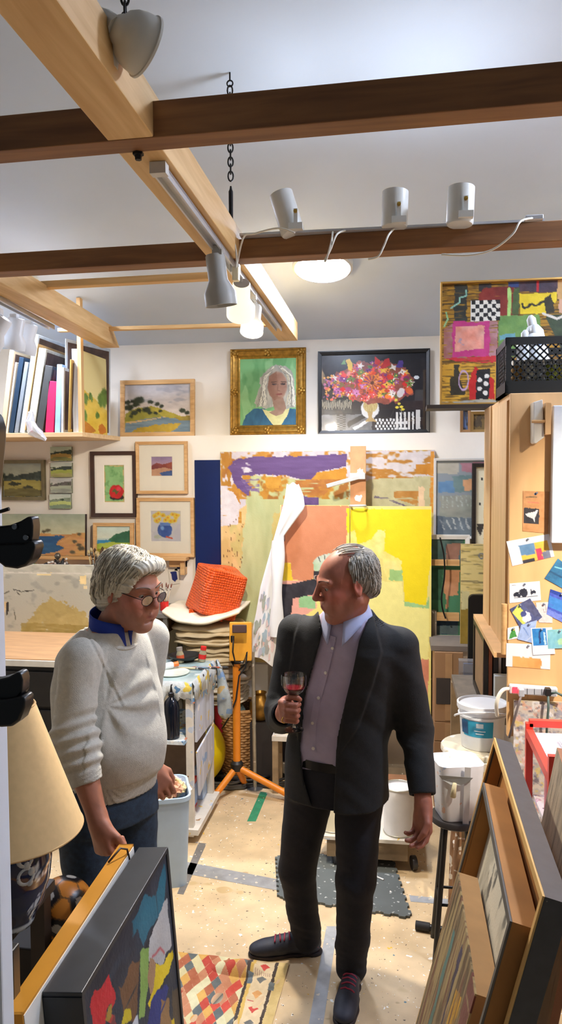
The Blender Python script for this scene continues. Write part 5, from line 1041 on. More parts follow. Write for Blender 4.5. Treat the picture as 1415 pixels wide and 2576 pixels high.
# thin steel stand, tool case, brass pot, box
t = thing('steel_stand', 'thin paint splashed steel pole standing beside the tool case', 'stand', Vector((PY(642, 1960, 4.72).x, 4.72, 0)))
q0 = t.location; MB().tube([q0, Vector((q0.x - .006, 4.72, PY(640, 1640, 4.72).z))], .012, 12).build('pole', M('steel_splashed', (176, 168, 150), .35, .6, var=.3, spots=[(20, .62, (226, 222, 210))]), t, smooth=True)
MB().lathe([(.05, 0), (.05, .006), (.014, .012)], q0, n=20).build('base', M('steel'), t, smooth=True)
c0, c1 = PY(650, 1960, 5.06), PY(712, 1822, 5.06); t = thing('tool_case', 'grey and red power tool case with clear window on the floor by the cables', 'case', ((c0.x + c1.x) / 2, 5.0, 0))
cw = c1.x - c0.x; cx_ = (c0.x + c1.x) / 2; hz = c1.z
m = MB(); m.prism([(-cw / 2, .0), (cw / 2, 0), (cw / 2 - .01, hz - .02), (-cw / 2 + .015, hz - .02)], 4.95, 5.11, lambda x, y, z_: (cx_ + x, y, z_)); m.build('body', M('case_grey', (66, 68, 72), .45, var=.15), t, bevel=.006)
m = MB(); m.prism([(-cw / 2 + .012, hz - .02), (cw / 2 - .008, hz - .02), (cw / 2 - .04, hz + .012), (-cw / 2 + .05, hz + .02)], 4.96, 5.1, lambda x, y, z_: (cx_ + x, y, z_)); m.build('lid', M('case_red', (130, 44, 46), .5), t, bevel=.006)
MB().bb((cx_ - cw / 2 + .02, 4.944, hz * .42), (cx_ + cw / 2 - .02, 4.95, hz * .86)).build('window', M('case_window', (44, 46, 50), .15, var=.4, scale=30), t)
MB().bb((cx_ - cw / 2 + .01, 4.942, hz * .30), (cx_ + cw / 2 - .01, 4.95, hz * .37)).build('stripe', M('stripe_red', (206, 36, 50), .4), t); MB().bb((cx_ - cw / 2 + .01, 4.943, hz * .2), (cx_ + cw / 2 - .01, 4.95, hz * .29)).build('stripe', M('stripe_grey', (120, 110, 112), .5), t)
m = MB(); m.torus((cx_ + .03, 4.94, hz * .68), (0, 1, 0), .022, .006, 18, 6); m.build('dial', M('stripe_red'), t, smooth='all'); m = MB(); m.tube([(cx_ - .05, 5.03, hz + .01), (cx_ - .03, 5.03, hz + .06), (cx_ + .03, 5.03, hz + .06), (cx_ + .05, 5.03, hz + .0)], .012, 8); m.build('handle', M('case_grey'), t, smooth='all')
bx0, bx1 = PY(640, 1800, 5.07), PY(704, 1800, 5.07); 
q0 = PY(655, 1812, 4.86); t = thing('brass_pot', 'old brass pot behind the thin steel pole', 'pot', Vector((q0.x, 4.86, q0.z))); MB().lathe([(.03, 0), (.055, .02), (.072, .07), (.066, .12), (.04, .15), (.034, .17), (.044, .185), (.04, .185), (.03, .17)], q0, n=26).build('pot', M('brass', (150, 112, 50), .35, .8, var=.3), t, smooth=True)
tag(MB().bb((q0.x - .055, 4.79, 0), (q0.x + .09, 4.93, q0.z)).build('cardboard_box', M('box_dark', (44, 38, 36), .7, var=.2), loc=(q0.x, 4.86, 0)), 'dark box under the brass pot', 'box')
# cables on the floor
rr = random.Random(21)
for lab, px, py, R0, col, turns in (('black extension cable coiled under the work light tripod', 612, 1965, .17, (24, 24, 26), 5), ('grey extension cable coiled beside the tripod leg', 570, 1975, .13, (86, 86, 84), 4), ('black cable bunched by the foot of the steel pole', 668, 1968, .15, (30, 30, 30), 5)):
    c_ = PZ(px, py, 0); pts = []
    for k in range(turns * 20):
        a_ = k * PI / 10; r_ = R0 * (1 - .3 * ((k * 13) % 29) / 29 * .6) ; pts.append((c_.x + r_ * cos(a_) * 1.2, c_.y + r_ * .7 * sin(a_), .012 + .045 * (.5 + .5 * sin(a_ * .37 + px)) * k / (turns * 20)))
    tag(MB().tube(pts, .0085, 7).build('extension_cable', M('cable_%d' % col[0], col, .5), loc=c_, smooth='all'), lab, 'cable')
# step stool by the man's hand
s0, s1 = PY(690, 1840, 4.75), PY(724, 1960, 4.75); t = thing('wooden_crate', 'small pale wooden stand with rags to the left of the man in the jacket', 'stand', Vector(((s0.x + s1.x) / 2 + .08, 4.75, 0)))
MB().bb((s0.x, 4.66, s0.z - .03), (s0.x + .3, 4.86, s0.z)).build('top', crustw, t)
for x in (s0.x + .02, s0.x + .28):
    for y in (4.68, 4.84): MB().bb((x - .018, y - .018, 0), (x + .018, y + .018, s0.z - .03)).build('leg', M('wood_worn', (150, 128, 98), .7, var=.3), t)
m = MB(); c_ = PY(702, 1815, 4.74); m.box((c_.x + .03, 4.75, s0.z + .05), (.09, .08, .10), (0, .3, .2)); tag(m.build('folded_rag', M('rag_cream', (226, 214, 180), .9, var=.15), loc=(c_.x, 4.75, s0.z), jitter=.01), 'cream rag bundle on the pale wooden stand by the jacketed man', 'rag')
# painter's smock hanging from the easel corner
hk = PY(740, 1218, 4.78)
t = thing('painter_smock', 'white paint smeared smock hanging from the left corner of the yellow canvas', 'smock', hk)
prof = [(.0, 722, 752, 1216), (.06, 718, 764, 1245), (.13, 712, 768, 1275), (.3, 692, 716, 1345), (.45, 674, 712, 1410), (.6, 656, 708, 1475), (.75, 644, 706, 1545), (.88, 632, 702, 1600), (1.0, 618, 698, 1640)]
def smock(u_, v_):
    for (a0, l0, r0, y0), (a1, l1, r1, y1) in zip(prof, prof[1:]):
        if v_ <= a1 + 1e-9:
            f_ = (v_ - a0) / (a1 - a0); l_, r_, y_ = l0 + (l1 - l0) * f_, r0 + (r1 - r0) * f_, y0 + (y1 - y0) * f_; break
    fr = u_ * 2 if u_ <= .5 else (1 - u_) * 2; back = u_ > .5
    wv = sin(fr * 11 + v_ * 2) * .018 * (.3 + v_) + sin(fr * 5 + 1) * .02 * v_
    y_ += (40 * fr * v_ ** 3 if True else 0) + 3 * sin(fr * 9)
    dep = 4.78 + wv * .6 + (.02 + .03 * v_ if back else -.02 - .05 * sin(PI * fr) * (.4 + .6 * v_))
    return PY(l_ + (r_ - l_) * fr, y_, dep)
vs, fs = grid_surf(smock, 60, 50, True); sm_m = M('smock_cloth', (236, 236, 236), .85, var=.04, scale=6, bump=.3, bscale=18)
MB().add(vs, fs).build('body', sm_m, t, smooth='all')
def sleeve(u_, v_):
    y_ = 1360 + 240 * v_; c_ = 700 - 4 * v_; a_ = 2 * PI * u_; rpx = 15 + 3 * sin(v_ * 9) ; p = PY(c_ + rpx * cos(a_), y_, 4.70); p.y = 4.70 + .035 * sin(a_); return p
vs, fs = grid_surf(sleeve, 20, 24, True); MB().add(vs, fs).build('sleeve', sm_m, t, smooth='all')
rr = random.Random(31); m1 = MB(); 
for nm, cs_ in (('paint_smears', [(176, 180, 178), (226, 190, 184), (170, 192, 204), (234, 210, 208), (168, 178, 162), (192, 192, 208)]),):
    for ci, col in enumerate(cs_):
        for k in range(7):
            m = MB(); u0 = rr.uniform(.05, .42); v0 = rr.uniform(.62, .97); n_ = 9; sz = rr.uniform(.012, .045); pts = []
            for i in range(n_):
                a_ = 2 * PI * i / n_; r_ = sz * rr.uniform(.5, 1.2); p = smock(min(.48, max(.01, u0 + r_ * cos(a_) * 1.1)), min(1, v0 + r_ * sin(a_) * 1.1)); pts.append(p + Vector((0, -.0025 - .0004 * ci, 0)))
            cc = sum(pts, Vector()) / n_; m.add(pts + [cc], [(i, (i + 1) % n_, n_) for i in range(n_)])
            m.build('paint_smear', M('smear_%d' % ci, col, .6), t)
# right side: cabinet, pin board, bench
ply = M('plywood', (222, 178, 124), .6, var=.12, scale=4, stretch=(3, 3, .5), bump=.05)
CXL = PY(1282, 1300, 3.2).x
t = thing('plywood_cabinet', 'tall plywood cabinet whose front serves as a pin board', 'cabinet', (.9, 3.6, 0))
MB().bb((CXL - .0, 3.2, .92), (1.7, 3.225, cab_top())).build('front_panel', ply, t, bevel=.002)
ztop = cab_top()
MB().bb((CXL, 3.225, ztop - .022), (1.7, 4.06, ztop)).build('top', ply, t)
MB().bb((CXL + .0, 3.30, 1.25), (CXL + .02, 4.06, ztop - .022)).build('side_panel', WOOD('ply_side', (206, 166, 112), (226, 188, 138), 'Z'), t)
MB().bb((CXL - .006, 3.80, 1.25), (CXL, 4.06, ztop)).build('upright', WOOD('ply_side'  , 0, 0), t)
MB().bb((CXL - .05, 3.23, 1.235), (1.7, 4.1, 1.255)).build('shelf', ply, t)
MB().bb((1.68, 3.225, 0), (1.7, 4.06, ztop - .022)).build('side_panel', ply, t)
MB().tube([(CXL - .014, 3.21, 1.255), (CXL - .014, 3.21, 1.46)], .012, 10).build('dowel', maple, t, smooth=True)
MB().bb((CXL - .3, 3.9, ztop), (CXL + .75, 4.08, ztop + .018)).build('top_board', dw, t)
t2 = [o for o in C.objects if o.get('label', '').startswith('large abstract painting')][0]; t2.location.z = ztop + .019
# frames behind, under the abstract, on the ledge
for lab, r_, c1, c2 in (('dark wooden frame leaning on the ledge under the abstract, left of the gilt one', (1158, 1022, 1185, 1085), (150, 110, 66), (90, 110, 150)), ('small gilt frame leaning on the ledge under the abstract', (1184, 1034, 1232, 1087), (150, 116, 60), (120, 96, 50))):
    a = Art(r_, c2, 2, 5); a.blot((60, 50, 40), .5, 12, 20, .7); rest(picture('framed_print', lab, 'picture frame', r_, 5.2, a, K(7, 5.2), .03, M('fr_%d' % c1[0] + '_%d' % c1[2], c1, .45, .2), lean=R(2)))
# things pinned to the board
PYB = 3.198
def pinned(label, quad, paint, name='postcard', cat='postcard', group='cards pinned to the plywood board', off=.0):
    xs = [p[0] for p in quad]; ys = [p[1] for p in quad]; rect = (0, 0, 100, 100 * (abs(quad[3][1] - quad[0][1]) + 1) / (abs(quad[1][0] - quad[0][0]) + 1))
    a = Art(rect, (228, 232, 240), 2.2, int(xs[0])); paint(a, 100, rect[3])
    Q = [PY(x, y, PYB - off) for x, y in quad]; c_ = sum(Q, Vector()) / 4; t = thing(name, label, cat, c_, group=group)
    Q = [p - c_ for p in Q]
    back = Vector((0, 1, 0)); ny, nx = a.X.shape
    me_fn = lambda u_, v_: ((Q[0] * (1 - u_) + Q[1] * u_) * (1 - v_) + (Q[3] * (1 - u_) + Q[2] * u_) * v_, back)
    art_mesh('card', a, me_fn, PAINT('print_paint'), t, .0012)
    tp = (Q[0] + Q[1]) / 2 + Vector((0, -.004, -.006)); MB().lathe([(.004, 0), (.0045, .004), (.0001, .006)], tp, (0, -1, 0), n=10).build('pin', M('pin_steel', (150, 160, 180), .3, .6), t, local=True, smooth='all')
    return t
def A1(a, w_, h_): a.rect(25, 15, 92, 75, (226, 180, 70), warp=1).rect(25, 15, 60, 40, (90, 130, 170), warp=2).rect(25, 50, 55, 80, (50, 50, 60), warp=2).rect(60, 30, 74, 60, (214, 60, 90)).rect(74, 40, 92, 66, (110, 116, 140)).line([(40, 88), (95, 80)], 2, (190, 190, 200))
pinned('pinned sheet with a small yellow and blue block painting, highest on the plywood board', [(1275, 1362), (1383, 1343), (1396, 1400), (1290, 1424)], A1)
def A2(a, w_, h_): a.rect(0, 0, 100, 200, (50, 130, 176), warp=0, var=(40, 90, 130)).line([(10, 40), (60, 20), (90, 40)], 6, (120, 190, 210)).line([(0, 70), (100, 60)], 8, (30, 80, 120))
pinned('tilted teal blue card at the right of the plywood board', [(1405, 1405), (1450, 1440), (1425, 1485), (1371, 1455)], A2, off=.001)
def A3(a, w_, h_):
    for x, y, r_ in ((22, 38, 9), (45, 32, 14), (48, 42, 10), (72, 36, 7), (80, 34, 6), (30, 42, 7)): a.ell(x, y, r_, r_ * .9, (34, 38, 56), warp=4)
    a.line([(15, 50), (90, 50)], 2, (34, 38, 56)); a.line([(70, 25), (72, 45)], 2.5, (34, 38, 56)); a.line([(8, 8), (20, 8)], 2, (120, 120, 130))
pinned('white card with black ink animals on the plywood board', [(1283, 1468), (1359, 1462), (1362, 1510), (1283, 1517)], A3)
def A4(a, w_, h_): a.rect(0, 0, 100, 300, (96, 104, 150), var=(60, 66, 110), warp=0).poly([(0, 20), (40, 0), (50, 60), (20, 100)], (206, 214, 100)).ell(45, 70, 20, 26, (226, 230, 240), warp=6).ell(40, 50, 14, 14, (70, 80, 140), warp=4).poly([(60, 0), (100, 0), (100, 120), (75, 90)], (80, 84, 120))
pinned('tilted purple grey figure card in the middle of the plywood board', [(1284, 1532), (1335, 1505), (1366, 1552), (1316, 1592)], A4, off=.0015)
def A5(a, w_, h_): a.rect(0, 0, 100, 200, (224, 206, 206), warp=0).line([(40, 20), (60, 15), (60, 60), (45, 60), (42, 40)], 2.5, (90, 90, 110))
pinned('pale pink sketch card right of the purple grey figure card', [(1349, 1516), (1389, 1514), (1391, 1567), (1357, 1566)], A5)
def A6(a, w_, h_): a.rect(0, 0, 100, 300, (70, 90, 190), warp=0).rect(0, 30, 100, 80, (60, 130, 206), dry=.2).rect(0, 90, 100, 140, (110, 130, 214), dry=.2).rect(0, 0, 100, 16, (30, 60, 150)).rect(0, 120, 100, 130, (230, 236, 244))
pinned('blue striped card at the right edge of the plywood board', [(1386, 1482), (1440, 1500), (1425, 1570), (1376, 1545)], A6, off=.0008)
def A7(a, w_, h_): a.poly([(10, 100), (40, 10), (60, 20), (80, 90)], (70, 150, 70), warp=5).ell(55, 20, 10, 14, (226, 206, 60))
pinned('small green and yellow card at the left edge of the plywood board', [(1278, 1580), (1306, 1574), (1308, 1605), (1278, 1610)], A7)
def A8(a, w_, h_): a.rect(0, 0, 100, 300, (156, 180, 226), warp=0).line([(20, 20), (60, 60)], 6, (120, 150, 210)).line([(40, 100), (90, 60)], 6, (190, 206, 236))
pinned('pale blue card under the purple grey figure card', [(1312, 1572), (1352, 1560), (1342, 1618), (1303, 1608)], A8, off=.0022)
def A9(a, w_, h_): a.rect(14, 30, 80, 92, (230, 150, 80), warp=2, var=(236, 180, 110)).ell(80, 80, 20, 14, (236, 206, 120), warp=4)
pinned('orange print on white paper, lowest on the plywood board', [(1275, 1618), (1386, 1622), (1385, 1684), (1274, 1676)], A9)
def A10(a, w_, h_): a.rect(6, 4, 70, 82, (30, 110, 190), warp=1, var=(60, 150, 210)).line([(40, 20), (36, 70)], 8, (30, 60, 120), warp=4).rect(56, 20, 64, 82, (180, 214, 230), warp=2)
pinned('deep blue figure card with white border over the orange print', [(1336, 1580), (1390, 1578), (1398, 1645), (1342, 1648)], A10, off=.003)
def A11(a, w_, h_): a.rect(0, 0, 100, 300, (110, 176, 206), warp=0, var=(150, 206, 200)).ell(60, 50, 20, 14, (170, 214, 170), warp=4)
pinned('turquoise card at the lower right of the plywood board', [(1378, 1585), (1440, 1580), (1440, 1630), (1380, 1632)], A11, off=.0036)
def A12(a, w_, h_): a.rect(0, 0, 100, 300, (190, 136, 86), warp=0).rect(3, 62, 62, 118, (40, 38, 46), warp=1).poly([(8, 85), (40, 74), (58, 66), (50, 84), (44, 100), (46, 114), (38, 100), (14, 92)], (206, 206, 210), warp=2).line([(12, 22), (50, 20)], 4, (110, 90, 60), dry=.1).line([(20, 40), (58, 42)], 5, (206, 120, 90), dry=.2).ell(46, 10, 5, 4, (90, 140, 180))
pinned('brown flyer with a white bird on black square on the plywood board', [(1317, 1235), (1385, 1237), (1382, 1342), (1316, 1336)], A12, name='flyer', cat='flyer', group=None)
q0, q1 = PY(1386, 1365, 3.17), PY(1440, 1020, 3.17); tag(MB().bb((q0.x, 3.15, q0.z), (q1.x, 3.185, q1.z)).build('hanging_board', M('panel_white', (206, 216, 230), .5), loc=(q0.x, 3.17, q0.z), bevel=.004), 'tall white panel hung at the right edge of the plywood board', 'panel')
q0 = PY(1353, 1062, 3.16); t = thing('wall_bracket', 'white bracket holding a wooden peg near the top of the plywood board', 'bracket', q0); m = MB(); m.prism([(-.022, .075), (.012, .085), (.02, -.06), (-.012, -.085), (-.02, -.08)], 3.12, 3.198, lambda x, y, z_: (q0.x + x, y, q0.z + z_)); m.build('plate', M('bracket_white', (240, 238, 230), .5), t, bevel=.003); MB().tube([(q0.x - .03, 3.11, q0.z), (q0.x + .03, 3.11, q0.z)], .006, 8).build('peg', maple, t); MB().bb((q0.x + .02, 3.1, q0.z - .05), (q0.x + .04, 3.198, q0.z + .07)).build('wood_block', ply, t)
# power strip
q0 = PY(1342, 1736, 3.18); q1 = PY(1282, 1736, 3.18); t = thing('power_strip', 'white power strip with glowing red switch under the pinned cards', 'power strip', q0); pw = (q0.x - q1.x)
MB().box(q0, (2 * pw, .03, .036), (0, R(2), 0)).build('body', M('strip_white', (222, 224, 230), .4), t, bevel=.005)
MB().box(q0 + Vector((-pw * .78, -.017, .003)), (.018, .006, .022)).build('switch', GLOW('switch_red', (255, 30, 40), 2.0), t)
for k in range(5): MB().box(q0 + Vector((-pw * .42 + k * pw * .3, -.0155, -.002 - .0 * k)), (.03, .002, .022)).build('socket', M('socket_grey', (176, 180, 190), .5), t)
t = thing('plug', 'grey plug in the power strip nearest its red switch', 'plug', PY(1313, 1748, 3.15)); MB().box(t.location + Vector((0, .008, .008)), (.022, .03, .03)).build('body', M('socket_grey'), t, bevel=.003)
m = MB(); m.tube([t.location, PY(1306, 1770, 3.14), PY(1292, 1820, 3.14), PY(1282, 1855, 3.16)], .005, 7); m.build('lead', M('lead_grey', (110, 100, 100), .5), t, smooth='all')
t = thing('plug', 'dark plug at the right end of the power strip', 'plug', PY(1380, 1745, 3.15)); MB().box(t.location + Vector((0, .008, .006)), (.022, .03, .03)).build('body', M('black_plastic'), t, bevel=.003)
m = MB(); m.tube([t.location, PY(1381, 1780, 3.14), PY(1377, 1830, 3.14), PY(1376, 1870, 3.16)], .005, 7); m.tube([t.location + Vector((.01, 0, 0)), PY(1400, 1742, 3.14), PY(1420, 1752, 3.14)], .005, 7); m.build('lead', M('lead_green', (80, 100, 96), .5), t, smooth='all')
cord('power_cable', 'thick white cord looping from the left end of the power strip', [(1283, 1733, 3.18), (1268, 1735, 3.16), (1256, 1750, 3.15), (1250, 1775, 3.15), (1252, 1800, 3.2)], 3.17, .008)
# crate with bottles on the cabinet
k0, k1 = PY(1290, 992, 3.3), PY(1286, 862, 3.3)
X0 = PY(1268, 990, 3.3).x; X1 = X0 + .36; ZB = ztop + .002; ZT = ZB + .225; Y0, Y1 = 3.24, 3.56
t = thing('milk_crate', 'black plastic lattice crate of bottles on top of the plywood cabinet', 'crate', ((X0 + X1) / 2, 3.4, ZB)); kb = M('crate_black', (22, 24, 24), .45)
m = MB()
for zz_, hgt in ((ZT - .03, .03), (ZB, .05)):
    m.bb((X0, Y0, zz_), (X1, Y0 + .012, zz_ + hgt)); m.bb((X0, Y1 - .012, zz_), (X1, Y1, zz_ + hgt)); m.bb((X0, Y0, zz_), (X0 + .012, Y1, zz_ + hgt)); m.bb((X1 - .012, Y0, zz_), (X1, Y1, zz_ + hgt))
for x in (X0, X1 - .02):
    for y in (Y0, Y1 - .02): m.bb((x, y, ZB), (x + .02, y + .02, ZT))
m.bb((X0, Y0, ZB), (X1, Y1, ZB + .008)); m.build('frame', kb, t)
m = MB(); n_ = 12
for k in range(-7, n_):
    for sgn in (1, -1):
        xa = X0 + (X1 - X0) * k / n_; xb = xa + .145
        if sgn < 0: xa, xb = xb, xa
        za, zb_ = ZB + .05, ZT - .03
        def clipx(x_, xo, z_, zo): 
            if x_ < X0: f_ = (X0 - x_) / (xo - x_); return X0, z_ + (zo - z_) * f_
            if x_ > X1: f_ = (x_ - X1) / (x_ - xo); return X1, z_ + (zo - z_) * f_
            return x_, z_
        if max(xa, xb) <= X0 or min(xa, xb) >= X1: continue
        a1, z1_ = clipx(xa, xb, za, zb_); b1, z2_ = clipx(xb, xa, zb_, za); m.bar((a1, Y0 + .006, z1_), (b1, Y0 + .006, z2_), .006, .006)
        ya = Y0 + (Y1 - Y0) * k / n_; yb = ya + .13 * sgn
        if Y0 < min(ya, yb) and max(ya, yb) < Y1: m.bar((X0 + .006, ya, za), (X0 + .006, yb, zb_), .006, .006)
m.build('lattice', kb, t)
zb_ = ZB + .009; rr = random.Random(4)
bl = [(1322, 3.34, (232, 232, 228), .035, .26, 'white squeeze bottle with blunt top at the left of the crate'), (1345, 3.33, (236, 238, 240), .034, .28, 'white bottle with a blue mark in the crate'), (1378, 3.36, (228, 232, 236), .038, .32, 'tallest white bottle leaning in the crate')]
for px, y, c_, r_, h_, lab in bl:
    b = PY(px, 900, y); b.z = zb_; t = thing('bottle', lab, 'bottle', b, (0, .0 if 'lean' not in lab else -.22, 0), 'bottles in the black crate'); b0 = Vector((0, 0, 0))
    if 'lean' in lab: t.location.z += .01
    MB().lathe([(r_ * .9, .004), (r_, .012), (r_, h_ * .78), (r_ * .6, h_ * .86), (r_ * .45, h_ * .87)], b0, n=22).build('bottle', M('bottle_white', (234, 236, 238), .35), t, local=True, smooth=True)
    MB().lathe([(r_ * .5, h_ * .87), (r_ * .5, h_ * .95), (r_ * .2, h_), (.0001, h_)], b0, n=16).build('cap', M('cap_pale', (214, 216, 214), .4), t, local=True, smooth=True)
    if 'blue' in lab: MB().box((.006, -r_ - .0005, h_ * .72), (.03, .002, .02)).build('label', M('label_blue', (40, 110, 190), .4), t, local=True)
for k, (px, y, c_, nm) in enumerate(((1300, 3.29, (160, 120, 60), 'amber'), (1330, 3.28, (206, 200, 176), 'clear'), (1340, 3.4, (150, 40, 50), 'red'), (1362, 3.29, (196, 196, 190), 'silver lidded'), (1386, 3.28, (170, 176, 60), 'olive'), (1412, 3.29, (210, 196, 90), 'yellow'), (1400, 3.42, (236, 232, 226), 'cream'))):
    b = PY(px, 960, y); b.z = zb_; t = thing('glass_jar', 'small %s jar behind the lattice of the black crate' % nm, 'jar', b, group='jars in the black crate')
    MB().lathe([(.024, 0), (.027, .005), (.027, .085), (.02, .1), (.02, .108)], b, n=18).build('jar', M('jar_%d' % k, c_, .12, var=.3, scale=30), t, smooth=True); MB().lathe([(.023, .106), (.023, .128), (.0001, .129)], b, n=18).build('lid', M('lid_silver', (206, 204, 196), .25, .8), t, smooth=True)
# bench behind, frames stored on it
t = thing('work_bench', 'work bench under the plywood cabinet with paint marked boards', 'bench', (1.0, 3.9, 0)); BZT = .86
MB().bb((CXL - .14, 3.62, BZT - .03), (1.66, 4.38, BZT)).build('top', M('bench_top', (120, 110, 98), .7, var=.25), t)
for x in (CXL - .12, 1.62):
    for y in (3.66, 4.34): MB().bb((x - .025, y - .025, 0), (x + .025, y + .025, BZT - .03)).build('leg', M('wood_worn'), t)
a = Art((1285, 1765, 1440, 2060), (206, 196, 186), 2.6, 88); a.blot((176, 170, 170), .5, 20, 20, .8).blot((150, 150, 166), .58, 16, 10, .8).blot((226, 200, 110), .64, 14, 10, .7).blot((236, 236, 240), .58, 20, 14, .8).blot((110, 100, 110), .66, 12, 8, .8).blot((226, 170, 150), .66, 14, 14, .7)
b0, b1 = PY(1290, 2060, 3.19), PY(1440, 1766, 3.19); t = thing('splash_board', 'paint smeared backboard below the power strip', 'board', ((b0.x + b1.x) / 2, 3.18, b0.z)); wv, hv = b1.x - b0.x, b1.z - b0.z
b0_ = b0; art_mesh('panel', a, lambda u_, v_: ((-wv / 2 + wv * u_, 0, hv * (1 - v_)), (0, 1, 0)), PAINT('canvas_paint'), t, .012, (190, 176, 150)); MB().bb((-wv / 2, .0, -b0.z), (-wv / 2 + .03, .012, 0)).build('support', maple, t, local=True); MB().bb((wv / 2 - .03, .0, -b0.z), (wv / 2, .012, 0)).build('support', maple, t, local=True)
fx = PY(1216, 1700, 3.72).x
for k, (col, w_, hh_, nm, dy) in enumerate((((34, 30, 30), .022, .36, 'black frame standing first in the row on the bench', 0), ((206, 120, 80), .016, .33, 'orange edged frame second in the row on the bench', .02), ((40, 36, 38), .02, .31, 'black frame third in the row on the bench', 0), ((214, 214, 216), .012, .29, 'silver frame in the row on the bench', .01), ((30, 30, 32), .022, .30, 'black frame beside the yellow one on the bench', 0), ((226, 206, 60), .022, .255, 'yellow edged canvas at the right of the row on the bench', 0))):
    t = thing('stored_picture', nm, 'picture frame', (fx + w_ / 2, 3.70 + dy, BZT), (0, 0, 0), 'frames stored upright on the bench'); mt = M('stored_%d' % k, col, .4, var=.15)
    m = MB(); D = .5; e_ = .03
    m.bb((-w_ / 2, 0, 0), (w_ / 2, e_, hh_)); m.bb((-w_ / 2, D - e_, 0), (w_ / 2, D, hh_)); m.bb((-w_ / 2, e_, 0), (w_ / 2, D - e_, e_)); m.bb((-w_ / 2, e_, hh_ - e_), (w_ / 2, D - e_, hh_)); m.build('frame', mt, t, local=True); MB().bb((-.003, e_, e_), (.003, D - e_, hh_ - e_)).build('backing', M('backing', (150, 120, 86), .8), t, local=True); fx += w_ + .004
# black panel with rounded top, boxes, plastic wrapped panel, white box
q0, q1 = PY(1180, 1500, 4.5), PY(1222, 1500, 4.5); zz_ = PY(1200, 1497, 4.5).z; wv = q1.x - q0.x
m = MB(); pl = [(q0.x, 0), (q1.x, 0), (q1.x, zz_)] + [(q0.x + .03 - .03 * sin(a_), zz_ - .03 + .03 * cos(a_)) for a_ in [k * PI / 10 for k in range(6)]]; m.prism(pl, 4.50, 4.54); tag(m.build('display_board', M('panel_black', (14, 14, 16), .5), loc=(q0.x, 4.52, 0)), 'tall black panel with a rounded corner standing between the shelves', 'panel')
cb_ = M('carton', (158, 120, 84), .8, var=.1, scale=3)
zb = .0
for lab, y0_, y1_ in (('lowest brown carton in the stack right of the easel', None, 1865), ('middle brown carton in the stack right of the easel', 1863, 1816), ('top tall brown carton with a dark printed panel in the stack', 1814, 1640)):
    x0, x1 = PY(1094, 1700, 4.6).x, PY(1166, 1700, 4.6).x; z1_ = PY(1130, y1_, 4.6).z
    t = thing('cardboard_carton', lab, 'carton', ((x0 + x1) / 2, 4.75, zb)); MB().bb((x0, 4.6, zb), (x1, 4.9, z1_ - .003)).build('box', cb_, t, bevel=.003)
    MB().bb(((x0 + x1) / 2 - .02, 4.597, zb + .01), ((x0 + x1) / 2 + .02, 4.6, z1_ - .012)).build('packing_tape', M('pack_tape', (176, 138, 98), .4), t)
    if 'printed' in lab: d0, d1 = PY(1098, 1770, 4.6), PY(1134, 1706, 4.6); MB().bb((d0.x, 4.595, d0.z), (d1.x, 4.5965, d1.z)).build('printed_panel', M('print_dark', (60, 52, 48), .6), t)
    zb = z1_
tag(MB().bb((x0 - .02, 4.62, zb), (PY(1229, 1700, 4.7).x, 4.92, zb + .03)).build('grey_board', M('board_grey', (120, 110, 102), .7), loc=(x0, 4.75, zb)), 'grey board lying on top of the carton stack', 'board')
q0, q1 = PY(1155, 1780, 4.43), PY(1241, 1662, 4.43); t = thing('wrapped_canvas', 'blue canvas in clear plastic wrap standing behind the white bucket', 'canvas', ((q0.x + q1.x) / 2, 4.43, 0))
MB().bb((q0.x + .025, 4.42, 0), (q1.x - .006, 4.44, q1.z - .02)).build('canvas', M('wrapped_blue', (120, 150, 196), .4, var=.12, scale=4), t); MB().bb((q0.x, 4.405, 0), (q1.x, 4.455, q1.z)).build('plastic_wrap', CLEAR('wrap_clear', (236, 236, 240), .1, .22, .6), t, jitter=.003)
q0 = PY(1250, 1765, 3.65); q1 = PY(1272, 1700, 3.65); tag(MB().bb((q0.x - .01, 3.64, BZT), (q1.x + .03, 3.69, q1.z)).build('white_carton', M('carton_white', (214, 222, 222), .5, var=.08), loc=(q0.x, 3.4, BZT), bevel=.003), 'small white box on the bench behind the bucket rim', 'box')
zc_ = PY(1130, 1640, 4.6).z; oc_ = [o for o in C.objects if o.get('label', '').startswith('tall unframed ochre')][0]; oc_.location.z = zc_ + .031
# stools, buckets
def stool(label, c, zt_, r_, topmat, legmat, splay=.05, leg_r=.016, nlegs=4, turned=True, name='stool'):
    c = Vector(c); t = thing(name, label, 'stool', (c.x, c.y, 0))
    MB().lathe([(r_ * .9, zt_ - .03), (r_, zt_ - .022), (r_, zt_ - .006), (r_ * .97, zt_), (.0001, zt_)], (c.x, c.y, 0), n=36).build('seat', topmat, t, smooth=True)
    for k in range(nlegs):
        a_ = PI / 4 + k * 2 * PI / nlegs; p = Vector((c.x + r_ * .6 * cos(a_), c.y + r_ * .6 * sin(a_), zt_ - .028)); f = Vector((c.x + (r_ * .6 + splay) * cos(a_), c.y + (r_ * .6 + splay) * sin(a_), 0))
        pts = [f + (p - f) * (i / 12) for i in range(13)]; rs = [leg_r * ((.75, .8, .9, 1, 1.15, 1.2, 1.0, .8, 1.2, .8, 1.1, 1.0, .9)[i] if turned else 1) for i in range(13)]; MB().tube(pts, rs, 10).build('leg', legmat, t, smooth='all')
    for k in range(nlegs):
        a0, a1 = PI / 4 + k * 2 * PI / nlegs, PI / 4 + (k + 1) * 2 * PI / nlegs; s_ = r_ * .6 + splay * .6
        MB().tube([(c.x + s_ * cos(a0), c.y + s_ * sin(a0), zt_ * .4), (c.x + s_ * cos(a1), c.y + s_ * sin(a1), zt_ * .4)], leg_r * .55, 8).build('stretcher', legmat, t, smooth='all')
    return t
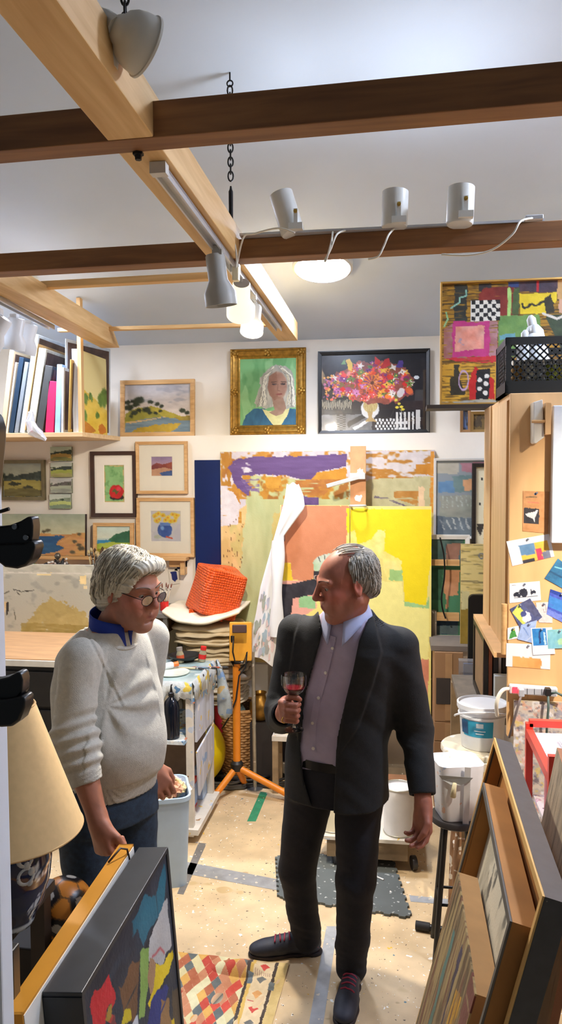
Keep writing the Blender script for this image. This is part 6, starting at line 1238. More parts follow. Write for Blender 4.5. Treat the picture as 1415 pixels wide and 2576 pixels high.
STY = 3.45; bx = PY(1214, 1830, STY).x; stz = PY(1180, 1893, STY - .1).z
stool('round paint crusted wooden stool carrying the white bucket', (PY(1200, 1830, STY).x, STY, 0), stz, .155, M('stool_top', (206, 198, 176), .6, var=.12, bump=.4, spots=[(12, .6, (230, 226, 216)), (16, .68, (170, 160, 140))]), M('stool_leg', (150, 112, 80), .6, var=.25, spots=[(20, .62, (210, 200, 186))]))
rb = K(58, STY); zt_ = PY(1215, 1783, STY - .1).z; b = Vector((bx, STY, stz + .001)); hb_ = zt_ - stz; t = thing('bucket', 'white lidded bucket with a blue label and wire handle on the wooden stool', 'bucket', b); wp = M('bucket_white', (232, 236, 240), .35, var=.03)
MB().lathe([(rb * .86, 0), (rb * .88, .004), (rb * .95, hb_ * .72), (rb * 1.02, hb_ * .72), (rb * 1.02, hb_ * .76), (rb * .97, hb_ * .76), (rb * .98, hb_ * .86), (rb * 1.04, hb_ * .86), (rb * 1.04, hb_ * .9), (rb, hb_ * .9)], b, n=48).build('pail', wp, t, smooth=True)
MB().lathe([(rb * 1.0, hb_ * .9), (rb * 1.07, hb_ * .9), (rb * 1.07, hb_), (rb * 1.0, hb_ * 1.01), (rb * .98, hb_ * .96), (.0001, hb_ * .965)], b, n=48, cap=False).build('lid', wp, t, smooth=True)
def arc_patch(c, r_, z0, z1, a0, a1, n_=16, taper=.0):
    vs = [(c[0] + (r_ + taper * j) * cos(R(a0 + (a1 - a0) * i / n_)), c[1] + (r_ + taper * j) * sin(R(a0 + (a1 - a0) * i / n_)), c[2] + (z0, z1)[j]) for j in (0, 1) for i in range(n_ + 1)]
    return MB().add(vs, [(i, i + 1, n_ + 2 + i, n_ + 1 + i) for i in range(n_)])
lb = arc_patch(b, rb * .9 + .002, hb_ * .32, hb_ * .68, 210, 292, taper=rb * .045).build('label', M('label_teal', (40, 160, 196), .4), t, smooth='all'); arc_patch(b, rb * .9 + .003, hb_ * .36, hb_ * .66, 203, 226, taper=rb * .045).build('label_edge', M('label_navy', (30, 90, 140), .4), t, smooth='all')
for zz_, w_, h_ in ((.54, 9, .10), (.46, 14, .02), (.40, 10, .02)): arc_patch(b, rb * .925 + .004, hb_ * zz_, hb_ * (zz_ + h_), 258 - w_, 258 + w_, 8).build('label_mark', M('label_mark', (224, 240, 244), .4), lb)
m = MB(); m.torus(b + Vector((-.0, -.012, hb_ * .68)), (0, .45, 1), rb * 1.16, .0045, 30, 8, a0=PI * .98, a1=PI * 2.02, up=(0, 1, -.45)); m.build('handle', M('handle_white', (226, 228, 232), .4), t, smooth='all')
# crusted tub below the stool top, nearer
b = Vector((PY(1205, 1945, 3.36).x, 3.36, PY(1200, 1960, 3.36).z)); 
# square tub on the black stool
SY = 3.2; s2 = PY(1150, 2080, SY); st2 = stool('black topped stool carrying the square white tub', (PY(1148, 2080, SY).x, SY, 0), PY(1140, 2075, SY - .1).z, .105, M('stool_black', (44, 40, 40), .5, var=.3), M('stool_black_leg', (22, 22, 24), .4), splay=.06, leg_r=.011, turned=False)
z0 = PY(1140, 2075, SY - .1).z + .001; ht = PY(1140, 1928, SY - .08).z - z0; b = Vector((PY(1150, 2000, SY).x, SY, z0)); t = thing('square_tub', 'square white plaster tub with a scraper stuck to its front on the black stool', 'tub', b)
tubm = M('tub_white', (226, 228, 234), .6, var=.06, spots=[(20, .68, (226, 190, 176)), (24, .7, (176, 190, 214)), (30, .72, (206, 206, 176))])
tub(b, [(.15, .14, .03, 0), (.155, .145, .03, .004), (.19, .17, .035, ht), (.18, .16, .03, ht), (.15, .13, .03, ht - .03)], R(14)).build('tub', tubm, t, smooth=True)
m = MB(); q0, q1 = PY(1148, 1962, SY - .105), PY(1140, 2003, SY - .10); wq = K(42, SY - .1)
m.add([q0 + Vector((-wq, .01, .012)), q0 + Vector((wq, .0, .012)), q0 + Vector((wq * .75, 0, -.005)), q0 + Vector((wq * .3, 0, -.02)), q0 + Vector((-wq * .3, 0, -.02)), q0 + Vector((-wq * .8, .01, -.005))], [(0, 1, 2, 3, 4, 5)]); bl_ = m.build('scraper_blade', M('scraper_steel', (150, 150, 146), .4, .5), t); md = bl_.modifiers.new('thick', 'SOLIDIFY'); md.thickness = .003
MB().tube([q0 + Vector((-.005, -.006, -.012)), q1 + Vector((0, -.006, 0))], [.008, .012], 8).build('scraper_handle', M('scraper_handle', (206, 196, 160), .6, var=.3), t, smooth='all')
m = MB(); m.bar(PY(1178, 1930, SY - .1), PY(1172, 2082, SY - .085), .024, .004, up=(0, 1, 0)); m.build('tape_strip', M('tape_grey', (190, 190, 190), .5, var=.1), t)
b = Vector((PY(1208, 1930, 3.3).x - .01, 3.30, 0)); zz0 = PY(1205, 1952, 3.30).z; t = thing('plaster_bowl', 'pale crusted bowl of plaster just below the wooden stool', 'bowl', b + Vector((0, 0, zz0)))
MB().lathe([(.03, 0), (.05, .01), (.062, .06), (.066, .075), (.06, .075), (.045, .02), (.0001, .015)], b + Vector((0, 0, zz0)), n=22).build('bowl', M('plaster_crust', (222, 220, 206), .8, var=.12, bump=.6, spots=[(14, .6, (190, 176, 130)), (18, .66, (176, 196, 206))]), t, smooth=True, jitter=.0)
MB().bb((b.x - .05, 3.24, zz0 - .02), (b.x + .05, 3.36, zz0)).build('perch', maple, t)
# low dolly with paint cans
d0, d1 = PZ(812, 2104, .165), PZ(1062, 2104, .165); t = thing('low_dolly', 'low wheeled dolly with a white board top behind the man in the jacket', 'dolly', ((d0.x + d1.x) / 2, 4.05, 0))
MB().bb((d0.x, d0.y, .15), (d1.x, 4.36, .168)).build('board', crustw, t); MB().bb((d0.x + .02, d0.y + .02, .055), (d1.x - .07, 4.32, .15)).build('frame', M('wood_worn'), t)
for x in (d0.x + .06, d1.x - .04):
    for y in (d0.y + .05, 4.28): MB().lathe([(.034, -.012), (.036, -.008), (.036, .008), (.034, .012)], (x, y, .036), (1, .3, 0), n=20).build('caster', M('caster_dark', (60, 60, 64), .4, .3), t, smooth=True)
def can(label, px, y, r_, h_, col, z0=.169, handle=True):
    b = Vector((PY(px, 2090, y).x, y, z0)); t = thing('paint_can', label, 'paint can', b); mt = M('can_%d_%d_%d' % col, col, .4, var=.06)
    MB().lathe([(r_, 0), (r_, h_), (r_ * .93, h_), (r_ * .93, h_ - .008), (.0001, h_ - .008)], b, n=36).build('can', mt, t, smooth=True); m = MB(); m.torus(b + Vector((0, 0, h_)), (0, 0, 1), r_ * .98, .005, 36, 8); m.build('rim', M('can_steel', (190, 188, 176), .35, .6), t, smooth='all'); m = MB(); m.torus(b + Vector((0, 0, .004)), (0, 0, 1), r_ * .99, .004, 36, 8); m.build('rim', M('can_steel', (190, 188, 176), .35, .6), t, smooth='all')
    m = MB(); m.torus(b + Vector((0, -.004, h_ * .62)), (0, 1, .5), r_ * 1.06, .002, 24, 6, a0=PI, a1=2 * PI, up=(0, -.5, 1)); m.build('wire_handle', M('steel'), t, smooth='all'); return t
can('white paint can with a wire handle on the dolly beside the dangling hand', 1004, d0.y + .10, K(37, 4.0), .235, (226, 226, 228)); can('white paint can on the dolly seen between the legs of the jacketed man', 842, d0.y + .12, .09, .16, (236, 230, 206))
tag(MB().bb((PY(962, 2000, 4.30).x, 4.26, .169), (PY(1052, 2000, 4.3).x, 4.34, PY(1000, 1955, 4.3).z)).build('wood_block', M('block_brown', (150, 104, 70), .7, var=.2), loc=(PY(1000, 2000, 4.3).x, 4.3, .169)), 'brown wooden block standing on the dolly behind the paint can', 'block')
# foam mat
mp = [PZ(698, 2152, .012), PZ(982, 2148, .012), PZ(1032, 2304, .012), PZ(704, 2254, .012)]
def mat_edge(a_, b_, n_, amp):
    out = []; d_ = (b_ - a_); nrm = Vector((d_.y, -d_.x, 0)).normalized()
    for k in range(n_):
        for f_, o_ in ((.05, 0), (.25, amp * .2), (.3, amp), (.7, amp), (.75, amp * .2), (.95, 0)): out.append(a_ + d_ * ((k + f_) / n_) + nrm * o_)
    return out
poly = []
for i in range(4): poly += mat_edge(mp[i], mp[(i + 1) % 4], 9, -.012)
m = MB(); n_ = len(poly); m.add([(p.x, p.y, .0005) for p in poly] + [(p.x, p.y, .012) for p in poly], [tuple(range(n_)), tuple(range(2 * n_ - 1, n_ - 1, -1))] + [(k, (k + 1) % n_, n_ + (k + 1) % n_, n_ + k) for k in range(n_)])
tag(m.build('foam_mat', M('mat_grey', (92, 98, 98), .8, var=.14, scale=5, spots=[(38, .66, (170, 174, 172)), (24, .74, (226, 226, 220)), (15, .78, (216, 180, 80)), (19, .77, (130, 160, 170))]), loc=mp[0]), 'grey interlocking foam mat with jagged edges under the jacketed man', 'mat')
p0, p1 = PZ(1052, 2328, .02), PZ(1190, 2352, .02); t = thing('tripod_foot', 'black tube with ribbed end lying on the floor at the right', 'tube', p0); MB().tube([p0, p1], .014, 14).build('tube', blackp, t, smooth=True); MB().tube([p0 - (p1 - p0) * .04, p0 + (p1 - p0) * .22], .019, 12).build('rubber_end', M('rubber', (38, 36, 38), .7), t, smooth=True)
# tape and pencil on the floor
def tape(label, quad, col, name='floor_tape', cat='tape'):
    Q = [PZ(x, y, .001) for x, y in quad]; m = MB(); m.add([(p.x, p.y, .0004) for p in Q] + [(p.x, p.y, .0012) for p in Q], [(3, 2, 1, 0), (4, 5, 6, 7), (0, 1, 5, 4), (1, 2, 6, 5), (2, 3, 7, 6), (3, 0, 4, 7)]); tag(m.build(name, M('tape_%d_%d_%d' % col, col, .5, var=.18, scale=20, spots=[(30, .66, (206, 196, 176))]), loc=Q[0]), label, cat)
tape('green tape strip on the floor near the tripod leg', [(655, 1992), (674, 1994), (644, 2066), (622, 2066)], (60, 150, 110))
tape('grey tape strip across the floor in front of the waste bin', [(470, 2168), (700, 2212), (700, 2240), (458, 2196)], (150, 150, 150)); tape('grey tape strip running to the camera under the front shoe', [(822, 2330), (850, 2330), (812, 2590), (775, 2590)], (166, 168, 170))
tape('narrow grey tape strip right of the foam mat', [(1030, 2252), (1130, 2262), (1130, 2276), (1034, 2268)], (166, 170, 176))
tape('grey tape strip along the front edge of the palette cart', [(500, 2120), (520, 2122), (462, 2250), (446, 2248)], (120, 116, 112))
p0, p1 = PZ(940, 2202, .016), PZ(966, 2213, .016); tag(MB().tube([p0, p1], .004, 8).build('chalk_stick', M('chalk', (236, 236, 232), .7), loc=p0), 'white stick lying on the foam mat', 'chalk')
# kilim rug
rq = [PZ(425, 2392, .004), PZ(728, 2424, .004), PZ(668, 2640, .004), PZ(360, 2600, .004)]
a = Art((0, 0, 300, 300), (206, 178, 140), 1.25, 90)
cols = [(196, 78, 62), (206, 160, 84), (96, 104, 104), (206, 196, 150), (170, 100, 70), (212, 206, 166), (180, 70, 56), (190, 130, 96)]
rr = random.Random(8)
for j in range(-1, 12):
    for i in range(-1, 10):
        c_ = cols[(i + 2 * j + (j * j) % 5) % 8] if (i + j) % 3 else cols[(j * 2 + i // 2) % 8]; x, y = 10 + i * 26 + (j % 2) * 13, j * 26
        if x < 208: a.poly([(x - 13, y), (x - 6.5, y - 13), (x, y - 25), (x + 6.5, y - 13), (x + 13, y), (x + 6.5, y + 13), (x, y + 25), (x - 6.5, y + 13)], c_, warp=1.2, tex=.04)
a.rect(206, 0, 300, 300, (212, 190, 152), warp=1).rect(206, 0, 214, 300, (70, 60, 54), warp=2).rect(214, 0, 222, 300, (206, 170, 90), warp=2).rect(268, 0, 276, 300, (70, 58, 50), warp=2).rect(276, 0, 300, 300, (206, 180, 120), warp=2)
for k in range(6): a.poly([(232, 20 + k * 52), (245, 10 + k * 52), (258, 20 + k * 52), (250, 28 + k * 52), (245, 40 + k * 52), (238, 28 + k * 52)], ((190, 70, 60), (110, 110, 106), (206, 150, 90))[k % 3], warp=2)
for k in range(8): a.line([(226 + k * 5, 46), (228 + k * 5, 60)], 1.2, (150, 110, 96))
a.rect(226, 150, 264, 153, (186, 60, 60)).rect(212, 60, 224, 90, (110, 120, 126)).rect(266, 80, 280, 110, (100, 106, 106))
ctr = sum(rq, Vector()) / 4
o = art_mesh('kilim_rug', a, lambda u_, v_: ((rq[0] * (1 - u_) + rq[1] * u_) * (1 - v_) + (rq[3] * (1 - u_) + rq[2] * u_) * v_ - ctr, (0, 0, -1)), PAINT('rug_paint', .95, .5, 260), None, .0035)
o.location = ctr; tag(o, 'worn kilim rug with red, ochre and grey diamonds on the floor', 'rug')
for v_ in o.data.vertices:
    x, y = v_.co.x + ctr.x, v_.co.y + ctr.y; f_ = PZ(598, 2440, 0); d_ = hypot((x - f_.x) / .11, (y - f_.y) / .05); v_.co.z += .035 * max(0, 1 - d_ * d_) + .003 * sin(x * 40) * sin(y * 30)
# red cart
rc = M('cart_red', (214, 60, 44), .4); t = thing('red_cart', 'red metal cart with a white paint spattered tray at the right', 'cart', (1.0, 2.7, 0))
Pbl, Pfl = PY(1332, 1850, 2.85), PY(1390, 1950, 2.42); zr = .5 * (Pbl.z + Pfl.z); Xr = Pbl.x + .5
for (p, zt2) in (((Pbl.x, 2.85), PY(1332, 1818, 2.85).z), ((Pfl.x, 2.42), PY(1390, 1900, 2.42).z), ((Xr, 2.85), PY(1332, 1818, 2.85).z), ((Xr, 2.42), zr)): MB().bb((p[0] - .012, p[1] - .012, .0), (p[0] + .012, p[1] + .012, zt2)).build('post', rc, t)
m = MB(); zt3 = PY(1332, 1818, 2.85).z; m.bar((Pbl.x, 2.85, zt3), (Xr, 2.85, zt3), .024, .024); m.build('handle_bar', rc, t)
m = MB(); m.bar((Pbl.x, 2.85, zr), (Pfl.x, 2.42, zr), .024, .03); m.bar((Xr, 2.85, zr), (Xr, 2.42, zr), .024, .03); m.bar((Pfl.x, 2.42, zr), (Xr, 2.42, zr), .024, .03); m.build('rail', rc, t)
MB().bb((Pbl.x + .014, 2.434, zr - .01), (Xr - .014, 2.836, zr + .004)).build('tray', M('tray_white', (224, 222, 232), .5, var=.1, spots=[(22, .62, (206, 170, 200)), (26, .64, (150, 170, 206)), (30, .68, (226, 200, 200)), (24, .7, (120, 100, 120))]), t)
MB().bb((Pbl.x + .014, 2.434, .82), (Xr - .014, 2.836, .835)).build('lower_tray', M('tray_white'), t)
q0 = PY(1352, 1975, 2.7); 
for lab, dx, dy, r_, h_, col in (('tall pink tub on the lower tray of the red cart', .03, .05, .028, .13, (226, 150, 170)), ('white jar on the lower tray of the red cart', .10, .02, .04, .12, (230, 232, 238)), ('clear blue jar farther right on the red cart', .18, .06, .035, .11, (190, 206, 226))):
    b = Vector((Pbl.x + dx + .02, 2.62 + dy, .836)); t = thing('jar', lab, 'jar', b); MB().lathe([(r_ * .95, 0), (r_, .005), (r_, h_), (r_ * .9, h_), (r_ * .88, .01), (.0001, .01)], b, n=22).build('jar', M('redcart_%d' % col[1], col, .35), t, smooth=True)
    if 'white' in lab: MB().lathe([(r_ * 1.04, h_ * .9), (r_ * 1.04, h_ * 1.02), (.0001, h_ * 1.03)], b, n=22).build('lid', M('lid_pale', (206, 214, 226), .4), t, smooth=True)
b = Vector((Pbl.x + .25, 2.62, zr + .005)); t = thing('paper_stack', 'pile of paint spattered papers on the tray of the red cart', 'paper', b); m = MB()
for k in range(5): m.box(b + Vector((0, 0, .006 + k * .008)), (.34 - k * .01, .26, .006), (0, 0, .05 * sin(k * 2)))
m.build('sheets', M('tray_white'), t)
# foreground left: lamp, ball, stacked canvases
lx, ly = PY(16, 2000, 1.72).x, 1.72
zb_ = PY(16, 2085, ly).z; zt_ = PY(16, 1775, ly).z; sc = ly * 1.03 / 1950
rbot, rtop = 204 * sc * .97, 82 * sc * .97
TBL = PY(20, 2320, ly).z
t = thing('table_lamp', 'unlit table lamp with tan cone shade and blue and white jar base', 'lamp', (lx, ly, TBL))
MB().lathe([(rbot, zb_), (rtop, zt_), (rtop - .003, zt_), (rbot - .003, zb_)], (lx, ly, 0), n=72, cap=False).build('lamp_shade', M('shade_tan', (224, 190, 136), .85, var=.05, scale=60), t, smooth=True)
m = MB(); m.torus((lx, ly, zb_), (0, 0, 1), rbot - .0015, .003, 72, 6); m.build('shade_rim', M('shade_rim', (200, 164, 112), .8), t, smooth='all'); m = MB(); m.torus((lx, ly, zt_), (0, 0, 1), rtop - .0015, .003, 48, 6); m.build('shade_rim', M('shade_rim'), t, smooth='all')
# jar base, painted with blue leaves on white
jr = 114 * sc; jh = zb_ + .03 - TBL
prof = [(.55, .0), (.58, .03), (.62, .08), (.80, .22), (.95, .42), (1.0, .60), (.97, .74), (.86, .85), (.66, .93), (.5, .965), (.46, 1.0)]
def jar_r(v_):
    for (r0, a0), (r1, a1) in zip(prof, prof[1:]):
        if v_ <= a1 + 1e-9: f_ = (v_ - a0) / (a1 - a0 + 1e-9); return (r0 + (r1 - r0) * f_) * jr
a = Art((0, 0, 628, 200), (22, 30, 66), 2.6, 96); rr = random.Random(12)
for k in range(46):
    x, y = rr.uniform(0, 628), rr.uniform(16, 180); an = rr.uniform(0, 6.28)
    for s_ in range(7):
        for sg in (1, -1):
            bx_, by_ = x + s_ * 5 * cos(an), y + s_ * 5 * sin(an); b2 = an + sg * 1.0
            a.line([(bx_, by_), (bx_ + 9 * cos(b2), by_ + 9 * sin(b2))], 2.4, (206, 216, 226), warp=1.5)
    a.line([(x, y), (x + 38 * cos(an), y + 38 * sin(an))], 1.6, (190, 204, 220), warp=1)
a.rect(0, 0, 628, 9, (210, 216, 222)).rect(0, 188, 628, 200, (206, 212, 220))
nj, mj = 120, 44; verts = []; cols_ = []; ny, nx = a.A.shape[:2]
for j in range(mj + 1):
    for i in range(nj):
        a_ = 2 * PI * i / nj; r_ = jar_r(j / mj); verts.append((r_ * cos(a_), r_ * sin(a_), jh * j / mj)); cols_.append(a.A[min(ny - 1, int((1 - j / mj) * (ny - 1))), int(i / nj * (nx - 1))])
fs = [(j * nj + i, j * nj + (i + 1) % nj, (j + 1) * nj + (i + 1) % nj, (j + 1) * nj + i) for j in range(mj) for i in range(nj)] + [tuple(range(nj))[::-1], tuple(mj * nj + i for i in range(nj))]
me = bpy.data.meshes.new('jar_base'); me.from_pydata(verts, [], fs); c_ = np.clip(np.array(cols_), 0, 1); c_ = np.where(c_ <= .04045, c_ / 12.92, ((c_ + .055) / 1.055) ** 2.4)
at = me.color_attributes.new('paint', 'FLOAT_COLOR', 'POINT'); at.data.foreach_set('color', np.concatenate([c_, np.ones((len(c_), 1))], 1).astype(np.float32).ravel()); me.materials.append(PAINT('porcelain', .12, .0, coat=.5)); me.polygons.foreach_set('use_smooth', [True] * len(me.polygons)); link('jar_base', me, t)
hc = Vector((lx + jr * .80 * .82, ly - jr * .80 * .62, TBL + jh * .66)); m = MB()
for k, (dx, dz, r_) in enumerate(((.0, .045, .012), (.012, .03, .014), (-.006, .022, .012), (.004, .004, .016), (.016, -.012, .013), (.0, -.022, .015), (.012, -.038, .012), (-.012, .008, .011), (-.01, -.03, .011))): m.sphere(hc + Vector((dx * .8, -.004 + dx * .4, dz)), r_, 12, 8)
m.torus(hc + Vector((.008, -.01, .02)), (1, -.8, 0), .016, .006, 16, 6); m.torus(hc + Vector((.008, -.01, -.02)), (1, -.8, 0), .018, .006, 16, 6); m.build('moulded_handle', M('porcelain_white', (190, 200, 206), .15, coat=.5), t, smooth='all')
MB().tube([(lx, ly, TBL + jh), (lx, ly, zt_ - .02)], .008, 10).build('stem', M('brass'), t)
t = thing('side_table', 'dark side table under the blue and white lamp', 'table', (lx, ly, 0)); tx1 = PY(84, 2300, 1.8).x
MB().bb((lx - .35, ly - .28, TBL - .03), (tx1, 1.93, TBL)).build('table_top', M('table_dark', (58, 42, 32), .4, var=.25), t, bevel=.004)
for x in (lx - .33, tx1 - .03):
    for y in (ly - .25, 1.90): MB().bb((x - .02, y - .02, 0), (x + .02, y + .02, TBL - .03)).build('leg', M('table_dark'), t)
# football
br = .083; bcn = PY(160, 2282, 2.02); hold = bcn.z - br
t = tag(MB().sphere(bcn, br, 64, 40).build('football', M('football_base', (214, 130, 44), .45), loc=(bcn.x, bcn.y, hold), smooth='all'), 'orange and black football behind the gold edged canvas', 'ball')
fm = bpy.data.materials['football_base']; nt = fm.node_tree; N, L = nt.nodes.new, nt.links.new; b_ = nt.nodes['Principled BSDF']
fm_c = [(214, 132, 44), (30, 26, 30)]
# panels: colour by nearest of the 32 panel centres (12 black pentagon-like trims)
ph = (1 + 5 ** .5) / 2; ico = [Vector(p).normalized() for s1_ in (1, -1) for s2_ in (1, -1) for p in ((0, s1_, s2_ * ph), (s1_, s2_ * ph, 0), (s2_ * ph, 0, s1_))]
rotb = Euler((.5, .35, .9)).to_matrix(); ico = [rotb @ p for p in ico]; dod = []
for i in range(12):
    for j in range(i + 1, 12):
        for k in range(j + 1, 12):
            if (ico[i] - ico[j]).length < 1.1 and (ico[j] - ico[k]).length < 1.1 and (ico[i] - ico[k]).length < 1.1: dod.append((ico[i] + ico[j] + ico[k]).normalized())
me = t.data; co = np.array([v_.co[:] for v_ in me.vertices]) - np.array([0, 0, br]); co /= np.linalg.norm(co, axis=1, keepdims=True) + 1e-9
bm = bmesh.new(); bm.from_mesh(me); bmesh.ops.subdivide_edges(bm, edges=bm.edges, cuts=1, use_grid_fill=True); bm.to_mesh(me); bm.free(); me.polygons.foreach_set('use_smooth', [True] * len(me.polygons))
co = np.array([v_.co[:] for v_ in me.vertices]) - np.array([0, 0, br]); nn = np.linalg.norm(co, axis=1, keepdims=True) + 1e-9; co = co / nn
for i, v_ in enumerate(me.vertices): p = co[i] * br; v_.co = (p[0], p[1], p[2] + br)
D5 = np.array([p[:] for p in ico]) @ co.T; D6 = np.array([p[:] for p in dod]) @ co.T; d5 = D5.max(0); d6 = D6.max(0); allD = np.sort(np.concatenate([D5 + .02, D6]), 0); seam = (allD[-1] - allD[-2]) < .018
pent = (D5 + .02).max(0) > d6; colr = np.where(pent[:, None], np.array([34, 28, 30]), np.array([214, 132, 44])); colr = np.where((pent & (d5 > .985))[:, None], np.array([206, 200, 190]), colr); colr = np.where(seam[:, None], np.array([120, 80, 40]), colr) / 255.0
at = me.color_attributes.new('paint', 'FLOAT_COLOR', 'POINT'); at.data.foreach_set('color', np.concatenate([np.where(colr <= .04045, colr / 12.92, ((colr + .055) / 1.055) ** 2.4), np.ones((len(colr), 1))], 1).astype(np.float32).ravel()); me.materials.clear(); me.materials.append(PAINT('football_paint', .35, .1, 300))
tag(MB().bb((bcn.x - .16, 1.945, 0), (bcn.x + .13, 2.12, hold + .002)).build('storage_chest', M('chest_dark', (40, 32, 28), .6, var=.25), loc=(bcn.x, 2.03, 0), bevel=.004), 'dark chest under the orange football', 'chest')
q0 = PY(148, 2200, 1.95); 
q0, q1 = PY(-6, 2560, 1.42), PY(44, 2378, 1.42); tag(MB().bb((q0.x, 1.40, 0), (q1.x, 1.43, q1.z)).build('black_board', M('board_black', (16, 16, 18), .5), loc=(q0.x, 1.41, 0), bevel=.003), 'black board standing at the lower left corner behind the gold canvas', 'board')
c_ = PY(68, 2460, 1.62); c_ = Vector((c_.x, 1.5, PY(68, 2460, 1.5).z)); 
# leaning stacks: boxes given by the far and near top corners (pixels) at height z
def leaner(far, near, z, th, H, tilt, name, label, cat, side=1):
    """returns root and size; local x = thickness away from the viewer side, y = along the top (near to far), z = up; origin = near foot of the visible face"""
    Fp, Np = PZ(far[0], far[1], z), PZ(near[0], near[1], z)
    d = (Fp - Np); L_ = hypot(d.x, d.y); yaw = math.atan2(d.y, d.x) - PI / 2
    mt = Matrix.Translation(Np) @ Matrix.Rotation(yaw, 4, 'Z') @ Matrix.Rotation(tilt, 4, 'Y') @ Matrix.Translation((0, 0, -H))
    t = thing(name, label, cat); t.matrix_world = mt; t.location = mt.translation; t.rotation_euler = mt.to_euler()
    return t, L_, H
# gold canvas: visible side faces right (+x); thickness goes to -x
goldm = M('gold_leaf', (214, 150, 52), .35, .35, var=.12, scale=6); whitep = M('gesso_white', (222, 222, 218), .6, var=.08)
def top_w(a_, b_, z): return (PZ(a_[0], a_[1], z) - PZ(b_[0], b_[1], z)).length
ZG = .95; wg = top_w((309, 2122), (346, 2123), ZG)
t, L_, H = leaner((336, 2123), (56, 2551), ZG, wg, .95, R(-4.5), 'gold_canvas', 'deep canvas with gold edges and white side, leaning at the lower left', 'canvas')
m = MB(); m.bb((-wg, 0, H - .006), (0, L_, H)); m.bb((-wg, -.001, 0), (0, .006, H)); m.bb((-wg, L_ - .006, 0), (0, L_, H)); m.build('gold_edge', goldm, t, local=True)
MB().bb((-wg + .002, .004, .0), (.0015, L_ - .004, H - .006)).build('white_side', whitep, t, local=True)
m = MB(); m.tube([(-wg * .8, L_ * .84, H + .004), (-wg * .3, L_ * .9, H + .022), (.001, L_ * .92, H + .012), (.002, L_ * .93, H - .02)], .003, 7); m.build('hanging_wire', M('wire_dark', (70, 52, 40), .5), t, local=True, smooth='all')
# black framed abstract
wb = top_w((345, 2130), (422, 2130), ZG)
fr_bk = M('frame_charcoal', (44, 48, 54), .4, var=.2)
ZG2 = .945
t, L_, H = leaner((423, 2130), (206, 2497), ZG2, wb, .94, R(-4.5), 'framed_painting', 'dark abstract with red, green and yellow strokes in a deep black frame, front left', 'painting')
m = MB(); e_ = .008
m.bb((-wb, 0, H - .012), (0, L_, H)); m.bb((-wb, 0, 0), (0, .012, H - .012)); m.bb((-wb, L_ - .014, 0), (0, L_, H - .012)); m.bb((-wb, .012, 0), (0, L_ - .014, .014)); m.build('frame', fr_bk, t, local=True, bevel=.0015)
x0_, x1_ = 205, 465
a = Art((0, 0, 100 * L_ / .66, 100 * H / .66), (40, 56, 76), .55, 100); Wd, Hd = a.x1, a.y1
a.blot((30, 40, 58), .5, 30, 12, .8).blot((60, 70, 84), .58, 20, 20, .6)
# u: 0 = near end, Wd = far end
def fc(px, py):
    """photo pixel on the painted face -> art coordinates"""
    mwi = t.matrix_world.inverted() if False else (Matrix.Translation(t.location) @ t.rotation_euler.to_matrix().to_4x4()).inverted()
    o_ = mwi @ CAM; d_ = (mwi.to_3x3() @ ray(px, py)); k_ = -o_.x / d_.x; p = o_ + d_ * k_
    return (p.y / L_ * Wd, (1 - p.z / H) * Hd)
def fz(x, y): return fc(x / 2.83, 1950 + y / 2.83)
a.poly([fz(1130, 740), fz(1190, 640), fz(1200, 900), fz(1140, 1000), fz(1040, 1180), fz(1000, 1100), fz(950, 1150), fz(945, 1040), fz(1030, 900)], (36, 110, 136), warp=6, dry=.2, dsx=4, dsy=30)
a.poly([fz(1150, 980), fz(1215, 850), fz(1250, 1180), fz(1170, 1330), fz(1070, 1330), fz(1080, 1150)], (176, 184, 196), warp=4, var=(206, 206, 206)).line([fz(1100, 1260), fz(1160, 1200), fz(1190, 1240)], 1, (190, 90, 100))
a.poly([fz(1015, 1215), fz(1070, 1200), fz(1075, 1450), fz(1040, 1700), fz(1000, 1730), fz(1010, 1450)], (136, 176, 90), warp=2).poly([fz(1080, 1300), fz(1140, 1310), fz(1120, 1500), fz(1080, 1560), fz(1060, 1450)], (176, 140, 110), warp=2)
a.poly([fz(1130, 1310), fz(1180, 1330), fz(1240, 1230), fz(1250, 1290), fz(1180, 1480), fz(1120, 1600), fz(1085, 1620), fz(1070, 1590), fz(1120, 1480)], (240, 214, 40), warp=3)
a.poly([fz(668, 1560), fz(690, 1480), fz(720, 1440), fz(760, 1420), fz(790, 1370), fz(810, 1480), fz(830, 1600), fz(800, 1700), fz(750, 1660), fz(740, 1740), fz(690, 1720)], (206, 40, 56), warp=6, dry=.2, dsx=3, dsy=26)
a.poly([fz(870, 1500), fz(960, 1290), fz(1010, 1300), fz(1005, 1500), fz(980, 1700), fz(900, 1600)], (110, 84, 66), warp=6, dry=.1, var=(150, 100, 60)).poly([fz(1090, 1600), fz(1200, 1440), fz(1230, 1500), fz(1200, 1640), fz(1110, 1760), fz(1060, 1772)], (36, 60, 140), warp=4, dry=.15, dsx=3, dsy=30)
a.poly([fz(910, 1600), fz(940, 1610), fz(950, 1700), fz(900, 1772), fz(880, 1772)], (220, 200, 50), warp=3, dry=.1).poly([fz(1240, 1480), fz(1290, 1500), fz(1310, 1772), fz(1240, 1772)], (90, 80, 66), warp=4, dry=.2).poly([fz(1235, 1700), fz(1265, 1690), fz(1270, 1740), fz(1235, 1772)], (236, 206, 40), warp=2).poly([fz(1170, 1560), fz(1230, 1560), fz(1240, 1772), fz(1160, 1772)], (166, 130, 90), warp=4, dry=.2).poly([fz(750, 1680), fz(830, 1620), fz(860, 1700), fz(760, 1772)], (190, 60, 60), warp=5, dry=.25).poly([fz(780, 1640), fz(810, 1620), fz(800, 1730), fz(750, 1760)], (170, 140, 60), dry=.2).poly([fz(960, 1740), fz(990, 1690), fz(1000, 1772), fz(950, 1772)], (206, 214, 226))
